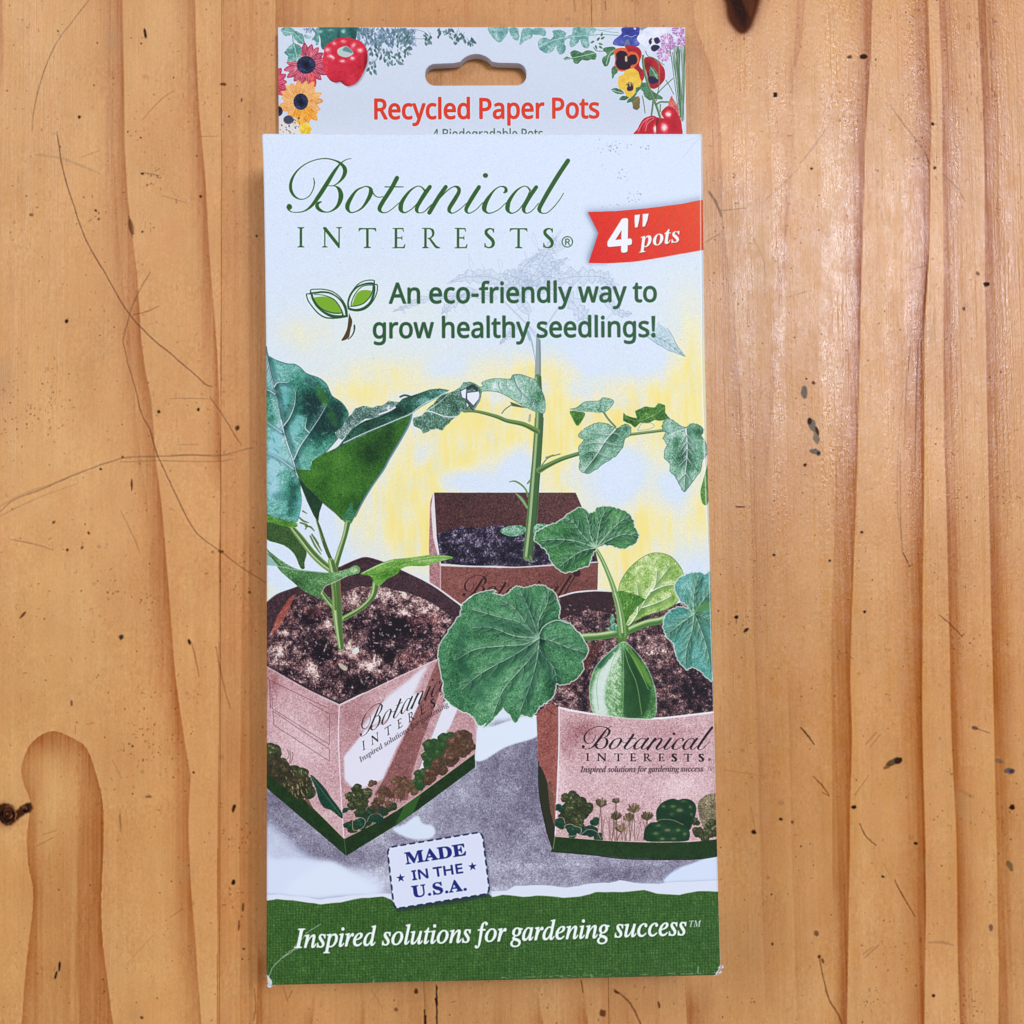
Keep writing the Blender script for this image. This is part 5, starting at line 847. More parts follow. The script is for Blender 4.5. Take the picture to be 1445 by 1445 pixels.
    for q_, a_ in (([(60,870),(160,900),(260,960)], .4), ([(-60,1060),(60,1030),(200,1040)], .4), ([(440,980),(520,1020),(590,1060)], .4), ([(420,1130),(480,1200),(540,1230)], .35), ([(180,1200),(120,1290),(60,1400)], .4), ([(340,760),(380,800),(390,860)], .35), ([(-60,1150),(20,1130),(120,1110)], .3)):
        cv.soft_line(zF(q_), 8, (128, 176, 138), a_, cBL, 3.5)
    ER = zF([(1160,725),(1165,690),(1195,660),(1235,640),(1290,628),(1340,640),(1400,670),(1400,1235),(1350,1255),(1318,1220),(1260,1195),(1230,1212),(1180,1150),(1160,1080),(1150,1050),(1112,1020),(1100,985),(1090,945),(1108,882),(1150,850),(1200,836),(1250,850),(1225,820),(1185,790)])
    bigleaf(ER, (980, 866), [zF([(1270,800),(1280,720),(1300,650)]), zF([(1200,930),(1150,970),(1110,1000)]), zF([(1260,980),(1230,1080),(1220,1180)]), zF([(1310,960),(1350,1080),(1375,1200)]), zF([(1340,900),(1400,930)]), zF([(1340,780),(1400,720)])],
            TEAL, [(970,830,20,20,.15),(1000,850,12,10,-.25),(960,900,16,14,.0),(990,930,20,30,.05)], 33, base=.5)
    cv.fill(zF([(1265,872),(1300,830),(1360,800),(1400,805),(1400,850),(1330,860)]), (96, 140, 84), .8, cv.full(cv.mask([ER])), soft=.6)

    # ---- torn white paper edge and woven green band
    cv.fill([(360,1262),(390,1262),(420,1266),(450,1268),(480,1264),(560,1262),(640,1254)] + zH([(-20,945),(0,945),(100,958),(160,930),(230,928),(330,925),(400,938),(470,930),(540,915),(620,915),(670,903),(740,915),(860,920),(950,910),(1100,905),(1200,902),(1200,1100),(-20,1100)]) + [(360, 1330)], (150, 160, 196), .55, soft=1.6)
    torn = jag([(360,1264),(392,1263),(425,1266),(452,1270),(480,1266),(520,1262),(560,1262),(640,1256)] + zH([(-20,948),(0,948),(60,958),(120,955),(160,933),(230,930),(330,928),(400,940),(470,932),(540,917),(620,917),(670,905),(740,917),(860,922),(950,913),(1100,907),(1200,905)]), .5, 3, 21, False)
    cv.fill(list(map(tuple, torn)) + [(1040, 1420), (350, 1420)], (206, 219, 246))
    band = jag([(350,1274),(376,1272),(390,1269),(425,1273),(452,1277),(480,1274),(510,1268),(540,1266),(552,1270),(556,1274)] + [(690,1262)] + zH([(50,985),(100,975),(200,985),(300,978),(400,988),(470,985),(520,972),(560,960),(680,962),(790,952),(850,970),(960,975),(1050,958),(1200,960)]), .5, 3, 22, False)
    bp = list(map(tuple, band)) + [(1040, 1420), (350, 1420)]
    mk = cv.mask([bp]); Y0, Y1, X0, X1, mm = mk
    kx = 2 * math.pi / (cv.k * 4.3)
    U = PX[Y0:Y1, X0:X1]; V = PY[Y0:Y1, X0:X1] + .035 * U
    u = U * 2 * math.pi / 4.1; v = V * 2 * math.pi / 3.9
    nz = value_noise(Y1 - Y0, X1 - X0, 9 * cv.k, 3 * cv.k, cv.rng); nz2 = value_noise(Y1 - Y0, X1 - X0, 3 * cv.k, 9 * cv.k, cv.rng)
    ck = np.sign(np.sin(u / 2 + nz2 * .8) * np.sin(v / 2 + nz * .8))
    wv = .5 + .22 * np.sin(u + nz2 * 2.2) * (.7 + .3 * ck) + .16 * np.sin(v + nz * 2.2) * (.7 - .3 * ck) + .09 * g[Y0:Y1, X0:X1] + .05 * m[Y0:Y1, X0:X1]
    cv.put(mk, cv.ramp(wv, [(38, 70, 28), (53, 87, 38), (67, 102, 50), (98, 132, 78)]))
    cv.line(band, 1.0, (150, 176, 140), .5, n=1)
    cv.text('Inspired solutions for gardening success', 'ital', (416.2, 1340.2), (971.2, 1321.7), 39, (36, 62, 26), bold=1.0, alpha=.45)
    cv.text('Inspired solutions for gardening success', 'ital', (415, 1338.6), (970, 1320), 39, (228, 237, 250), bold=1.15)
    cv.text('TM', 'ital', (973, 1309), (990.5, 1308.5), 13, (222, 234, 244))
    # ---- stamp
    def rrect(c4, r):
        c4 = np.array(c4, float); out = []
        for i in range(4):
            a, b, d = c4[i - 1], c4[i], c4[(i + 1) % 4]; e1 = (a - b) / np.hypot(*(a - b)); e2 = (d - b) / np.hypot(*(d - b))
            for t in np.linspace(0, 1, 6): out.append(b + e1 * r * (1 - t) ** 2 + e2 * r * t ** 2)
        return np.array(out)
    C4 = [zG([(641,745)])[0], zG([(1103,668)])[0], zG([(1140,968)])[0], zG([(675,1044)])[0]]
    S4 = rrect(C4, 9)
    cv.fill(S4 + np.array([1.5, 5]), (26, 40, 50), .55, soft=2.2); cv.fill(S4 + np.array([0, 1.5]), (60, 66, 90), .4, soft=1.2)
    cv.fill(S4, (204, 217, 247))
    P = np.vstack([S4, S4[:1]]); d = np.hypot(*(P[1:] - P[:-1]).T); cum = np.concatenate([[0], np.cumsum(d)]); L = cum[-1]
    n = 34
    for i in range(n):
        t0, t1 = L * i / n, L * (i + .52) / n
        q = [[np.interp(t, cum, P[:, 0]), np.interp(t, cum, P[:, 1])] for t in (t0, (t0 + t1) / 2, t1)]
        mk = cv.stroke_mask(q, 2.5); cv.put(mk, (38, 44, 92), .95)
    NV = (36, 44, 120)
    cv.text('MADE', 'bold', (572.5, 1220), (658.5, 1206.8), 24, NV, bold=1.0)
    cv.text('IN THE', 'sans', (582, 1242.5), (654, 1232), 18.5, NV, bold=1.0)
    cv.text('U.S.A.', 'bold', (582, 1267.3), (659, 1256.5), 24, NV, bold=.9)
    for sx, sy in zG([(707,893),(1056,837)]):
        q = []
        for i in range(10):
            a = -math.pi / 2 - .12 + i * math.pi / 5; rr_ = 6.4 if i % 2 == 0 else 2.6
            q.append((sx + rr_ * math.cos(a), sy + rr_ * math.sin(a)))
        cv.fill(q, NV)
    # ---- red ribbon
    RB = zB([(636,1185),(800,1180),(1000,1162),(1200,1136),(1345,1106),(1350,1408),(1200,1436)]) + zD([(1100,95),(1000,112),(900,126),(760,134),(640,133)]) + zB([(700,1312)])
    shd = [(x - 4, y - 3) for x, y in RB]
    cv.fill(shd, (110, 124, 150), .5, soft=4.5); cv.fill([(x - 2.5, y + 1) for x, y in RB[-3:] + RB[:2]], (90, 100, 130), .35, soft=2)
    mk = cv.mask([RB]); Y0, Y1, X0, X1, mm = mk
    U, V = PX[Y0:Y1, X0:X1], PY[Y0:Y1, X0:X1]
    t = np.clip((U - 830) / 160 * .7 - (V - 320) / 80 * .3 + .15, 0, 1)[..., None]
    hat = np.sin((U + V * 1.15) * 2 * math.pi / 3.4) * .5 + .5
    base = np.array([216, 46, 34]) * (1 - t) + np.array([228, 88, 36]) * t
    cv.put(mk, np.clip(base / 255 * (1 - .13 * hat[..., None]) + .015 * g[Y0:Y1, X0:X1, None], 0, 1))
    WT = (224, 232, 250)
    DS = (120, 24, 20)
    for off, cl_, al in (((1.2, 1.2), DS, .5), ((0, 0), WT, 1)):
        ox, oy = off
        cv.text('4', 'sans', (857 + ox, 356.5 + oy), (892 + ox, 353 + oy), 62, cl_, bold=4.6, shear=.12, alpha=al)
        for q in ([(918,1203),(950,1200),(944,1240),(935,1278),(920,1278),(917,1240)], [(966,1197),(1002,1194),(994,1235),(980,1272),(964,1273),(966,1235)]):
            cv.fill([(x + ox, y + oy) for x, y in zB(q)], cl_, al)
        cv.text('pots', 'bi', (901.5 + ox, 349.5 + oy), (961.5 + ox, 340.5 + oy), 34, cl_, bold=.3, alpha=al)
    cv.line(RB[4:12], 1.0, (240, 210, 206), .5)
    # ---- brand lettering and slogan
    BG = (52, 94, 46)
    script(cv, BG)
    roman(cv, 'INTERESTS', [419, 453.6, 505.8, 553.3, 595, 641, 683.2, 719.4, 766.3], [348.8, 348.8, 349.8, 350, 350, 350, 350, 350, 350], 0, BG, 28.6)
    cx_, cy_ = 800.8, 341
    cv.line([(cx_ + 7.4 * math.cos(a), cy_ + 7.4 * math.sin(a)) for a in np.linspace(0, 6.283, 40)], 1.3, (52, 92, 60), n=1)
    cv.text('R', 'sans', (797.8, 345.6), (805, 345.6), 12.5, (52, 92, 60), bold=.4)
    SG = (48, 90, 56)
    cv.text('An eco-friendly way to', 'sans', (548.5, 428), (927.5, 425.6), 40.5, SG, bold=1.7, alpha=1)
    cv.text('grow healthy seedlings!', 'sans', (526, 477), (925.5, 475), 40.5, SG, bold=1.7)
    # ---- leaf emblem
    DGc = (40, 84, 52)
    cv.fill(curve(zQ([(235,415),(300,400),(385,395),(470,410),(540,460),(590,520),(625,590),(640,635),(560,640),(470,628),(380,590),(300,530),(255,465)]), 4, True), (122, 164, 52))
    cv.fill(curve(zQ([(795,535),(810,470),(850,370),(900,318),(960,300),(1030,303),(1075,320),(1060,390),(1020,450),(960,500),(880,530)]), 4, True), (122, 164, 52))
    T_ = 1 / 10.32
    for q, w in (([(178,345),(260,340),(360,330),(470,345),(570,400),(650,480),(700,580),(715,680)], [20,26,28,24,20,26,36,34]), ([(200,345),(220,430),(270,520),(350,600),(450,660),(560,690),(720,682)], [30,26,28,30,40,46,30]),
                 ([(240,365),(340,370),(440,395),(530,440),(590,510),(640,600),(665,670)], [10,10,12,14,14,16,14]), ([(215,380),(250,460),(310,540),(400,600),(500,632),(600,640),(650,632)], [8,10,12,16,18,18,12]),
                 ([(195,345),(190,297),(290,287),(390,292),(500,320),(590,380),(660,460),(710,550)], [14,14,14,14,14,14,14,12]), ([(180,358),(128,362),(150,450),(210,540),(300,640),(400,700),(520,712),(640,700),(720,680)], [14,14,16,16,18,20,18,18,16]),
                 ([(655,625),(655,672),(710,672)], [8,8,8])):
        cv.line(zQ(q), [a * T_ for a in w], DGc, n=6)
    for q, w in (([(740,560),(735,480),(760,390),(810,310),(880,250),(970,215),(1060,205),(1115,210)], [26,24,26,26,24,26,34,28]), ([(740,570),(830,590),(920,580),(1000,540),(1060,480),(1095,400),(1115,300),(1112,215)], [30,28,32,34,34,34,30,26]),
                 ([(780,540),(785,480),(820,390),(880,300),(950,245),(1030,232),(1100,232)], [10,12,12,12,12,10,10]), ([(770,540),(860,530),(950,500),(1010,450),(1060,390),(1090,310),(1098,240)], [12,14,14,14,14,12,10]),
                 ([(740,470),(770,370),(830,270),(910,195),(1010,160),(1110,160),(1115,200)], [14,14,14,14,14,14,14]), ([(1120,222),(1160,228),(1155,330),(1110,440),(1040,530),(960,585),(860,605),(760,590)], [14,14,14,14,16,18,16,14])):
        cv.line(zQ(q), [a * T_ for a in w], DGc, n=6)
    cv.fill(curve(zQ([(750,645),(765,690),(790,745),(785,800),(770,880),(755,960),(745,990),(700,1025),(640,1035),(690,950),(725,860),(742,760)]), 4, True), (84, 62, 30))
    cv.line(zQ([(750,650),(770,700),(790,750),(780,830)]), 1.0, (40, 60, 30), .8); cv.line(zQ([(640,1035),(690,950),(728,850),(745,700)]), .9, (36, 56, 34), .8)
    cv.line(zQ([(825,810),(828,860),(815,920),(780,980),(735,1020)]), [1.8, 2, 1.8, 1.4, 1], (40, 80, 50))
    # ---- wear: scuffs near the top, worn crease along the right edge, whitened corner folds
    q = np.random.default_rng(12)
    for x, y, n_, s_ in ((862,208,22,9),(872,205,10,12),(910,206,6,4),(875,246,9,5),(900,272,7,3),(893,280,9,8),(862,290,5,6),(850,235,3,4),(925,215,4,10)):
        for i in range(n_):
            a, b_ = q.normal(x, s_), q.normal(y, s_ * .6); cv.line([(a, b_), (a + q.uniform(-1.5, 1.5), b_ + q.uniform(-1, 1))], q.uniform(.4, 1.1), (92, 102, 120), q.uniform(.3, .9))
    for i in range(40):
        x, y = q.uniform(380, 1000), q.uniform(200, 560); cv.line([(x, y), (x + .5, y + .4)], q.uniform(.5, 1.0), (130, 138, 150), .5)
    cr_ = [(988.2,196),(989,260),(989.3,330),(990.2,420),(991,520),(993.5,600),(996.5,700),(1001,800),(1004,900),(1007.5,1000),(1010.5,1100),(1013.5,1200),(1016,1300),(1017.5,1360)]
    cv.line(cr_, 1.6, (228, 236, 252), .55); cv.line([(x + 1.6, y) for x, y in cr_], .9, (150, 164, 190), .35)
    for p, w in (([(377,1385),(383,1368),(398,1352),(412,1344),(416,1337)], [3, 1.6, 1.4, 1.2, .8]), ([(415,1338),(432,1318),(452,1305)], [.8, .7, .4]), ([(400,1353),(408,1343),(420,1340)], [.8, .8, .5])):
        cv.line(jag(p, .8, 3, 3, False), 1.3, (196, 206, 206), .5, n=1)
    cv.fill(jag([(372,1376),(378,1378),(384,1386),(382,1396),(372,1398)], .8, 3, 4), (206, 212, 222), .95); cv.fill(jag([(1022,1358),(1016,1366),(1010,1375),(1016,1384),(1024,1382)], .8, 3, 5), (212, 220, 230), .95)
    cv.line([(520,1388),(560,1387),(640,1385)], .8, (150, 176, 140), .5); cv.line([(527,1385),(526,1390)], 1.6, (150, 190, 160), .6); cv.line([(834,1376),(836,1380)], 2.4, (130, 180, 140), .5); cv.line([(986,1366),(985,1374)], 2.4, (130, 176, 140), .6)
    for i in range(60):
        x = q.uniform(700, 1010); y = 1391 - (x - 375) * .0215 - q.uniform(1.5, 5); cv.line([(x, y), (x + q.uniform(1, 6), y)], .6, (196, 206, 190), .4)
    for i in range(26):
        x = q.uniform(368, 992); cv.line([(x, 189.5), (x + q.uniform(1, 14), 189.5 + q.uniform(-.6, .6))], .7, (232, 238, 252), .6)
    cv.line([(992,188),(978,205),(964,222)], .8, (168, 184, 214), .5); cv.line([(990,190),(965,200)], .7, (170, 186, 216), .4)

def paint_tab(cv):
    W, H = cv.w, cv.h; q = np.random.default_rng(4); g, m, b = cv.grain, cv.mid, cv.big
    cv.rgb[:] = np.array((196, 211, 237), np.float32) / 255
    cv.rgb *= (1 + .008 * g[..., None])
    TL = [(40, 84, 80), (74, 124, 120), (110, 158, 154), (160, 196, 200), (206, 224, 238)]
    def leafy(z, pts, cols=TL, mid=None, seed=1, j=.4, base=.5, al=1.0):
        o = jag(curve(z(pts), 3, True), j, 2, seed); c = cv.paint(o, cols, amp=.1, mid=.25, base=base, alpha=al)
        if mid: cv.line(z(mid), .9, (190, 214, 220), .8, c)
        return c
    def petal(cx, cy, a, r0, r1, w, cols, seed=0):
        d = np.array([math.cos(a), math.sin(a)]); n = np.array([-d[1], d[0]]); c0 = np.array([cx, cy])
        P = [c0 + d * r0 - n * w * .3, c0 + d * (r0 * .5 + r1 * .5) - n * w * .55, c0 + d * (r1 * .88) - n * w * .35, c0 + d * r1, c0 + d * (r1 * .88) + n * w * .35, c0 + d * (r0 * .5 + r1 * .5) + n * w * .55, c0 + d * r0 + n * w * .3]
        c = cv.paint(curve(P, 3, True), cols, amp=.1, mid=.2, base=.45 + q.uniform(-.15, .15))
        for s_ in (-.25, .2): cv.line([c0 + d * r0 + n * w * s_, c0 + d * r1 * .9 + n * w * s_ * .4], .5, cols[-1], .7, c)
    def spray(z, x0, x1, y0, y1, n, cols, s0, s1, seed, al=.8, down=True):
        r = np.random.default_rng(seed)
        for i in range(n):
            x, y = r.uniform(x0, x1), y0 + (y1 - y0) * r.uniform(0, 1) ** 1.4
            a = math.pi / 2 + r.uniform(-.9, .9); L = r.uniform(s0, s1); d = np.array([math.cos(a), math.sin(a)]); n_ = np.array([-d[1], d[0]]) * L * .26
            p = np.array([x, y]); col = cols[r.integers(0, len(cols))]
            cv.fill(curve(z([tuple(p), tuple(p + d * L * .5 + n_), tuple(p + d * L), tuple(p + d * L * .5 - n_)]), 2, True), col, al)
            if i % 3 == 0: cv.line(z([tuple(p - d * L), tuple(p + d * L * .3)]), .5, cols[0], .6)
    BLU = [(84, 108, 130), (104, 132, 152), (122, 150, 160), (96, 126, 132), (150, 160, 196)]
    # thyme along the top left
    spray(zA, 610, 960, 80, 175, 250, BLU, 14, 34, 1); spray(zA, 620, 820, 80, 230, 90, BLU, 14, 30, 2)
    for (x0, x1, y0, y1, n, sd) in ((690,740,190,240,9,3),(750,800,215,280,10,4),(785,880,230,300,22,5),(870,935,190,250,14,6),(850,930,120,190,22,7),(1000,1060,110,165,12,8),(1030,1050,130,170,6,9),(680,720,270,350,14,10),(1090,1180,85,140,20,11),(1190,1245,110,170,14,12),(1255,1305,130,185,14,13)):
        spray(zA, x0, x1, y0, y1, n, [(70, 96, 104), (86, 116, 116), (106, 136, 140)], 14, 34, sd, .9)
    for p in ([(640,80),(700,150),(740,230),(700,330)], [(760,90),(850,190),(900,240)], [(740,200),(800,240),(870,290)], [(820,90),(900,140),(1050,150)], [(960,90),(1020,110),(1050,150)], [(1100,100),(1160,110),(1220,140),(1290,180)], [(1180,85),(1210,130)]):
        cv.line(zA(p), .6, (84, 104, 110), .8)
    spray(zA, 300, 420, 80, 110, 40, BLU, 12, 24, 14, .6)
    # leaves top left
    leafy(zK, [(135,90),(180,70),(240,72),(285,100),(270,150),(225,160),(180,170),(150,140)], mid=[(140,100),(200,120),(260,130)], seed=2)
    leafy(zK, [(270,120),(300,110),(340,130),(370,140),(390,180),(400,250),(360,255),(320,240),(280,190)], mid=[(280,130),(330,180),(385,245)], seed=3)
    leafy(zK, [(180,340),(220,290),(260,255),(290,250),(340,280),(370,320),(360,380),(345,430),(330,470),(290,450),(240,465),(200,450),(215,400),(170,360)], mid=[(280,260),(300,350),(320,450)], seed=4)
    cv.line(zK([(265,160),(270,230),(285,262)]), 1.0, (90, 130, 120)); leafy(zK, [(540,90),(575,80),(570,150),(560,250),(530,270),(520,220),(480,210),(520,150)], seed=5, al=.85)
    leafy(zK, [(400,150),(440,160),(480,180),(440,200),(395,180)], seed=6, al=.6)
    # green pepper behind the red one
    c = cv.paint(curve(zK([(570,78),(600,66),(980,64),(992,110),(985,180),(960,230),(800,250),(640,320),(590,300),(580,200),(560,120)]), 4, True), [(28, 70, 72), (52, 100, 98), (84, 134, 130), (150, 186, 190)], [(452,44,4,3,.6),(466,42,5,2,.5),(484,44,3,3,.7),(478,52,2,10,-.2),(497,50,6,12,-.3),(455,55,8,8,.1),(490,52,8,5,.1)], amp=.07, mid=.12, base=.42)
    # flowers: crimson, then orange
    CR = [(120, 40, 70), (166, 62, 92), (196, 100, 126), (232, 196, 190)]
    for i, a in enumerate(np.linspace(0, 2 * math.pi, 19)[:-1] + .1): 
        if -2.9 < a - math.pi * 2 < -2.0: continue
        petal(432, 91, a, 11, q.uniform(27, 33), 8.5, CR)
    petal(434, 91, 1.25, 12, 34, 9, [(150, 30, 44), (190, 48, 60), (214, 84, 92), (230, 160, 160)])
    for r0 in (11.5,): cv.line([(432 + r0 * math.cos(t), 91 + r0 * math.sin(t)) for t in np.linspace(0, 6.3, 30)], 2.2, (222, 190, 170), .8, n=1)
    leafy(zK, [(180,340),(220,290),(260,255),(290,250),(340,280),(372,320),(360,380),(345,420),(330,465),(290,450),(240,465),(200,450),(215,400),(170,360)], mid=[(280,260),(300,350),(320,450)], seed=4)
    for a in np.linspace(-1.4, 1.6, 8): petal(382, 118, a, 8, q.uniform(22, 27), 8.5, [(140, 30, 66), (178, 50, 86), (204, 96, 124), (230, 180, 190)])
    OR = [(196, 124, 70), (222, 160, 96), (232, 186, 130), (240, 214, 178)]
    for a in np.linspace(0, 2 * math.pi, 20)[:-1]: petal(424, 143, a + q.uniform(-.08, .08), 10, q.uniform(27, 34), 9, OR)
    for a, L in ((1.2, 33), (1.55, 36), (1.85, 36), (.85, 36)): petal(424, 143, a, 11, L, 10, [(196, 112, 30), (222, 146, 44), (238, 180, 84), (244, 214, 150)])
    NV_ = [(16, 18, 34), (30, 36, 64), (58, 66, 104), (110, 116, 150)]
    for x, y, rx, ry in ((432,91.5,13.3,12.6),(424.5,143.5,10.4,11.6),(393,157,6,7),(407,169,7,6)):
        P = [(x + rx * math.cos(t), y + ry * math.sin(t)) for t in np.linspace(0, 6.28, 24)[:-1]]
        c = cv.paint(P, NV_, [(x, y, 5, 5, -.4), (x - rx * .5, y + ry * .6, 5, 4, .25), (x + rx * .6, y - ry * .3, 4, 6, .18)], amp=.16, mid=.12, base=.36)
        for i in range(int(26 * rx / 10)):
            a = q.uniform(0, 6.28); r0 = rx * q.uniform(.35, 1); cv.line([(x + r0 * math.cos(a), y + r0 * math.sin(a) * ry / rx)] * 1 + [(x + r0 * math.cos(a) + .6, y + r0 * math.sin(a) * ry / rx + .3)], .8, (120, 126, 160), .5, c)
        cv.fill([(x + 2.2 * math.cos(t), y + 2.4 * math.sin(t)) for t in np.linspace(0, 6.28, 12)[:-1]], (8, 10, 20), .9, soft=.5)
    cv.fill([(394, 167), (402, 162), (418, 166), (424, 190), (394, 190)], (216, 214, 214), .8, soft=1)
    for i in range(26): x, y = q.uniform(395, 424), q.uniform(166, 190); cv.line([(x, y), (x + .8, y + .8)], q.uniform(.8, 1.8), (70, 74, 90), .8)
    for a in np.linspace(0, 6.28, 8)[:-1]: petal(431, 182, a, 1, 9, 7, [(196, 150, 20), (226, 186, 40), (240, 214, 90), (244, 230, 160)])
    cv.fill([(407 + 7 * math.cos(t), 169 + 6 * math.sin(t)) for t in np.linspace(0, 6.28, 20)[:-1]], (50, 54, 82), .85, soft=.6)
    # red pepper
    RP = zK([(620,340),(625,300),(660,260),(710,225),(770,195),(850,180),(930,195),(1010,215),(1070,260),(1105,330),(1115,420),(1100,500),(1060,590),(1020,660),(970,710),(890,738),(840,715),(800,685),(750,695),(690,670),(640,600),(610,520),(605,430)])
    cv.fill([(x + 2.0, y + 1.6) for x, y in RP], (120, 112, 120), .55, soft=1.0)
    RC = [(120, 22, 40), (176, 36, 56), (206, 64, 82), (222, 124, 140), (238, 214, 226)]
    bl = [(466,79,4,2.6,.55),(471,61,4,3,.5),(484,58,4.5,3,.5),(499,63,3.4,5,.5,30),(508,71,5,4,.6),(497,82,3.5,3,.6),(483,86,4.4,2.6,.62),(470,82,2.6,3,.45),(462,70,5,4,.5),(516,88,3,18,-.35),(478,108,16,12,-.08),(500,105,4,16,.1,20),(459,95,4,16,.15),(475,95,8,8,.05),(480,116,5,3,-.3),(505,98,8,14,-.16),(490,50+18,16,3,.1)]
    c = cv.paint(curve(RP, 4, True), RC, bl, amp=.05, mid=.08, base=.38)
    cv.fill(curve(zK([(770,330),(800,300),(860,280),(890,290),(950,345),(940,380),(870,410),(800,390),(775,365)]), 4, True), (176, 202, 206), .95, soft=.3)
    cv.fill(curve(zK([(830,330),(870,285),(945,345),(930,360),(880,345)]), 3, True), (84, 124, 130), .8, soft=.5)
    cv.line(zK([(690,660),(750,690),(800,678),(840,700),(890,728)]), 1.3, (110, 30, 40), .7)
    # rocket leaves along the middle
    for i, pts in enumerate(([(35,85),(70,75),(155,80),(150,120),(110,170),(80,155),(50,120)], [(165,85),(215,85),(222,155),(190,150),(170,120)], [(245,90),(300,85),(300,140),(260,160),(225,185),(235,130)], [(300,90),(375,85),(380,130),(340,125),(305,120)])):
        leafy(zB, pts, seed=20 + i, al=.85, base=.55)
    R_L = [(336,180),(345,150),(380,140),(410,150),(430,130),(425,100),(470,95),(505,110),(500,135),(540,120),(545,90),(560,80),(680,82),(670,120),(640,125),(645,190),(620,205),(595,180),(590,150),(570,180),(540,200),(525,180),(530,145),(495,160),(505,210),(480,242),(455,230),(445,190),(425,220),(390,235),(350,215)]
    leafy(zB, R_L, mid=[(340,195),(450,150),(600,130),(820,125)], seed=30, al=.9, base=.52)
    cv.line(zB([(640,128),(720,122),(820,128)]), .9, (110, 160, 156)); cv.line(zB([(680,90),(760,105),(820,112)]), .8, (130, 170, 170)); cv.line(zB([(700,100),(790,85)]), .8, (140, 176, 176), .7)
    GL = [(34, 70, 50), (62, 104, 76), (100, 140, 108), (150, 184, 156)]
    leafy(zB, [(488,270),(510,255),(540,262),(530,230),(560,215),(600,230),(640,215),(685,235),(682,270),(655,272),(630,280),(600,275),(575,298),(550,290),(545,270),(505,275)], GL, [(492,272),(580,255),(690,230)], 31)
    leafy(zB, [(725,210),(760,195),(800,200),(805,235),(775,250),(760,300),(740,315),(722,290),(725,260),(750,240)], GL, [(745,300),(765,240),(800,210)], 32)
    for x, y, a in ((680,185,1.2),(700,175,.3),(690,160,-.9),(712,150,-.5),(715,135,-1.3),(675,160,2.6),(700,190,.6)):
        leafy(zB, [(x, y), (x + 14 * math.cos(a - .5), y + 14 * math.sin(a - .5)), (x + 28 * math.cos(a), y + 28 * math.sin(a)), (x + 14 * math.cos(a + .5), y + 14 * math.sin(a + .5))], GL, None, 40, .1)
    cv.line(zB([(670,200),(690,220),(740,222)]), .9, (60, 100, 84)); 
    # pansies
    VI = [(36, 40, 110), (64, 72, 150), (104, 112, 184), (160, 166, 214)]
    c = cv.paint(curve(zP([(415,300),(420,240),(480,190),(520,150),(510,100),(560,75),(730,72),(745,130),(735,200),(745,290),(700,320),(560,320)]), 4, True), VI, [(890,45,14,7,-.3),(870,60,5,5,.3),(897,58,6,5,.2)], amp=.08, mid=.2, base=.45)
    cv.line(zP([(540,200),(580,180),(640,200),(700,175)]), .8, (190, 196, 232), .8, c); cv.line(zP([(560,300),(590,240),(610,290)]), 2.4, (110, 130, 130), .8, c)
    cv.line(zP([(680,90),(690,96)]), 3, (214, 190, 220), .9, c); cv.fill(zP([(745,75),(850,72),(800,120),(750,110)]), (120, 124, 150), .7, soft=.5)
    WP = [(150, 164, 206), (186, 200, 232), (212, 222, 246), (228, 236, 252)]
    c = cv.paint(curve(zP([(710,220),(740,170),(780,160),(790,110),(860,80),(960,70),(1120,72),(1200,130),(1230,200),(1190,250),(1160,350),(1060,420),(960,430),(880,410),(830,350),(790,300),(740,270)]), 4, True), WP, [(905,60,10,14,.2),(935,75,12,10,-.2),(925,45,10,6,.1)], amp=.05, mid=.14, base=.6)
    PU = [(30, 16, 50), (54, 34, 84), (92, 74, 130)]
    cv.paint(curve(zP([(890,330),(930,300),(990,310),(1000,340),(940,385),(900,370)]), 3, True), PU, amp=.1, base=.35, soft=.3); cv.paint(curve(zP([(930,220),(980,205),(1010,260),(960,290),(935,260)]), 3, True), PU, amp=.1, base=.45, soft=.3); cv.paint(curve(zP([(860,250),(900,210),(905,260),(880,300)]), 3, True), PU, amp=.1, base=.5, soft=.3)
    cv.line(zP([(900,240),(915,270),(900,300)]), 1.4, (226, 220, 190), .9)
    def clover(z, x, y, r, sd):
        rr = np.random.default_rng(sd); cols = [(150, 104, 170), (186, 140, 196), (206, 172, 216), (226, 206, 236), (170, 110, 150)]
        for i in range(int(r * 2.6)):
            a, d = rr.uniform(0, 6.28), r * rr.uniform(.1, 1) ** .6
            px, py = x + d * math.cos(a), y + d * math.sin(a)
            cv.line(z([(px, py), (px + 14 * math.cos(a), py + 14 * math.sin(a))]), rr.uniform(.7, 1.5), cols[rr.integers(0, 5)], .8)
    clover(zP, 1090, 250, 84, 1); clover(zP, 1060, 420, 84, 2); clover(zP, 1240, 120, 70, 3); clover(zP, 1290, 260, 60, 4); clover(zP, 1150, 300, 50, 5)
    # dark red pansies
    RD = [(90, 14, 30), (146, 26, 40), (178, 44, 54), (206, 96, 90)]
    cv.paint(curve(zP([(560,330),(640,315),(720,330),(765,380),(770,440),(740,560),(800,640),(800,730),(760,760),(700,650)]), 4, True), RD, [(903,95,4,10,-.2)], amp=.09, mid=.12, base=.5)
    c = cv.paint(curve(zP([(810,470),(850,455),(920,465),(980,510),(1030,560),(1065,620),(1068,730),(1030,790),(980,840),(920,862),(880,840),(860,790),(840,680),(805,560)]), 4, True), RD, [(912,90,6,8,-.25),(928,88,8,12,.1),(930,120,10,5,-.1),(918,105,3,12,-.2)], amp=.08, mid=.12, base=.48)
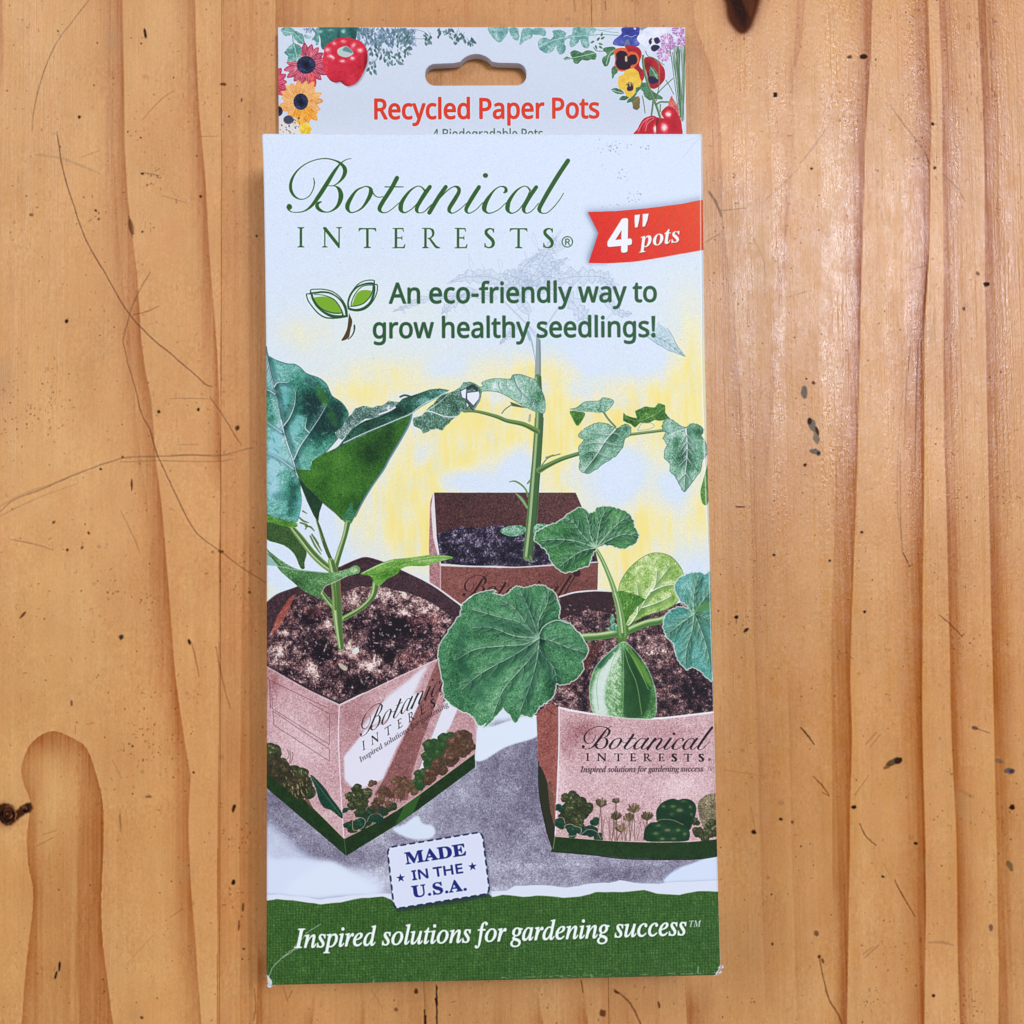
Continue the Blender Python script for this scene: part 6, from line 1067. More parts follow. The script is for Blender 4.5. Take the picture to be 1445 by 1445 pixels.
    cv.paint(curve(zP([(855,720),(900,700),(980,740),(975,775),(910,800),(870,780)]), 3, True), PU, amp=.1, base=.25, soft=.5); cv.fill(zP([(845,650),(865,660),(870,700),(850,700)]), (40, 16, 50), .8, soft=.4)
    leafy(zP, [(880,590),(900,570),(970,650),(980,740),(920,700),(870,690)], GL, [(885,590),(930,650),(975,730)], 41)
    OP = curve(zP([(420,370),(440,350),(500,338),(570,345),(600,390),(640,385),(700,400),(735,450),(740,510),(700,560),(680,590),(640,610),(600,625),(520,640),(450,620),(425,570),(432,500),(425,430)]), 4, True)
    c = cv.paint(OP, [(160, 50, 30), (196, 86, 48), (220, 128, 76), (230, 170, 120)], amp=.08, mid=.12, base=.5)
    cv.paint(curve(zP([(460,400),(500,375),(560,385),(590,420),(600,450),(640,425),(690,430),(715,480),(700,540),(640,560),(620,600),(540,620),(470,600),(440,540),(450,480),(445,430)]), 4, True), [(24, 8, 24), (46, 18, 44), (74, 34, 66)], amp=.12, mid=.1, base=.35, soft=.4)
    cv.line(zP([(575,455),(575,500)]), 3.4, (196, 176, 150), .95); cv.line(zP([(590,440),(592,480)]), 1.4, (120, 60, 60), .7)
    YP = curve(zP([(470,740),(490,700),(540,680),(560,630),(610,610),(660,600),(710,625),(735,660),(750,720),(770,770),(750,830),(700,850),(695,900),(660,950),(620,970),(570,945),(545,880),(500,870),(475,830)]), 4, True)
    leafy(zP, [(390,600),(430,570),(470,640),(430,680),(405,738),(390,680)], GL, None, 42); leafy(zP, [(385,875),(430,850),(500,870),(550,920),(480,930),(420,905)], GL, [(390,878),(540,915)], 43)
    leafy(zP, [(485,1000),(520,955),(580,950),(620,960),(560,1005)], GL, None, 44); leafy(zP, [(580,1035),(610,985),(660,975),(690,1000),(630,1030)], GL, None, 45); leafy(zP, [(640,780),(700,790),(770,760),(800,830),(740,880),(690,960),(660,1050),(640,980)], GL, None, 46)
    leafy(zP, [(800,880),(860,860),(960,920),(1040,970),(1020,1000),(960,990),(880,1010),(810,960)], GL, None, 47); leafy(zP, [(770,800),(830,780),(870,860),(820,900),(770,880)], GL, None, 48)
    leafy(zP, [(670,980),(740,960),(750,1040),(740,1110),(700,1130),(660,1100)], [(70, 90, 50), (120, 110, 70), (170, 130, 100)], None, 49)
    c = cv.paint(YP, [(176, 130, 40), (214, 174, 62), (230, 200, 90), (240, 222, 150)], [(885,125,10,10,.1),(893,112,8,4,.15),(896,104,14,2,-.12),(880,118,2,8,-.12)], amp=.07, mid=.15, base=.5)
    for a_ in np.linspace(-2.9, -.2, 7): cv.line(zP([(620, 820), (620 + 52 * math.cos(a_), 820 + 46 * math.sin(a_))]), [1.6, .7], (64, 34, 50), .85, n=1)
    cv.fill(curve(zP([(585,850),(605,820),(640,815),(665,830),(660,875),(620,890),(590,882)]), 3, True), (44, 22, 44), .95, soft=.3); cv.line(zP([(622,795),(626,825)]), 1.6, (190, 184, 176), .9)
    # stalks, chives, small red peppers
    for p_, w in (([(790,440),(790,520),(810,650),(850,790),(900,930),(960,1080),(1010,1230)], 3.2), ([(940,480),(990,560),(995,700),(990,850),(960,960)], 1.2), ([(1170,730),(1060,830),(980,920),(960,1010)], 1.3), ([(920,1010),(910,1100),(895,1210)], 2.4), ([(960,1060),(1010,1030),(1080,1030),(1140,1030)], 2.4), ([(1010,1060),(1010,1150)], 1.6), ([(780,950),(800,1050),(815,1170)], 1.2), ([(1080,750),(1130,830),(1180,930)], 1.1), ([(820,380),(850,440),(930,470),(1060,560)], 1.0)):
        cv.line(zP(p_), w, (84, 112, 82)); cv.line([(x + w * .2, y) for x, y in zP(p_)], w * .35, (150, 170, 130), .7)
    r = np.random.default_rng(8)
    for i in range(34):
        x = r.uniform(1130, 1330); x2 = 1280 + (x - 1230) * .25 + r.uniform(-20, 20)
        cv.line(zP([(x, r.uniform(300, 420)), ((x + x2) / 2 + r.uniform(-30, 30), 700), (x2, r.uniform(1000, 1280))]), r.uniform(.6, 1.6), [(84, 112, 90), (112, 138, 112), (60, 92, 66), (140, 160, 140)][i % 4], .85)
    RE = [(110, 6, 22), (160, 14, 34), (190, 34, 50), (224, 120, 130), (240, 214, 226)]
    cv.paint(curve(zP([(1110,1080),(1150,950),(1180,1000),(1220,1060),(1250,1180),(1180,1150)]), 3, True), [(150, 60, 60), (200, 110, 104), (224, 170, 160)], amp=.15, base=.5)
    cv.paint(curve(zP([(1020,1180),(1050,1120),(1110,1080),(1180,1110),(1230,1170),(1270,1250),(1285,1350),(1280,1450),(1100,1450),(1080,1280)]), 4, True), RE, [(943,161,4.5,4.5,.7),(960,165,5,14,.05),(952,175,6,10,-.1)], amp=.05, mid=.06, base=.38)
    cv.paint(curve(zP([(690,1460),(720,1370),(780,1260),(850,1215),(930,1205),(980,1230),(1060,1240),(1110,1290),(1140,1370),(1140,1460)]), 4, True), RE, [(937,180,5,7,.75),(924,182,3,7,.7),(912,172,2,12,.3,25),(905,178,1.6,10,-.2),(920,170,2,10,-.15),(928,172,1.5,12,-.25),(900,182,3,10,.12)], amp=.05, mid=.06, base=.36)
    for p_ in ([(730,1400),(790,1290),(860,1240),(930,1225)], [(820,1400),(850,1300),(930,1240)]): cv.line(zP(p_), 1.1, (230, 190, 200), .6)
    cv.line(zP([(980,1230),(960,1300),(970,1450)]), 1.4, (100, 6, 20), .8)
    # title
    cv.rgb *= 1
    RR = (208, 66, 40)
    cv.text('Recycled Paper Pots', 'sans', (528, 168), (846, 166.4), 40, RR, bold=1.9)
    cv.text('4 Biodegradable Pots', 'sans', (610.6, 196), (766, 195.4), 19.5, (66, 104, 86), bold=.4)
    for i in range(30):
        x, y = q.uniform(400, 960), q.uniform(45, 180); cv.line([(x, y), (x + .4, y + .4)], .6, (150, 160, 180), .4)

# dark latewood edges, plus shade of box and tab painted as bands: (points x,y in photo px, side of the soft shading, its width, strength)
BANDS = [
 ([(172,-600),(173,0),(176,200),(181,283),(193,383),(199,480),(204,520),(213,563),(219,646),(229,729),(237.5,829),(247,960),(258,1044),(267,1094),(265,1161),(268,1245),(275,1329),(284,1445),(310,2000)], -1, 17, .13),
 ([(262,-600),(274,0),(276,66),(281,166),(289,266),(296,365),(302,440),(306,500),(309,600),(309,700)], -1, 14, .13),
 ([(150,-600),(157,0),(160,200),(166,300),(176,420),(184,480),(195,620),(214,760)], -1, 9, .035),
 ([(330,-600),(331,1500)], 1, 3, .02), ([(352,-600),(350,1500)], 1, 6, .035),
 ([(384,-600),(387,0),(388,200)], 1, 26, .10),  # shade beside the hang tab, painted into the wood colour
 ([(343,700),(340,960),(337,1100),(338,1445),(340,1800)], 1, 20, .05),  # soft shadow along the box's left side, painted into the wood
 ([(363,1300),(362,1390),(360,1445),(358,1700)], 1, 18, .10), ([(383,1390),(382,1445)], 1, 4, .05),
 ([(447,1380),(441,1445),(436,1600)], -1, 8, .09), ([(515,1380),(513,1445),(510,1600)], -1, 5, .07), ([(598,1350),(599,1600)], 1, 4, .04), ([(757,1380),(766,1445),(780,1600)], -1, 8, .13), ([(692,1380),(700,1500)], 1, 14, .03),
 ([(822,1380),(829,1445),(836,1600)], -1, 15, .10), ([(790,1380),(793,1500)], 1, 4, .03),
 ([(964,1360),(968,1445),(975,1700)], 1, 24, .12), ([(882,1380),(884,1500)], 1, 6, .03),
 ([(820,-300),(820,40)], 1, 16, .05), ([(892,-300),(896,60)], 1, 14, .06), ([(650,-300),(655,60)], 1, 20, .03), ([(493,-300),(493,60)], 1, 3, .04), ([(430,-300),(425,60)], -1, 8, .03), ([(580,-300),(583,60)], 1, 12, .02), ([(716,-300),(716,40)], 1, 9, .03),
 ([(976,-300),(977,0),(980,34),(1003,94),(1012,130),(1019,200),(1020,302),(1030,400),(1037,480),(1045,560),(1056,700)], -1, 16, .06),
 ([(1137,-300),(1136,0),(1131,67),(1121,100),(1118,235),(1108,335),(1101,436),(1090,560),(1080,700)], -1, 8, .05), ([(1128,-100),(1121,100),(1118,235),(1106,335),(1098,436)], 1, 5, .045),
 ([(1234,-500),(1230,0),(1228.5,84),(1220,200),(1217,300),(1213,480),(1210,614),(1207,698),(1202,816),(1199,900),(1198,960),(1200,1027),(1199,1195),(1197,1330),(1195,1445),(1190,2000)], -1, 15, .17),
 ([(1306,-500),(1309,0),(1312,100),(1314,151),(1311,335),(1304,440),(1302,480),(1302,715),(1300,848),(1301,960),(1304,1128),(1306,1296),(1304,1445),(1300,2000)], -1, 18, .17),
 ([(1322,-500),(1324,0),(1328,100),(1329,235),(1331,403),(1330,480),(1331,614),(1336,748),(1340,960),(1348,1161),(1351,1363),(1354,1445),(1370,2000)], 1, 17, .14),
 ([(1375,-500),(1380,0),(1386,134),(1388,302),(1392,480),(1396,748),(1401,960),(1405,1161),(1408,1445),(1420,2000)], 1, 20, .15),
 ([(1480,-500),(1490,700),(1500,2000)], 1, 24, .14), ([(1560,-500),(1570,700),(1590,2000)], -1, 20, .14), ([(1640,-500),(1650,2000)], 1, 30, .12), ([(1760,-500),(1750,2000)], -1, 24, .14),
 ([(-30,-500),(-40,2000)], -1, 20, .12), ([(-110,-500),(-100,2000)], -1, 26, .12), ([(-190,-500),(-200,2000)], 1, 20, .12), ([(-300,-500),(-290,2000)], -1, 24, .12), ([(2,-100),(4,60),(2,140)], -1, 8, .08),
 ([(1052,480),(1062,800),(1072,1150),(1080,1445)], 1, 30, .035), ([(1110,900),(1120,1300),(1124,1500)], 1, 20, .03), ([(1180,560),(1172,900),(1176,1300)], 1, 14, .05),
]
JOINTS = [-330, 311, 847, 1640]

def paint_wood(cv):
    H, W = cv.h, cv.w; r = cv.rng
    yy, xx = np.mgrid[0:H, 0:W].astype(np.float32)
    PX, PY = cv.inv(xx, yy)
    k = cv.k
    wob = value_noise(H, W, 60 * k, 160 * k, r) * 1.5 + value_noise(H, W, 20 * k, 90 * k, r) * .5
    X = PX + wob
    base = np.array((208, 151, 92), np.float32) / 255
    col = np.zeros((H, W, 3), np.float32) + base
    light = np.zeros((H, W), np.float32)        # dark amount 0..1 towards the red-brown of latewood
    for pts, side, w, a in BANDS:
        p = np.array(pts, float); o = np.argsort(p[:, 1]); p = p[o]
        ylo, yhi = p[0, 1], p[-1, 1]
        e = np.interp(PY, p[:, 1], p[:, 0]).astype(np.float32)
        d = (X - e) * side
        fade = np.clip((PY - ylo) / 60 + .0, 0, 1) * np.clip((yhi - PY) / 60, 0, 1) if ylo > -290 or yhi < 1490 else 1
        if ylo < -99: fade = np.clip((yhi - PY) / 60 + (yhi > 1400) * 10, 0, 1)
        if yhi > 1400: fade = fade * np.clip((PY - ylo) / 60 + (ylo < -99) * 10, 0, 1) if ylo > -99 else fade
        edge = np.clip(d / 1.8 + .5, 0, 1)
        light += 1.2 * a * edge * (.8 * np.exp(-np.maximum(d, 0) / w) + .35 * np.exp(-(np.maximum(d, 0) / (w * 1.1)) ** 2)) * fade
    # the tongue of latewood at the lower left
    tong = curve([(-0 + a / 2.98, 960 + b / 2.98) for a, b in [(80,1560),(90,1445),(110,1200),(134,1000),(139,880),(120,780),(113,650),(128,520),(105,450),(92,400),(95,340),(128,270),(180,225),(235,214),(300,240),(350,270),(380,320),(405,400),(430,500),(436,650),(426,900),(430,1080),(450,1250),(475,1445),(500,1600)]], 6)
    tong = list(map(tuple, tong)) + [(190, 2300), (10, 2300)]
    tong = list(map(tuple, jag(tong, .45, 2, 5))); mk = cv.mask([tong]); f = cv.full(mk); fb = blur(f, 7 * k); fb2 = blur(f, 16 * k)
    nz_ = value_noise(H, W, 5 * k, 90 * k, r)
    light += f * (.062 + .05 * np.clip((1 - fb) * 2, 0, 1) + .04 * np.clip((1 - fb2) * 2, 0, 1)) + .055 * f * np.clip((X - 108 - 5 * nz_) / 4, 0, 1) * (PY > 1050) + .02 * f * np.clip((60 - X) / 8, 0, 1)
    f2 = np.exp(-(((PX - 82) / 26) ** 2 + ((PY - 1130) / 60) ** 2)); light -= .07 * f2 * f
    light += .07 * f * np.exp(-(((PX - 72) / 40) ** 2 + ((PY - 1045) / 18) ** 2))
    # board-to-board tone
    p2 = ((PX > JOINTS[1] - (PY - 480) * .006) & (PX < JOINTS[2])).astype(np.float32)
    light += p2 * .035 + .045 * p2 * np.exp(-(PX - 311) / 12)
    light += .05 * ((PX > JOINTS[2]) & (PX < 964)) * np.exp(-np.maximum(PX - 847, 0) / 22) + .03 * (PX > JOINTS[2]) * (PX < 930)
    light += .12 * np.exp(-((PX - (311 - (PY - 480) * .006)) / 1.1) ** 2) * np.clip(.4 + value_noise(H, W, 10 * k, 90 * k, r), .1, 1)
    light *= 1 + .22 * value_noise(H, W, 2.2 * k, 120 * k, r) + .16 * value_noise(H, W, 6 * k, 200 * k, r)
    # fibre, growth lines, clouds
    fib = value_noise(H, W, 1.6 * k, 70 * k, r) * .5 + value_noise(H, W, 3.4 * k, 160 * k, r) * .5 + value_noise(H, W, 9 * k, 320 * k, r) * .7
    fine = value_noise(H, W, 1.1 * k, 16 * k, r)
    cl = value_noise(H, W, 90 * k, 150 * k, r) + .6 * value_noise(H, W, 34 * k, 60 * k, r) + .35 * value_noise(H, W, 14 * k, 22 * k, r)
    zone = np.clip(.55 + .5 * value_noise(H, W, 70 * k, 260 * k, r), .2, 1.1)
    mott = value_noise(H, W, 3.2 * k, 4.5 * k, r) + .8 * value_noise(H, W, 1.7 * k, 2.6 * k, r)
    light += .019 * fib * zone + .012 * fine * zone + .025 * cl + .010 * cv.grain + .020 * mott * np.clip(.6 + .6 * value_noise(H, W, 40 * k, 40 * k, r), .1, 1.2)
    # warm shift at mid height, slightly redder patches
    red = value_noise(H, W, 120 * k, 140 * k, r) * .5 + value_noise(H, W, 40 * k, 50 * k, r) * .3
    mul = np.stack([1 - 1.0 * light, 1 - 1.75 * light, 1 - 2.7 * light], -1)
    col = col * np.clip(mul, .12, 1.2)
    red = red + .45 * value_noise(H, W, 16 * k, 26 * k, r) + .25 * value_noise(H, W, 7 * k, 9 * k, r)
    col *= np.stack([1 + .012 * red, 1 - .008 * red, 1 - .022 * red], -1)
    left = np.exp(-((PX - 60) / 160) ** 2); col *= (1 + .02 * left[..., None] * np.array([0, 1, 1.4]))
    cv.rgb[:] = col
    # gloss: 1 = smooth varnish, 0 = worn dull; the hard late wood and the broad bands between stay smoother
    rz_ = np.clip((PX - 960) / 60, 0, 1); gl = .12 * np.clip(light * 5, 0, 1) + .10 + .34 * rz_ * np.clip((1500 - PX) / 60, 0, 1)
    for x0_, x1_, a_ in ((1022,1068,.66),(1076,1112,.74),(1146,1214,.92),(1236,1264,.66),(1266,1310,.84),(1329,1356,.8),(1389,1430,.74),(-40,90,.3)):
        e1 = np.clip((X + 4 * value_noise(H, W, 12 * k, 50 * k, r) - x0_) / 14, 0, 1) * np.clip((x1_ - X + 3 * value_noise(H, W, 8 * k, 40 * k, r)) / 4, 0, 1); gl = np.maximum(gl, a_ * e1)
    gl = gl * np.clip(.86 + .25 * value_noise(H, W, 3 * k, 40 * k, r) + .35 * value_noise(H, W, 16 * k, 24 * k, r) + .3 * value_noise(H, W, 4 * k, 6 * k, r), .1, 1.25)
    cv.gloss = np.clip(gl, 0, 1); cv.relief = np.clip(.5 - .5 * blur(light, 4 * k) + .03 * fib, 0, 1)
    D = (84, 44, 18); DD = (36, 16, 6)
    # --- knots
    def blob(pts, c, soft, al=1.0, j=.0, seed=1):
        P = curve(pts, 5, True)
        if j: P = jag(P, j, 1, seed)
        cv.fill(P, c, al, soft=soft)
    kn = [(960 + a / 2.979, b / 2.979) for a, b in [(185,-60),(195,20),(205,80),(235,125),(262,140),(290,120),(310,70),(325,20),(330,-60)]]
    blob([(x + (x - 1046) * .5, y + 4) for x, y in kn], (150, 92, 48), 7, .5); blob([(x + (x - 1046) * .15, y + 2) for x, y in kn], (110, 62, 30), 2.5, .7); blob(kn, (72, 34, 18), 1.6, .95)
    blob([(1030,-10),(1038,20),(1050,40),(1056,20),(1060,-10)], (40, 20, 14), 3, .9); blob([(1044,-10),(1052,10),(1060,24),(1064,0)], (104, 56, 32), 1.5, .6)
    blob([(-6,1136),(6,1132),(20,1138),(26,1150),(20,1164),(6,1168),(-8,1160)], (120, 76, 40), 4, .5); blob([(-2,1138),(8,1134),(18,1138),(22,1144),(30,1138),(43,1132),(44,1144),(30,1152),(24,1158),(14,1165),(2,1160)], (58, 30, 18), 1.0, .95, 1.2, 3)
    q = np.random.default_rng(17)
    for i in range(34):
        a = q.uniform(0, 6.28); cx, cy = (12, 1150) if i % 3 else (36, 1142); d = q.uniform(2, 13 if i % 3 else 7)
        cv.line([(cx + d * math.cos(a), cy + d * math.sin(a)), (cx + d * math.cos(a + .5), cy + d * math.sin(a + .5)), (cx + d * math.cos(a + 1.1), cy + d * .9 * math.sin(a + 1.1))], q.uniform(.8, 2), (24, 12, 8) if i % 4 else (146, 92, 50), .8)
    # --- marks (x, y, rx, ry, angle, darkness, colour)
    G1 = (70, 70, 72)
    M = [(1094,134,2.6,3.6,0,.9,DD),(1219,80,5.5,3,-5,.85,DD),(1199,81,3.6,2.4,0,.75,D),(1135,554,5,9,0,.6,G1),(1148,540,3,2.4,30,.7,D),(1146,600,5,10,-20,.6,G1),(1152,618,4,8,-10,.5,G1),(1150,637,8,4,20,.6,G1),(1142,594,2.6,5,0,.7,DD),(1153,608,2,7,-20,.7,DD),(1155,640,3,3,0,.75,(40,40,60)),(1136,656,2,2.4,30,.8,DD),
         (1262,1075,12,4.6,-24,.72,(70,56,40)),(1268,1073,6,4,-20,.6,DD),(1252,1082,6,2.4,-30,.5,D),(1423,1088,6,4,20,.6,(70,66,84)),(1410,1074,7,3,20,.35,G1),(1428,1088,4,3,0,.7,(50,46,60)),(1376,1027,4.4,3,20,.6,(64,50,52)),(1425,1222,4,8,-25,.6,(90,72,44)),(1398,1309,2.6,5,0,.55,(80,50,60)),(1428,1139,4,3.4,-20,.85,DD),(1205,1139,3.4,2.4,0,.9,DD),(1392,401,4,3,0,.95,(24,14,10)),(1380,386,3.6,2,35,.7,(110,70,24)),(1360,436,2.4,2.4,0,.6,D),(1316,175,2.2,2,0,.9,DD),(1319,237,1.7,1.7,0,.8,DD),(1145,238,1.8,1.6,0,.8,DD),
         (1220,863,2.4,1.6,15,.9,DD),(1216,751,2,2,0,.85,DD),(1092,783,1.8,1.8,0,.9,DD),(1171,791,1.8,1.8,0,.85,DD),(1039,871,3,2.6,0,.9,DD),(1053,889,5,2,-40,.75,DD),(1045,715,7.4,1.1,-2,.75,D),(1064,1174,3.4,2.4,20,.8,DD),(1102,1156,2.4,1.6,15,.9,DD),(1118,1160,1.8,1.8,0,.7,D),(1292,1190,3,1.6,20,.85,DD),(1246,1237,2.2,1.4,35,.85,DD),(1317,1405,2.4,2.2,0,.8,DD),
         (112,165,2,2,0,.8,DD),(94,453,2.4,2.8,0,.85,DD),(44,303,3,2.4,0,.5,D),(135,297,2,1.4,40,.8,DD),(139,309,1.6,1.6,0,.7,D),(315,119,5,2,5,.75,(90,50,20)),(341,141,1.2,3,0,.7,D),(205,47,1.6,7.4,-8,.85,DD),(201,245,2.6,1.6,0,.9,(50,40,20)),(185,320,3,12,-14,.5,D),(283,277,1.8,1.8,0,.8,DD),(201,327,1.4,1.4,0,.9,DD),(362,333,1.4,1.4,0,.9,DD),(171,899,3,3.8,15,.85,(60,46,34)),(267,906,1.8,4,-20,.85,DD),(335,604,2.6,3.6,35,.8,(70,44,20)),(280,578,1.8,2.4,0,.85,DD),(224,581,2.2,2,0,.8,DD),(186,684,1,9,0,.85,DD),(142,662,1.6,1.6,0,.9,DD),(352,836,2,2,0,.75,D),(300,669+110,2,2,0,.4,D),
         (32,868,7,1.6,-48,.75,D),(125,752,1.8,2,-30,.8,D),(95,776,1.6,1.8,0,.8,DD),(116,773,2.2,1.6,-30,.7,D),(76,737,2.6,1.6,-30,.7,D),(312,778,4,2,10,.7,D),(329,1245,2.6,3.6,20,.85,DD),(330,1141,2,6,12,.75,DD),(84,1364,1.4,7,3,.9,(20,16,30)),(79,1376,1.2,6,15,.85,(20,16,30)),(343,1280,1.2,6,5,.75,D),(337,1306,1.2,8,3,.7,D),(344,1339,2,1.8,0,.7,(70,54,20)),(101,992,1.8,4.6,0,.6,D),(170,1160,1.2,16,-3,.35,D),(200,1436,2.6,1.6,10,.8,D),(273,1090,1.6,1.6,0,.9,DD),(187,1058-5,1.4,1.2,0,.8,DD),(210,1124,5,1.6,0,.5,D),
         (587,1399,2.6,3.8,0,.85,D),(559,1425,3.4,2.6,0,.5,D),(851,1430,4.6,5,10,.7,D),(930,1418,1.6,5,-10,.75,D),(870,1400,4,1.6,30,.8,D),(1152,1317,3,4,-10,.6,(90,54,30)),(1156,1350,2.4,2.2,30,.8,D),(1161,1356,1.8,4,-20,.7,D),(1090,1332,1.4,2.2,0,.8,DD)]
    for x, y, rx, ry, a, al, c in M:
        t = np.linspace(0, 2 * math.pi, 13)[:-1]; ca, sa = math.cos(math.radians(a)), math.sin(math.radians(a))
        P = [(x + rx * math.cos(u) * ca - ry * math.sin(u) * sa, y + rx * math.cos(u) * sa + ry * math.sin(u) * ca) for u in t]
        P = jag(P, min(rx, ry) * .3, 1, int(x))
        cv.fill(P, c, al * .4, soft=1.6); cv.fill(P, c, al, soft=.35)
    # --- scratches and cracks
    S = [([(125,0),(106,25),(80,60),(64,95),(53,130),(47,160),(45,186)], .9, D, .55), ([(80,186),(83,205),(90,245),(104,290),(122,340),(148,385),(180,440),(215,478),(240,498),(270,524),(290,542),(300,546)], 1.2, (90, 54, 34), .75), ([(81,190),(86,225),(95,262)], 2, (120, 84, 50), .4),
         ([(296,560),(310,580),(322,598),(332,615),(341,628)], 1.2, D, .45), ([(173,480),(180,510),(192,552),(200,585),(212,607),(220,636),(236,672),(252,706),(268,738),(282,756),(311,778),(340,800),(375,822)], 1.2, (104, 66, 36), .7), ([(212,607),(222,645)], 2.2, (110, 70, 40), .5),
         ([(0,722),(20,705),(60,690),(110,668),(160,650),(185,645),(225,644),(270,642),(310,643),(345,634),(358,632)], 1.5, (120, 84, 50), .55), ([(0,714),(30,698),(70,684),(120,664)], 3, (140, 98, 62), .3), ([(0,728),(20,718),(60,700),(110,682)], 2.2, (140, 98, 62), .3), ([(170,652),(220,650),(300,651),(330,648)], 1.2, (120, 80, 48), .45), ([(245,642),(330,642)], 2.2, (120, 76, 44), .35), ([(250,628),(280,627)], 1.2, (130, 90, 54), .4),
         ([(200,170),(225,142),(245,128)], .9, D, .35), ([(280,193),(308,192)], .8, D, .4), ([(240,562),(275,562),(298,563)], .8, D, .35), ([(212,384),(198,408),(186,435),(176,470),(174,480)], 1.3, (110, 70, 40), .55), ([(188,444),(205,440),(225,432)], 1.2, D, .4), ([(50,218),(85,223),(110,232),(140,245)], 4, (140, 106, 64), .28), ([(115,222),(140,212)], 1.2, D, .25),
         ([(200,125+190),(204,300)], 1, D, .2), ([(182,305),(187,335)], 2.4, (80, 50, 30), .6), ([(15,761),(50,768),(75,776)], 1.4, D, .3), ([(170,720),(185,750),(198,780)], 1, D, .3), ([(205,244),(225,248)], 1.6, (90, 70, 40), .6), ([(230,276),(262,286)], 1.6, D, .2),
         ([(270,905),(276,930),(281,955)], 1.6, D, .35), ([(305,915),(314,960),(325,1000)], 1.4, D, .35), ([(158,1072),(172,1098)], 1, D, .35), ([(180,1360),(215,1320)], .8, D, .25), ([(240,1295),(258,1282)], 1, D, .35), ([(52,1194),(75,1182)], 1.4, D, .3), ([(60,1178),(80,1172)], 1, D, .3), ([(122,1022),(134,1020)], 1, D, .4),
         ([(1130,230),(1148,207),(1168,180)], 2.4, (140, 96, 54), .4), ([(1070,290),(1095,270),(1130,235)], 1.6, (140, 96, 54), .3), ([(1000,270),(1010,285),(1018,305)], 4, (96, 72, 40), .5), ([(1018,297),(1052,294)], 1.2, D, .45), ([(1015,330),(995,342)], 1.6, D, .3), ([(1256,150),(1275,175),(1290,195),(1306,215)], 2.6, (120, 80, 50), .35), ([(1305,215),(1312,232)], 3, (100, 60, 40), .5), ([(1330,245),(1350,265),(1362,285)], 3, (120, 80, 50), .35),
         ([(1302,480),(1303,440),(1310,360)], 2, (90, 56, 40), .5), ([(1060,330),(1078,370),(1080,420)], 1.6, (140,96,60), .3), ([(1107,420),(1145,410)], 1, D, .3), ([(1280,382),(1305,375)], 1.2, D, .3), ([(1240,290),(1248,318)], 2, (150,110,70), .4),
         ([(1326,868),(1340,880),(1358,898)], 1.3, D, .6), ([(1213,1162),(1222,1180),(1236,1193)], 1.4, D, .65), ([(1262,1242),(1274,1264),(1291,1293)], 1.3, D, .7), ([(1246,1217),(1256,1235)], .8, D, .3), ([(1226,1094),(1206,1122)], 1, D, .45), ([(1130,1027),(1140,1038),(1149,1050)], 1.8, DD, .6), ([(1148,1096),(1160,1108),(1170,1122)], 1.6, D, .55), ([(1160,1118),(1170,1124)], 2, D, .5),
         ([(1220,1352),(1240,1334)], 2.6, (130, 88, 56), .45), ([(1218,1347),(1232,1336)], 1.2, D, .4), ([(1222,1050),(1236,1034)], 3, (130, 84, 50), .4), ([(1228,1054),(1242,1036)], 1.4, D, .3), ([(1310,1330),(1330,1330),(1345,1334)], 4, (140, 90, 60), .35), ([(1356,1116),(1372,1124)], 7, (140, 96, 60), .3), ([(1378,1028),(1396,1034)], 1.6, D, .5),
         ([(1156,1350),(1162,1380),(1170,1410),(1182,1430),(1190,1450)], 1.8, D, .55), ([(1020,1086),(1080,1096)], 1, D, .25), ([(1216,1330),(1228,1352)], .8, D, .2), ([(1060,1140),(1066,1170)], 2, (140, 100, 60), .4), ([(1270,640),(1272,760),(1280,795)], 1.4, (110, 64, 44), .4), ([(1285,480),(1278,560),(1276,640)], 1.2, (110, 64, 44), .35), ([(1296,480),(1293,560),(1291,660)], 1.6, (100, 56, 40), .5), ([(1300,480),(1300,560)], 1.6, (90, 50, 36), .45), ([(1275,780),(1284,800)], 2.2, DD, .4), ([(1280,800),(1288,796)], 2, DD, .4), ([(1274,550),(1268,620),(1266,700),(1272,760)], 1, (110, 64, 44), .3),
         ([(616,1390),(616,1413),(617,1450)], 1.8, (50, 22, 10), .95), ([(615,1410),(617,1418)], 4.6, (50, 22, 10), .9), ([(599,1425),(600,1450)], 2.2, (60, 26, 12), .9), ([(600,1434),(600,1444)], 5, (60, 26, 12), .8), ([(598,1385),(600,1440)], 1, D, .5), ([(820,1384),(823,1400)], 2, D, .7), ([(866,1396),(880,1406),(892,1420),(900,1436),(906,1450)], 3, D, .5), ([(400,1393),(406,1412)], 1.4, D, .4), ([(412,1398),(408,1408)], 1.2, D, .5), ([(525,1398),(540,1422)], .8, D, .3), ([(359,1395),(361,1420),(358,1440)], 1.4, D, .4), ([(810,0),(812,16)], 5, (130, 90, 50), .4), ([(854,2),(855,14)], 1.6, D, .6)]
    for pts, w, c, al in S:
        P = curve(pts, 5) if len(pts) > 2 else np.array(pts, float)
        P = P + q.normal(0, .22, P.shape)
        n = len(P); ww = w * (.55 + .45 * np.sin(np.linspace(.25, 2.9, n))) * q.uniform(.75, 1.15, n)
        cv.put(cv.stroke_mask(P, np.maximum(ww, .5)), c, al); 
        if w < 2: cv.put(cv.stroke_mask(P, np.maximum(ww * 2.2, .5)), c, al * .18)
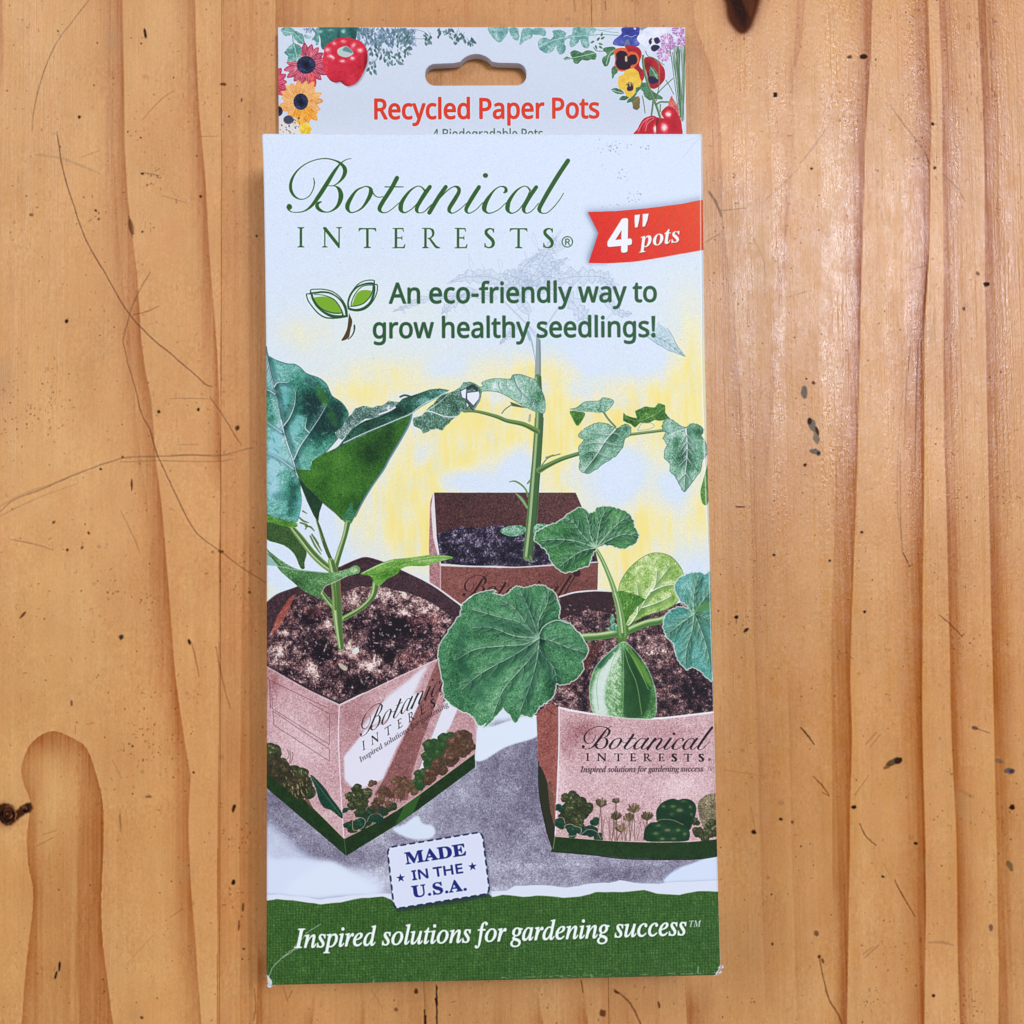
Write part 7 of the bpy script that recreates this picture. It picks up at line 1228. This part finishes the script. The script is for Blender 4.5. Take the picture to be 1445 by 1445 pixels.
    for i in range(420):      # small dents, shaded hollow and lit lip painted in colour
        x, y = q.uniform(-100, 1545), q.uniform(-100, 1545)
        if 380 < x < 1000 and 30 < y < 1380: continue
        rr = abs(q.normal(0, 1.1)) + .9; a = q.uniform(0, 6.28)
        cv.fill([(x + rr * math.cos(t) * 1.2, y + rr * math.sin(t)) for t in np.linspace(0, 6.28, 10)[:-1]], (150, 100, 58), q.uniform(.15, .45), soft=.7)
        cv.line([(x + rr * 1.3, y - rr), (x + rr * 1.5, y + rr * .8)], .8, (226, 180, 130), .3)
    for i in range(60):       # faint greenish and reddish stains
        x, y = q.uniform(-100, 1545), q.uniform(-100, 1545); rx, ry = q.uniform(4, 14), q.uniform(8, 34)
        cv.fill([(x + rx * math.cos(t), y + ry * math.sin(t)) for t in np.linspace(0, 6.28, 12)[:-1]], (168, 132, 86) if i % 2 else (200, 126, 84), q.uniform(.12, .3), soft=5)
    # --- pits, short pores, flecks in their hundreds
    lo, hi = -430, 1880
    for i in range(7600):
        x, y = q.uniform(lo, hi), q.uniform(lo, hi); u = q.random()
        if 395 < x < 990 and 60 < y < 1370: continue
        if u < .62: s = abs(q.normal(0, .55)) + .55; cv.line([(x, y), (x + q.uniform(-.6, .6), y + q.uniform(0, 1.2))], s * 1.1, D if q.random() < .7 else DD, q.uniform(.2, .75))
        elif u < .92: L = q.uniform(3, 12); cv.line([(x, y), (x + q.uniform(-.5, .5), y + L)], q.uniform(.5, .95), (130, 84, 48), q.uniform(.15, .5))
        else: a = q.uniform(0, 6.28); L = q.uniform(2, 6); cv.line([(x, y), (x + L * math.cos(a), y + L * math.sin(a))], q.uniform(.6, 1.2), D, q.uniform(.2, .6))
    for cx, cy, n_, s_ in ((1190,150,26,16),(1040,60,14,12),(1283,22,10,8),(1298,215,20,12),(1275,1350,30,18),(1225,1410,16,10),(1370,1420,24,12),(1185,925,12,6),(1045,880,16,10),(240,980,10,30),(210,1050,60,22),(30,600,40,30),(60,560,50,26),(205,845,16,8),(160,830,14,8),(345,800,14,16),(300,600,8,20),(340,1180,20,12),(330,1260,14,10),(1400,1150,14,16),(1360,900,16,12),(1420,700,14,10),(1360,700,10,12),(160,120,8,20),(215,247,16,10),(140,300,10,20),(220,180,10,18),(1010,400,10,16),(1110,330,10,20)):
        for i in range(n_): x, y = q.normal(cx, s_), q.normal(cy, s_); cv.line([(x, y), (x + q.uniform(-1, 1), y + q.uniform(-1, 2))], q.uniform(.7, 1.7), D, q.uniform(.25, .7))
    for i in range(26): x, y = q.uniform(1362, 1408), q.uniform(20, 160); cv.line([(x, y), (x, y + q.uniform(3, 12))], .8, D, .6)

# ------------------------------------------------------------------ printed and grained images, computed here
def project(x, y, z):
    q = (np.stack([x - CAM_POS[0], y - CAM_POS[1], np.full_like(x, z - CAM_POS[2])], -1)) @ ROT
    return 722.5 + F_PX * q[..., 0] / -q[..., 2], 722.5 - F_PX * q[..., 1] / -q[..., 2]

def make_canvas(x0, x1, y0, y1, z, dens, seed):
    """canvas lying on the level plane z, x0..x1 / y0..y1 in cm, dens pixels per cm"""
    w, h = int(round((x1 - x0) * dens)), int(round((y1 - y0) * dens))
    def T(p):
        p = np.asarray(p, float); q = on_plane(p[:, :2], z)
        return np.stack([(q[:, 0] - x0) * dens, (y1 - q[:, 1]) * dens], 1)
    c = Canvas(w, h, T, dens / (F_PX / (CAM_POS[2] - z)), seed)
    c.inv = lambda x, y: project(x0 + x / dens, y1 - y / dens, z)
    c.box = (x0, x1, y0, y1)
    return c

# what the print shows under this light, turned back into the ink's own reflectance
def to_image(name, c):
    a = np.clip(c.rgb, 0, 1); lin = np.where(a <= .04045, a / 12.92, ((a + .055) / 1.055) ** 2.4)
    lin = lin * np.array(INK, np.float32)
    s = np.where(lin <= .0031308, lin * 12.92, 1.055 * np.maximum(lin, 1e-6) ** (1 / 2.4) - .055)
    px = np.ones((c.h, c.w, 4), np.float32); px[..., :3] = np.clip(s, 0, 1)[::-1]
    im = bpy.data.images.new(name, c.w, c.h); im.pixels.foreach_set(px.ravel()); im.update(); im.pack(); return im
def crisp(c, amount=.55):
    """printing screens are sharpened: firm edges in the plates"""
    b = np.stack([blur(c.rgb[..., i], 1.0 * c.k) for i in range(3)], -1); c.rgb[:] = np.clip(c.rgb + amount * (c.rgb - b), 0, 1)
    l = c.rgb @ np.array([.3, .59, .11], np.float32); t = np.clip((l - .55) / .33, 0, 1); t = (t * t * (3 - 2 * t))[..., None]
    c.rgb[:] = c.rgb + t * np.array([.045, .022, 0], np.float32)                       # clean whites of the card
    g = c.rgb.mean(-1, keepdims=True); c.rgb[:] = np.clip(g + (c.rgb - g) * (1.12 - .12 * t), 0, 1)      # full ink
    c.rgb[:] = np.clip(c.rgb - .022 * np.sin(np.clip(c.rgb, 0, .62) / .62 * math.pi) * (1 - t), 0, 1)
def data_image(name, chans):
    h, w = chans[0].shape; px = np.ones((h, w, 4), np.float32)
    for i, ch in enumerate(chans): px[..., i] = ch[::-1]
    im = bpy.data.images.new(name, w, h); im.colorspace_settings.name = 'Non-Color'; im.pixels.foreach_set(px.ravel()); im.update(); im.pack(); return im
INK = (1.13, 1.00, 0.795)

PZ, TZ = PANEL_Z, 0.35
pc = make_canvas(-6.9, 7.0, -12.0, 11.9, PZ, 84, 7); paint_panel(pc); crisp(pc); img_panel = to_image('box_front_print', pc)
tc = make_canvas(-7.8, 6.8, 9.2, 15.4, TZ, 100, 8); paint_tab(tc); crisp(tc); img_tab = to_image('hang_tab_print', tc)
wc = make_canvas(-24, 24, -24, 24, 0.0, 42, 9); paint_wood(wc); wc.rgb[:] = np.clip(wc.rgb + .8 * (wc.rgb - np.stack([blur(wc.rgb[..., i], 1.1) for i in range(3)], -1)), 0, 1); img_wood = to_image('pine_grain', wc); img_gloss = data_image('pine_gloss_and_relief', [wc.gloss, wc.relief])

# ------------------------------------------------------------------ materials
def new_mat(name):
    m = bpy.data.materials.new(name); m.use_nodes = True
    return m, m.node_tree.nodes, m.node_tree.links, m.node_tree.nodes['Principled BSDF']

def paper_material(name, img, rough=.5, spec=.2, bump=.04):
    m, N, L, b = new_mat(name)
    t = N.new('ShaderNodeTexImage'); t.image = img; t.interpolation = 'Cubic'; t.extension = 'EXTEND'
    co = N.new('ShaderNodeTexCoord'); L.new(co.outputs['UV'], t.inputs['Vector'])
    n1 = N.new('ShaderNodeTexNoise'); n1.inputs['Scale'].default_value = 2200; n1.inputs['Detail'].default_value = 2
    n2 = N.new('ShaderNodeTexNoise'); n2.inputs['Scale'].default_value = 26; n2.inputs['Detail'].default_value = 2
    for n in (n1, n2): L.new(co.outputs['Object'], n.inputs['Vector'])
    b1 = N.new('ShaderNodeBump'); b1.inputs['Strength'].default_value = bump; b1.inputs['Distance'].default_value = .00006; L.new(n1.outputs['Fac'], b1.inputs['Height'])
    b2 = N.new('ShaderNodeBump'); b2.inputs['Strength'].default_value = .3; b2.inputs['Distance'].default_value = .0008; L.new(n2.outputs['Fac'], b2.inputs['Height']); L.new(b1.outputs['Normal'], b2.inputs['Normal'])
    L.new(t.outputs['Color'], b.inputs['Base Color']); L.new(b2.outputs['Normal'], b.inputs['Normal'])
    b.inputs['Roughness'].default_value = rough; b.inputs['Specular IOR Level'].default_value = spec
    return m

def card_material(name, col, rough=.8):
    m, N, L, b = new_mat(name)
    n = N.new('ShaderNodeTexNoise'); n.inputs['Scale'].default_value = 900; n.inputs['Detail'].default_value = 4
    r = N.new('ShaderNodeMixRGB'); r.inputs[1].default_value = tuple(c * .9 for c in col) + (1,); r.inputs[2].default_value = tuple(min(1, c * 1.06) for c in col) + (1,)
    co = N.new('ShaderNodeTexCoord'); L.new(co.outputs['Object'], n.inputs['Vector']); L.new(n.outputs['Fac'], r.inputs[0]); L.new(r.outputs[0], b.inputs['Base Color'])
    bp = N.new('ShaderNodeBump'); bp.inputs['Strength'].default_value = .3; bp.inputs['Distance'].default_value = .0001; L.new(n.outputs['Fac'], bp.inputs['Height']); L.new(bp.outputs['Normal'], b.inputs['Normal'])
    b.inputs['Roughness'].default_value = rough; return m

def wood_material():
    m, N, L, b = new_mat('varnished_pine')
    co = N.new('ShaderNodeTexCoord')
    t = N.new('ShaderNodeTexImage'); t.image = img_wood; t.interpolation = 'Cubic'; t.extension = 'EXTEND'; L.new(co.outputs['UV'], t.inputs['Vector'])
    def noise(sx, sy, detail, rough=.5):
        mp = N.new('ShaderNodeMapping'); mp.inputs['Scale'].default_value = (sx, sy, 1); L.new(co.outputs['Object'], mp.inputs['Vector'])
        n = N.new('ShaderNodeTexNoise'); n.inputs['Scale'].default_value = 1; n.inputs['Detail'].default_value = detail; n.inputs['Roughness'].default_value = rough
        L.new(mp.outputs[0], n.inputs['Vector']); return n
    fib = noise(2600, 60, 3); mod = N.new('ShaderNodeMapRange'); mod.inputs['To Min'].default_value = .955; mod.inputs['To Max'].default_value = 1.045; L.new(fib.outputs['Fac'], mod.inputs['Value'])
    mx = N.new('ShaderNodeVectorMath'); mx.operation = 'SCALE'; L.new(t.outputs['Color'], mx.inputs[0]); L.new(mod.outputs[0], mx.inputs['Scale']); L.new(mx.outputs[0], b.inputs['Base Color'])
    def bump(src, strength, dist, prev=None):
        n = N.new('ShaderNodeBump'); n.inputs['Strength'].default_value = strength; n.inputs['Distance'].default_value = dist; L.new(src, n.inputs['Height'])
        if prev: L.new(prev.outputs[0], n.inputs['Normal'])
        return n
    g = N.new('ShaderNodeTexImage'); g.image = img_gloss; g.extension = 'EXTEND'; L.new(co.outputs['UV'], g.inputs['Vector'])
    sp = N.new('ShaderNodeSeparateColor'); L.new(g.outputs['Color'], sp.inputs[0])
    b1 = bump(noise(1500, 60, 3, .6).outputs['Fac'], 1, .00010)        # brushed fibre ridges
    b2 = bump(noise(1300, 760, 3, .7).outputs['Fac'], 1, .00013, b1)   # orange peel of the varnish
    b3 = bump(noise(70, 14, 2).outputs['Fac'], 1, .0009, b2)           # slow waviness
    bw = N.new('ShaderNodeRGBToBW'); L.new(t.outputs['Color'], bw.inputs[0])
    b4 = bump(bw.outputs[0], .35, .0003, b3)                            # pits and scratches sit lower
    b5 = bump(sp.outputs[1], 1, .0014, b4)                             # early wood worn into shallow troughs
    L.new(b5.outputs[0], b.inputs['Normal'])
    rr = N.new('ShaderNodeMapRange'); rr.inputs['To Min'].default_value = .46; rr.inputs['To Max'].default_value = .17; L.new(sp.outputs[0], rr.inputs['Value']); L.new(rr.outputs[0], b.inputs['Roughness'])
    sl = N.new('ShaderNodeMapRange'); sl.inputs['From Min'].default_value = .06; sl.inputs['From Max'].default_value = .26; sl.inputs['To Min'].default_value = .04; sl.inputs['To Max'].default_value = .5; L.new(bw.outputs[0], sl.inputs['Value']); L.new(sl.outputs[0], b.inputs['Specular IOR Level'])      # pits, knots and burns carry no varnish
    return m

M_panel = paper_material('printed_card_front', img_panel)
M_tab = paper_material('printed_card_tab', img_tab, .5, .2)
M_edge = card_material('raw_card_edge', (.60, .59, .60)); M_green = card_material('green_card', (.045, .13, .03), .55); M_sky = card_material('white_card', (.74, .78, .82), .5)
M_grey = card_material('grey_card_inside', (.52, .50, .52)); M_fuzz = card_material('torn_card_fibre', (.78, .80, .84))
M_wood = wood_material()

# ------------------------------------------------------------------ helpers for things and parts
def link(name, verts, faces, mat, parent=None, uv=None, smooth=False):
    me = bpy.data.meshes.new(name); me.from_pydata([tuple(c * CM for c in v) for v in verts], [], faces); me.update()
    if uv is not None:
        x0, x1, y0, y1 = uv; l = me.uv_layers.new(name='UVMap')
        co = np.array([verts[k.vertex_index] for k in me.loops])
        l.data.foreach_set('uv', np.stack([(co[:, 0] - x0) / (x1 - x0), (co[:, 1] - y0) / (y1 - y0)], 1).astype(np.float32).ravel())
    for m in (mat if isinstance(mat, (list, tuple)) else [mat]): me.materials.append(m)
    if smooth: me.polygons.foreach_set('use_smooth', [True] * len(me.polygons))
    o = bpy.data.objects.new(name, me); scene.collection.objects.link(o)
    if parent: o.parent = parent
    return o

def empty(name, label, cat):
    o = bpy.data.objects.new(name, None); o.empty_display_size = .02; scene.collection.objects.link(o); o['label'] = label; o['category'] = cat; return o

# ------------------------------------------------------------------ the table
table = empty('table_top', 'scratched varnished pine table top of glued boards with dark knots, under the box', 'table')
jx = [-24.0] + [float(on_plane([[j, 722]], 0)[0, 0]) for j in JOINTS[1:3]] + [24.0]
jt = [0.0] + [float(on_plane([[j, 0]], 0)[0, 0] - on_plane([[j, 1445]], 0)[0, 0]) / 29.5 for j in (311, 847)] + [0.0]
slope = [0, .0045, 0, 0]
for i in range(3):
    g, bv, th = .004, .012, 2.4
    xa, xb = jx[i] + (g if i else 0), jx[i + 1] - (g if i < 2 else 0); sa, sb = slope[i], slope[i + 1]
    V, F = [], []
    prof = [(xa, sa, -th), (xa, sa, -bv), (xa + bv, sa, 0), (xb - bv, sb, 0), (xb, sb, -bv), (xb, sb, -th)]
    for y in (-24.0, 24.0):
        for x, s, z in prof: V.append((x + s * y, y, z))
    n = len(prof)
    for k in range(n): F.append((k, (k + 1) % n, n + (k + 1) % n, n + k))
    F.append(tuple(range(n))[::-1]); F.append(tuple(range(n, 2 * n)))
    F = [f[::-1] for f in F]
    link('plank', V, F, M_wood, table, uv=wc.box)

# ------------------------------------------------------------------ the box of pots
box = empty('cardboard_box', 'white and green cardboard box of paper pots lying flat on the wooden table', 'box')
# outline of the printed front, measured along each edge (photo px), as it lies 2.1 cm above the table
left = [(368.2,186.5),(369.6,215),(370.8,260),(372.2,340),(373.4,430),(374.3,520),(374.8,640),(375,800),(375,1000),(375,1200),(374.8,1330),(374.6,1372),(376.5,1392.6)]
right = [(992.4,186.8),(992.6,215),(993,260),(994,340),(995.2,430),(996.8,520),(999.6,640),(1004,800),(1008.6,1000),(1013.6,1200),(1017,1320),(1018.6,1362),(1012.5,1378.4)]
def resample(pts, n):
    p = curve(pts, 8); y = np.linspace(p[0, 1], p[-1, 1], n); return np.stack([np.interp(y, p[:, 1], p[:, 0]), y], 1)
NV, NU = 90, 44
Lp, Rp = on_plane(resample(left, NV), PZ), on_plane(resample(right, NV), PZ)
V, F = [], []
cy = .5 * (Lp[:, 1].mean() + Rp[:, 1].mean())
def panel_z(u, v):
    e = min(u, 1 - u) * 12.2; f = min(v, 1 - v) * 22.7
    z = PZ + .035 * math.sin(math.pi * u) * math.sin(math.pi * v) - .03
    r = .09
    for d in (e, f):
        if d < r: z -= r - math.sqrt(max(r * r - (r - d) ** 2, 0))
    return z + .006 * math.sin(9 * u + 3 * v) * math.sin(7 * v)
us = np.concatenate([[0, .0015, .0035, .006], np.linspace(.012, .988, NU - 7), [.994, .9965, .9985, 1]])
us = us[:NU] if len(us) >= NU else us; NU = len(us)
vs = np.concatenate([[0, .0008, .002, .0036], np.linspace(.008, .992, NV - 8), [.9964, .998, .9992, 1]]); 
li = np.linspace(0, 1, NV)
for v in vs:
    a = np.array([np.interp(v, li, Lp[:, 0]), np.interp(v, li, Lp[:, 1])]); b_ = np.array([np.interp(v, li, Rp[:, 0]), np.interp(v, li, Rp[:, 1])])
    for u in us:
        p = a * (1 - u) + b_ * u; V.append((p[0], p[1], panel_z(u, v)))
nv = len(vs)
for j in range(nv - 1):
    for i in range(NU - 1): F.append((j * NU + i, (j + 1) * NU + i, (j + 1) * NU + i + 1, j * NU + i + 1))
front = link('front_panel', V, F, M_panel, box, uv=pc.box, smooth=True)
front['label'] = 'printed front panel with seedlings in paper pots and white lettering on green'
grid = np.array(V).reshape(nv, NU, 3)
# side walls run from the rim of the front straight down to the table
def wall(name, rim, inward, mats, idx=None):
    c = np.array([grid[..., 0].mean(), grid[..., 1].mean()]); V, F = [], []; n = len(rim)
    levels = [0, .12, .5, 1.0]
    for t in levels:
        for p in rim:
            z = p[2] * (1 - t) + .02 * t; q = p[:2] + inward * (.02 * math.sin(math.pi * t)); V.append((q[0], q[1], z))
    for k in range(len(levels) - 1):
        for i in range(n - 1): F.append((k * n + i, k * n + i + 1, (k + 1) * n + i + 1, (k + 1) * n + i))
    o = link(name, V, F, mats, box)
    if idx is not None:
        for f in o.data.polygons: f.material_index = idx(o.data, f)
    return o
green_below = lambda me, f: 1 if f.center.y < -10.6 * CM else 0
wall('side_panel', grid[:, 0], np.array([1.0, 0]), [M_sky, M_green], green_below)
wall('side_panel', grid[::-1, -1], np.array([-1.0, 0]), [M_sky, M_green], green_below)
wall('end_flap', grid[0, ::-1], np.array([0, -1.0]), [M_sky])['label'] = 'white tucked top end of the box'
wall('end_flap', grid[-1], np.array([0, 1.0]), [M_green])['label'] = 'green tucked bottom end of the box'
bk = [grid[0, 0], grid[0, -1], grid[-1, -1], grid[-1, 0]]
link('back_panel', [(p[0], p[1], z) for z in (.05, .012) for p in bk], [(3, 2, 1, 0)[::-1], (4, 5, 6, 7), (0, 1, 5, 4), (1, 2, 6, 5), (2, 3, 7, 6), (3, 0, 4, 7)], M_grey, box)

# hanging tab: a double card that carries on from the back, with a punched hanger slot
def rounded_slot():
    o = []
    def arc(cx, cy, r, a0, a1, n=7): 
        for t in np.linspace(a0, a1, n): o.append((cx + r * math.cos(math.radians(t)), cy + r * math.sin(math.radians(t))))
    arc(614, 107, 14, 180, 90); arc(729, 106.5, 14, 90, 0); arc(729, 103, 14, 0, -85)
    o.append((703, 88.4)); arc(672, 104.5, 28.5, -38, -142, 13); o.append((640, 89)); arc(614, 104, 14, -95, -180)
    return o
slot = on_plane(rounded_slot(), TZ)
outer = [(392.6,38.6),(680,38.0),(966.4,38.2),(967.2,120),(968,200),(680,232),(393.6,200),(393,120)]
outer = on_plane([(392.4,38.6),(966.6,38.4),(969,240),(393.8,240)], TZ)
def tab_layer(name, z0, z1, mat_top, mat_side, grow=0.0, dx=0.0, dy=0.0):
    bm = bmesh.new(); g = np.array([[-grow, grow], [grow, grow], [grow, -grow], [-grow, -grow]])
    O = [bm.verts.new(((p[0] + e[0] + dx) * CM, (p[1] + e[1] + dy) * CM, z1 * CM)) for p, e in zip(outer, g)]
    c = slot.mean(0); S = [bm.verts.new(((p[0] + dx) * CM, (p[1] + dy) * CM, z1 * CM)) for p in slot]
    E = [bm.edges.new((O[i], O[(i + 1) % len(O)])) for i in range(len(O))] + [bm.edges.new((S[i], S[(i + 1) % len(S)])) for i in range(len(S))]
    bmesh.ops.triangle_fill(bm, use_beauty=True, edges=E)
    for f in bm.faces:
        f.normal_update()
        if f.normal.z < 0: f.normal_flip()
    top = list(bm.faces); edges = list(E)
    low = {}
    for v in O + S: low[v] = bm.verts.new((v.co.x, v.co.y, z0 * CM))
    for e in edges:
        a, b_ = e.verts; f = bm.faces.new((a, b_, low[b_], low[a])); f.material_index = 1
    bmesh.ops.recalc_face_normals(bm, faces=[f for f in bm.faces if f.material_index == 1])
    me = bpy.data.meshes.new(name); bm.to_mesh(me); bm.free()
    for m in (mat_top, mat_side): me.materials.append(m)
    l = me.uv_layers.new(name='UVMap'); x0, x1, y0, y1 = tc.box
    for lp in me.loops:
        co = me.vertices[lp.vertex_index].co / CM; l.data[lp.index].uv = ((co.x - x0) / (x1 - x0), (co.y - y0) / (y1 - y0))
    o = bpy.data.objects.new(name, me); scene.collection.objects.link(o); o.parent = box; return o
ht = tab_layer('hang_tab', .04, TZ, M_tab, M_grey)
ht['label'] = 'white hang tab with printed flowers, peppers and a punched hanger slot'
# frayed card where the lower corners and the top corner are knocked
def fray(pts, seed, n=26):
    r = np.random.default_rng(seed); V, F = [], []
    for i in range(n):
        p = on_plane([pts[r.integers(0, len(pts))]], PZ)[0] + r.normal(0, .035, 2); z = PZ - .10 + r.uniform(-.04, .06)
        a = r.uniform(0, 6.28); d = np.array([math.cos(a), math.sin(a)]) * r.uniform(.03, .09); nn = np.array([-d[1], d[0]]) * r.uniform(.2, .5); k = len(V)
        V += [(p[0], p[1], z), (p[0] + nn[0], p[1] + nn[1], z + .012), (p[0] + d[0], p[1] + d[1], z + r.uniform(-.01, .03)), (p[0] - nn[0] * .5, p[1] - nn[1] * .5, z - .01)]
        F += [(k, k + 1, k + 2), (k, k + 2, k + 3)]
    return V, F
for pts, sd in (([(376,1378),(378,1385),(380,1391),(384,1389)], 1), ([(1018,1364),(1016,1372),(1012,1377)], 2)):
    V, F = fray(pts, sd); o = link('frayed_corner', V, F, M_fuzz, box)
    o['label'] = 'white frayed lower left corner' if sd == 1 else 'white frayed lower right corner'
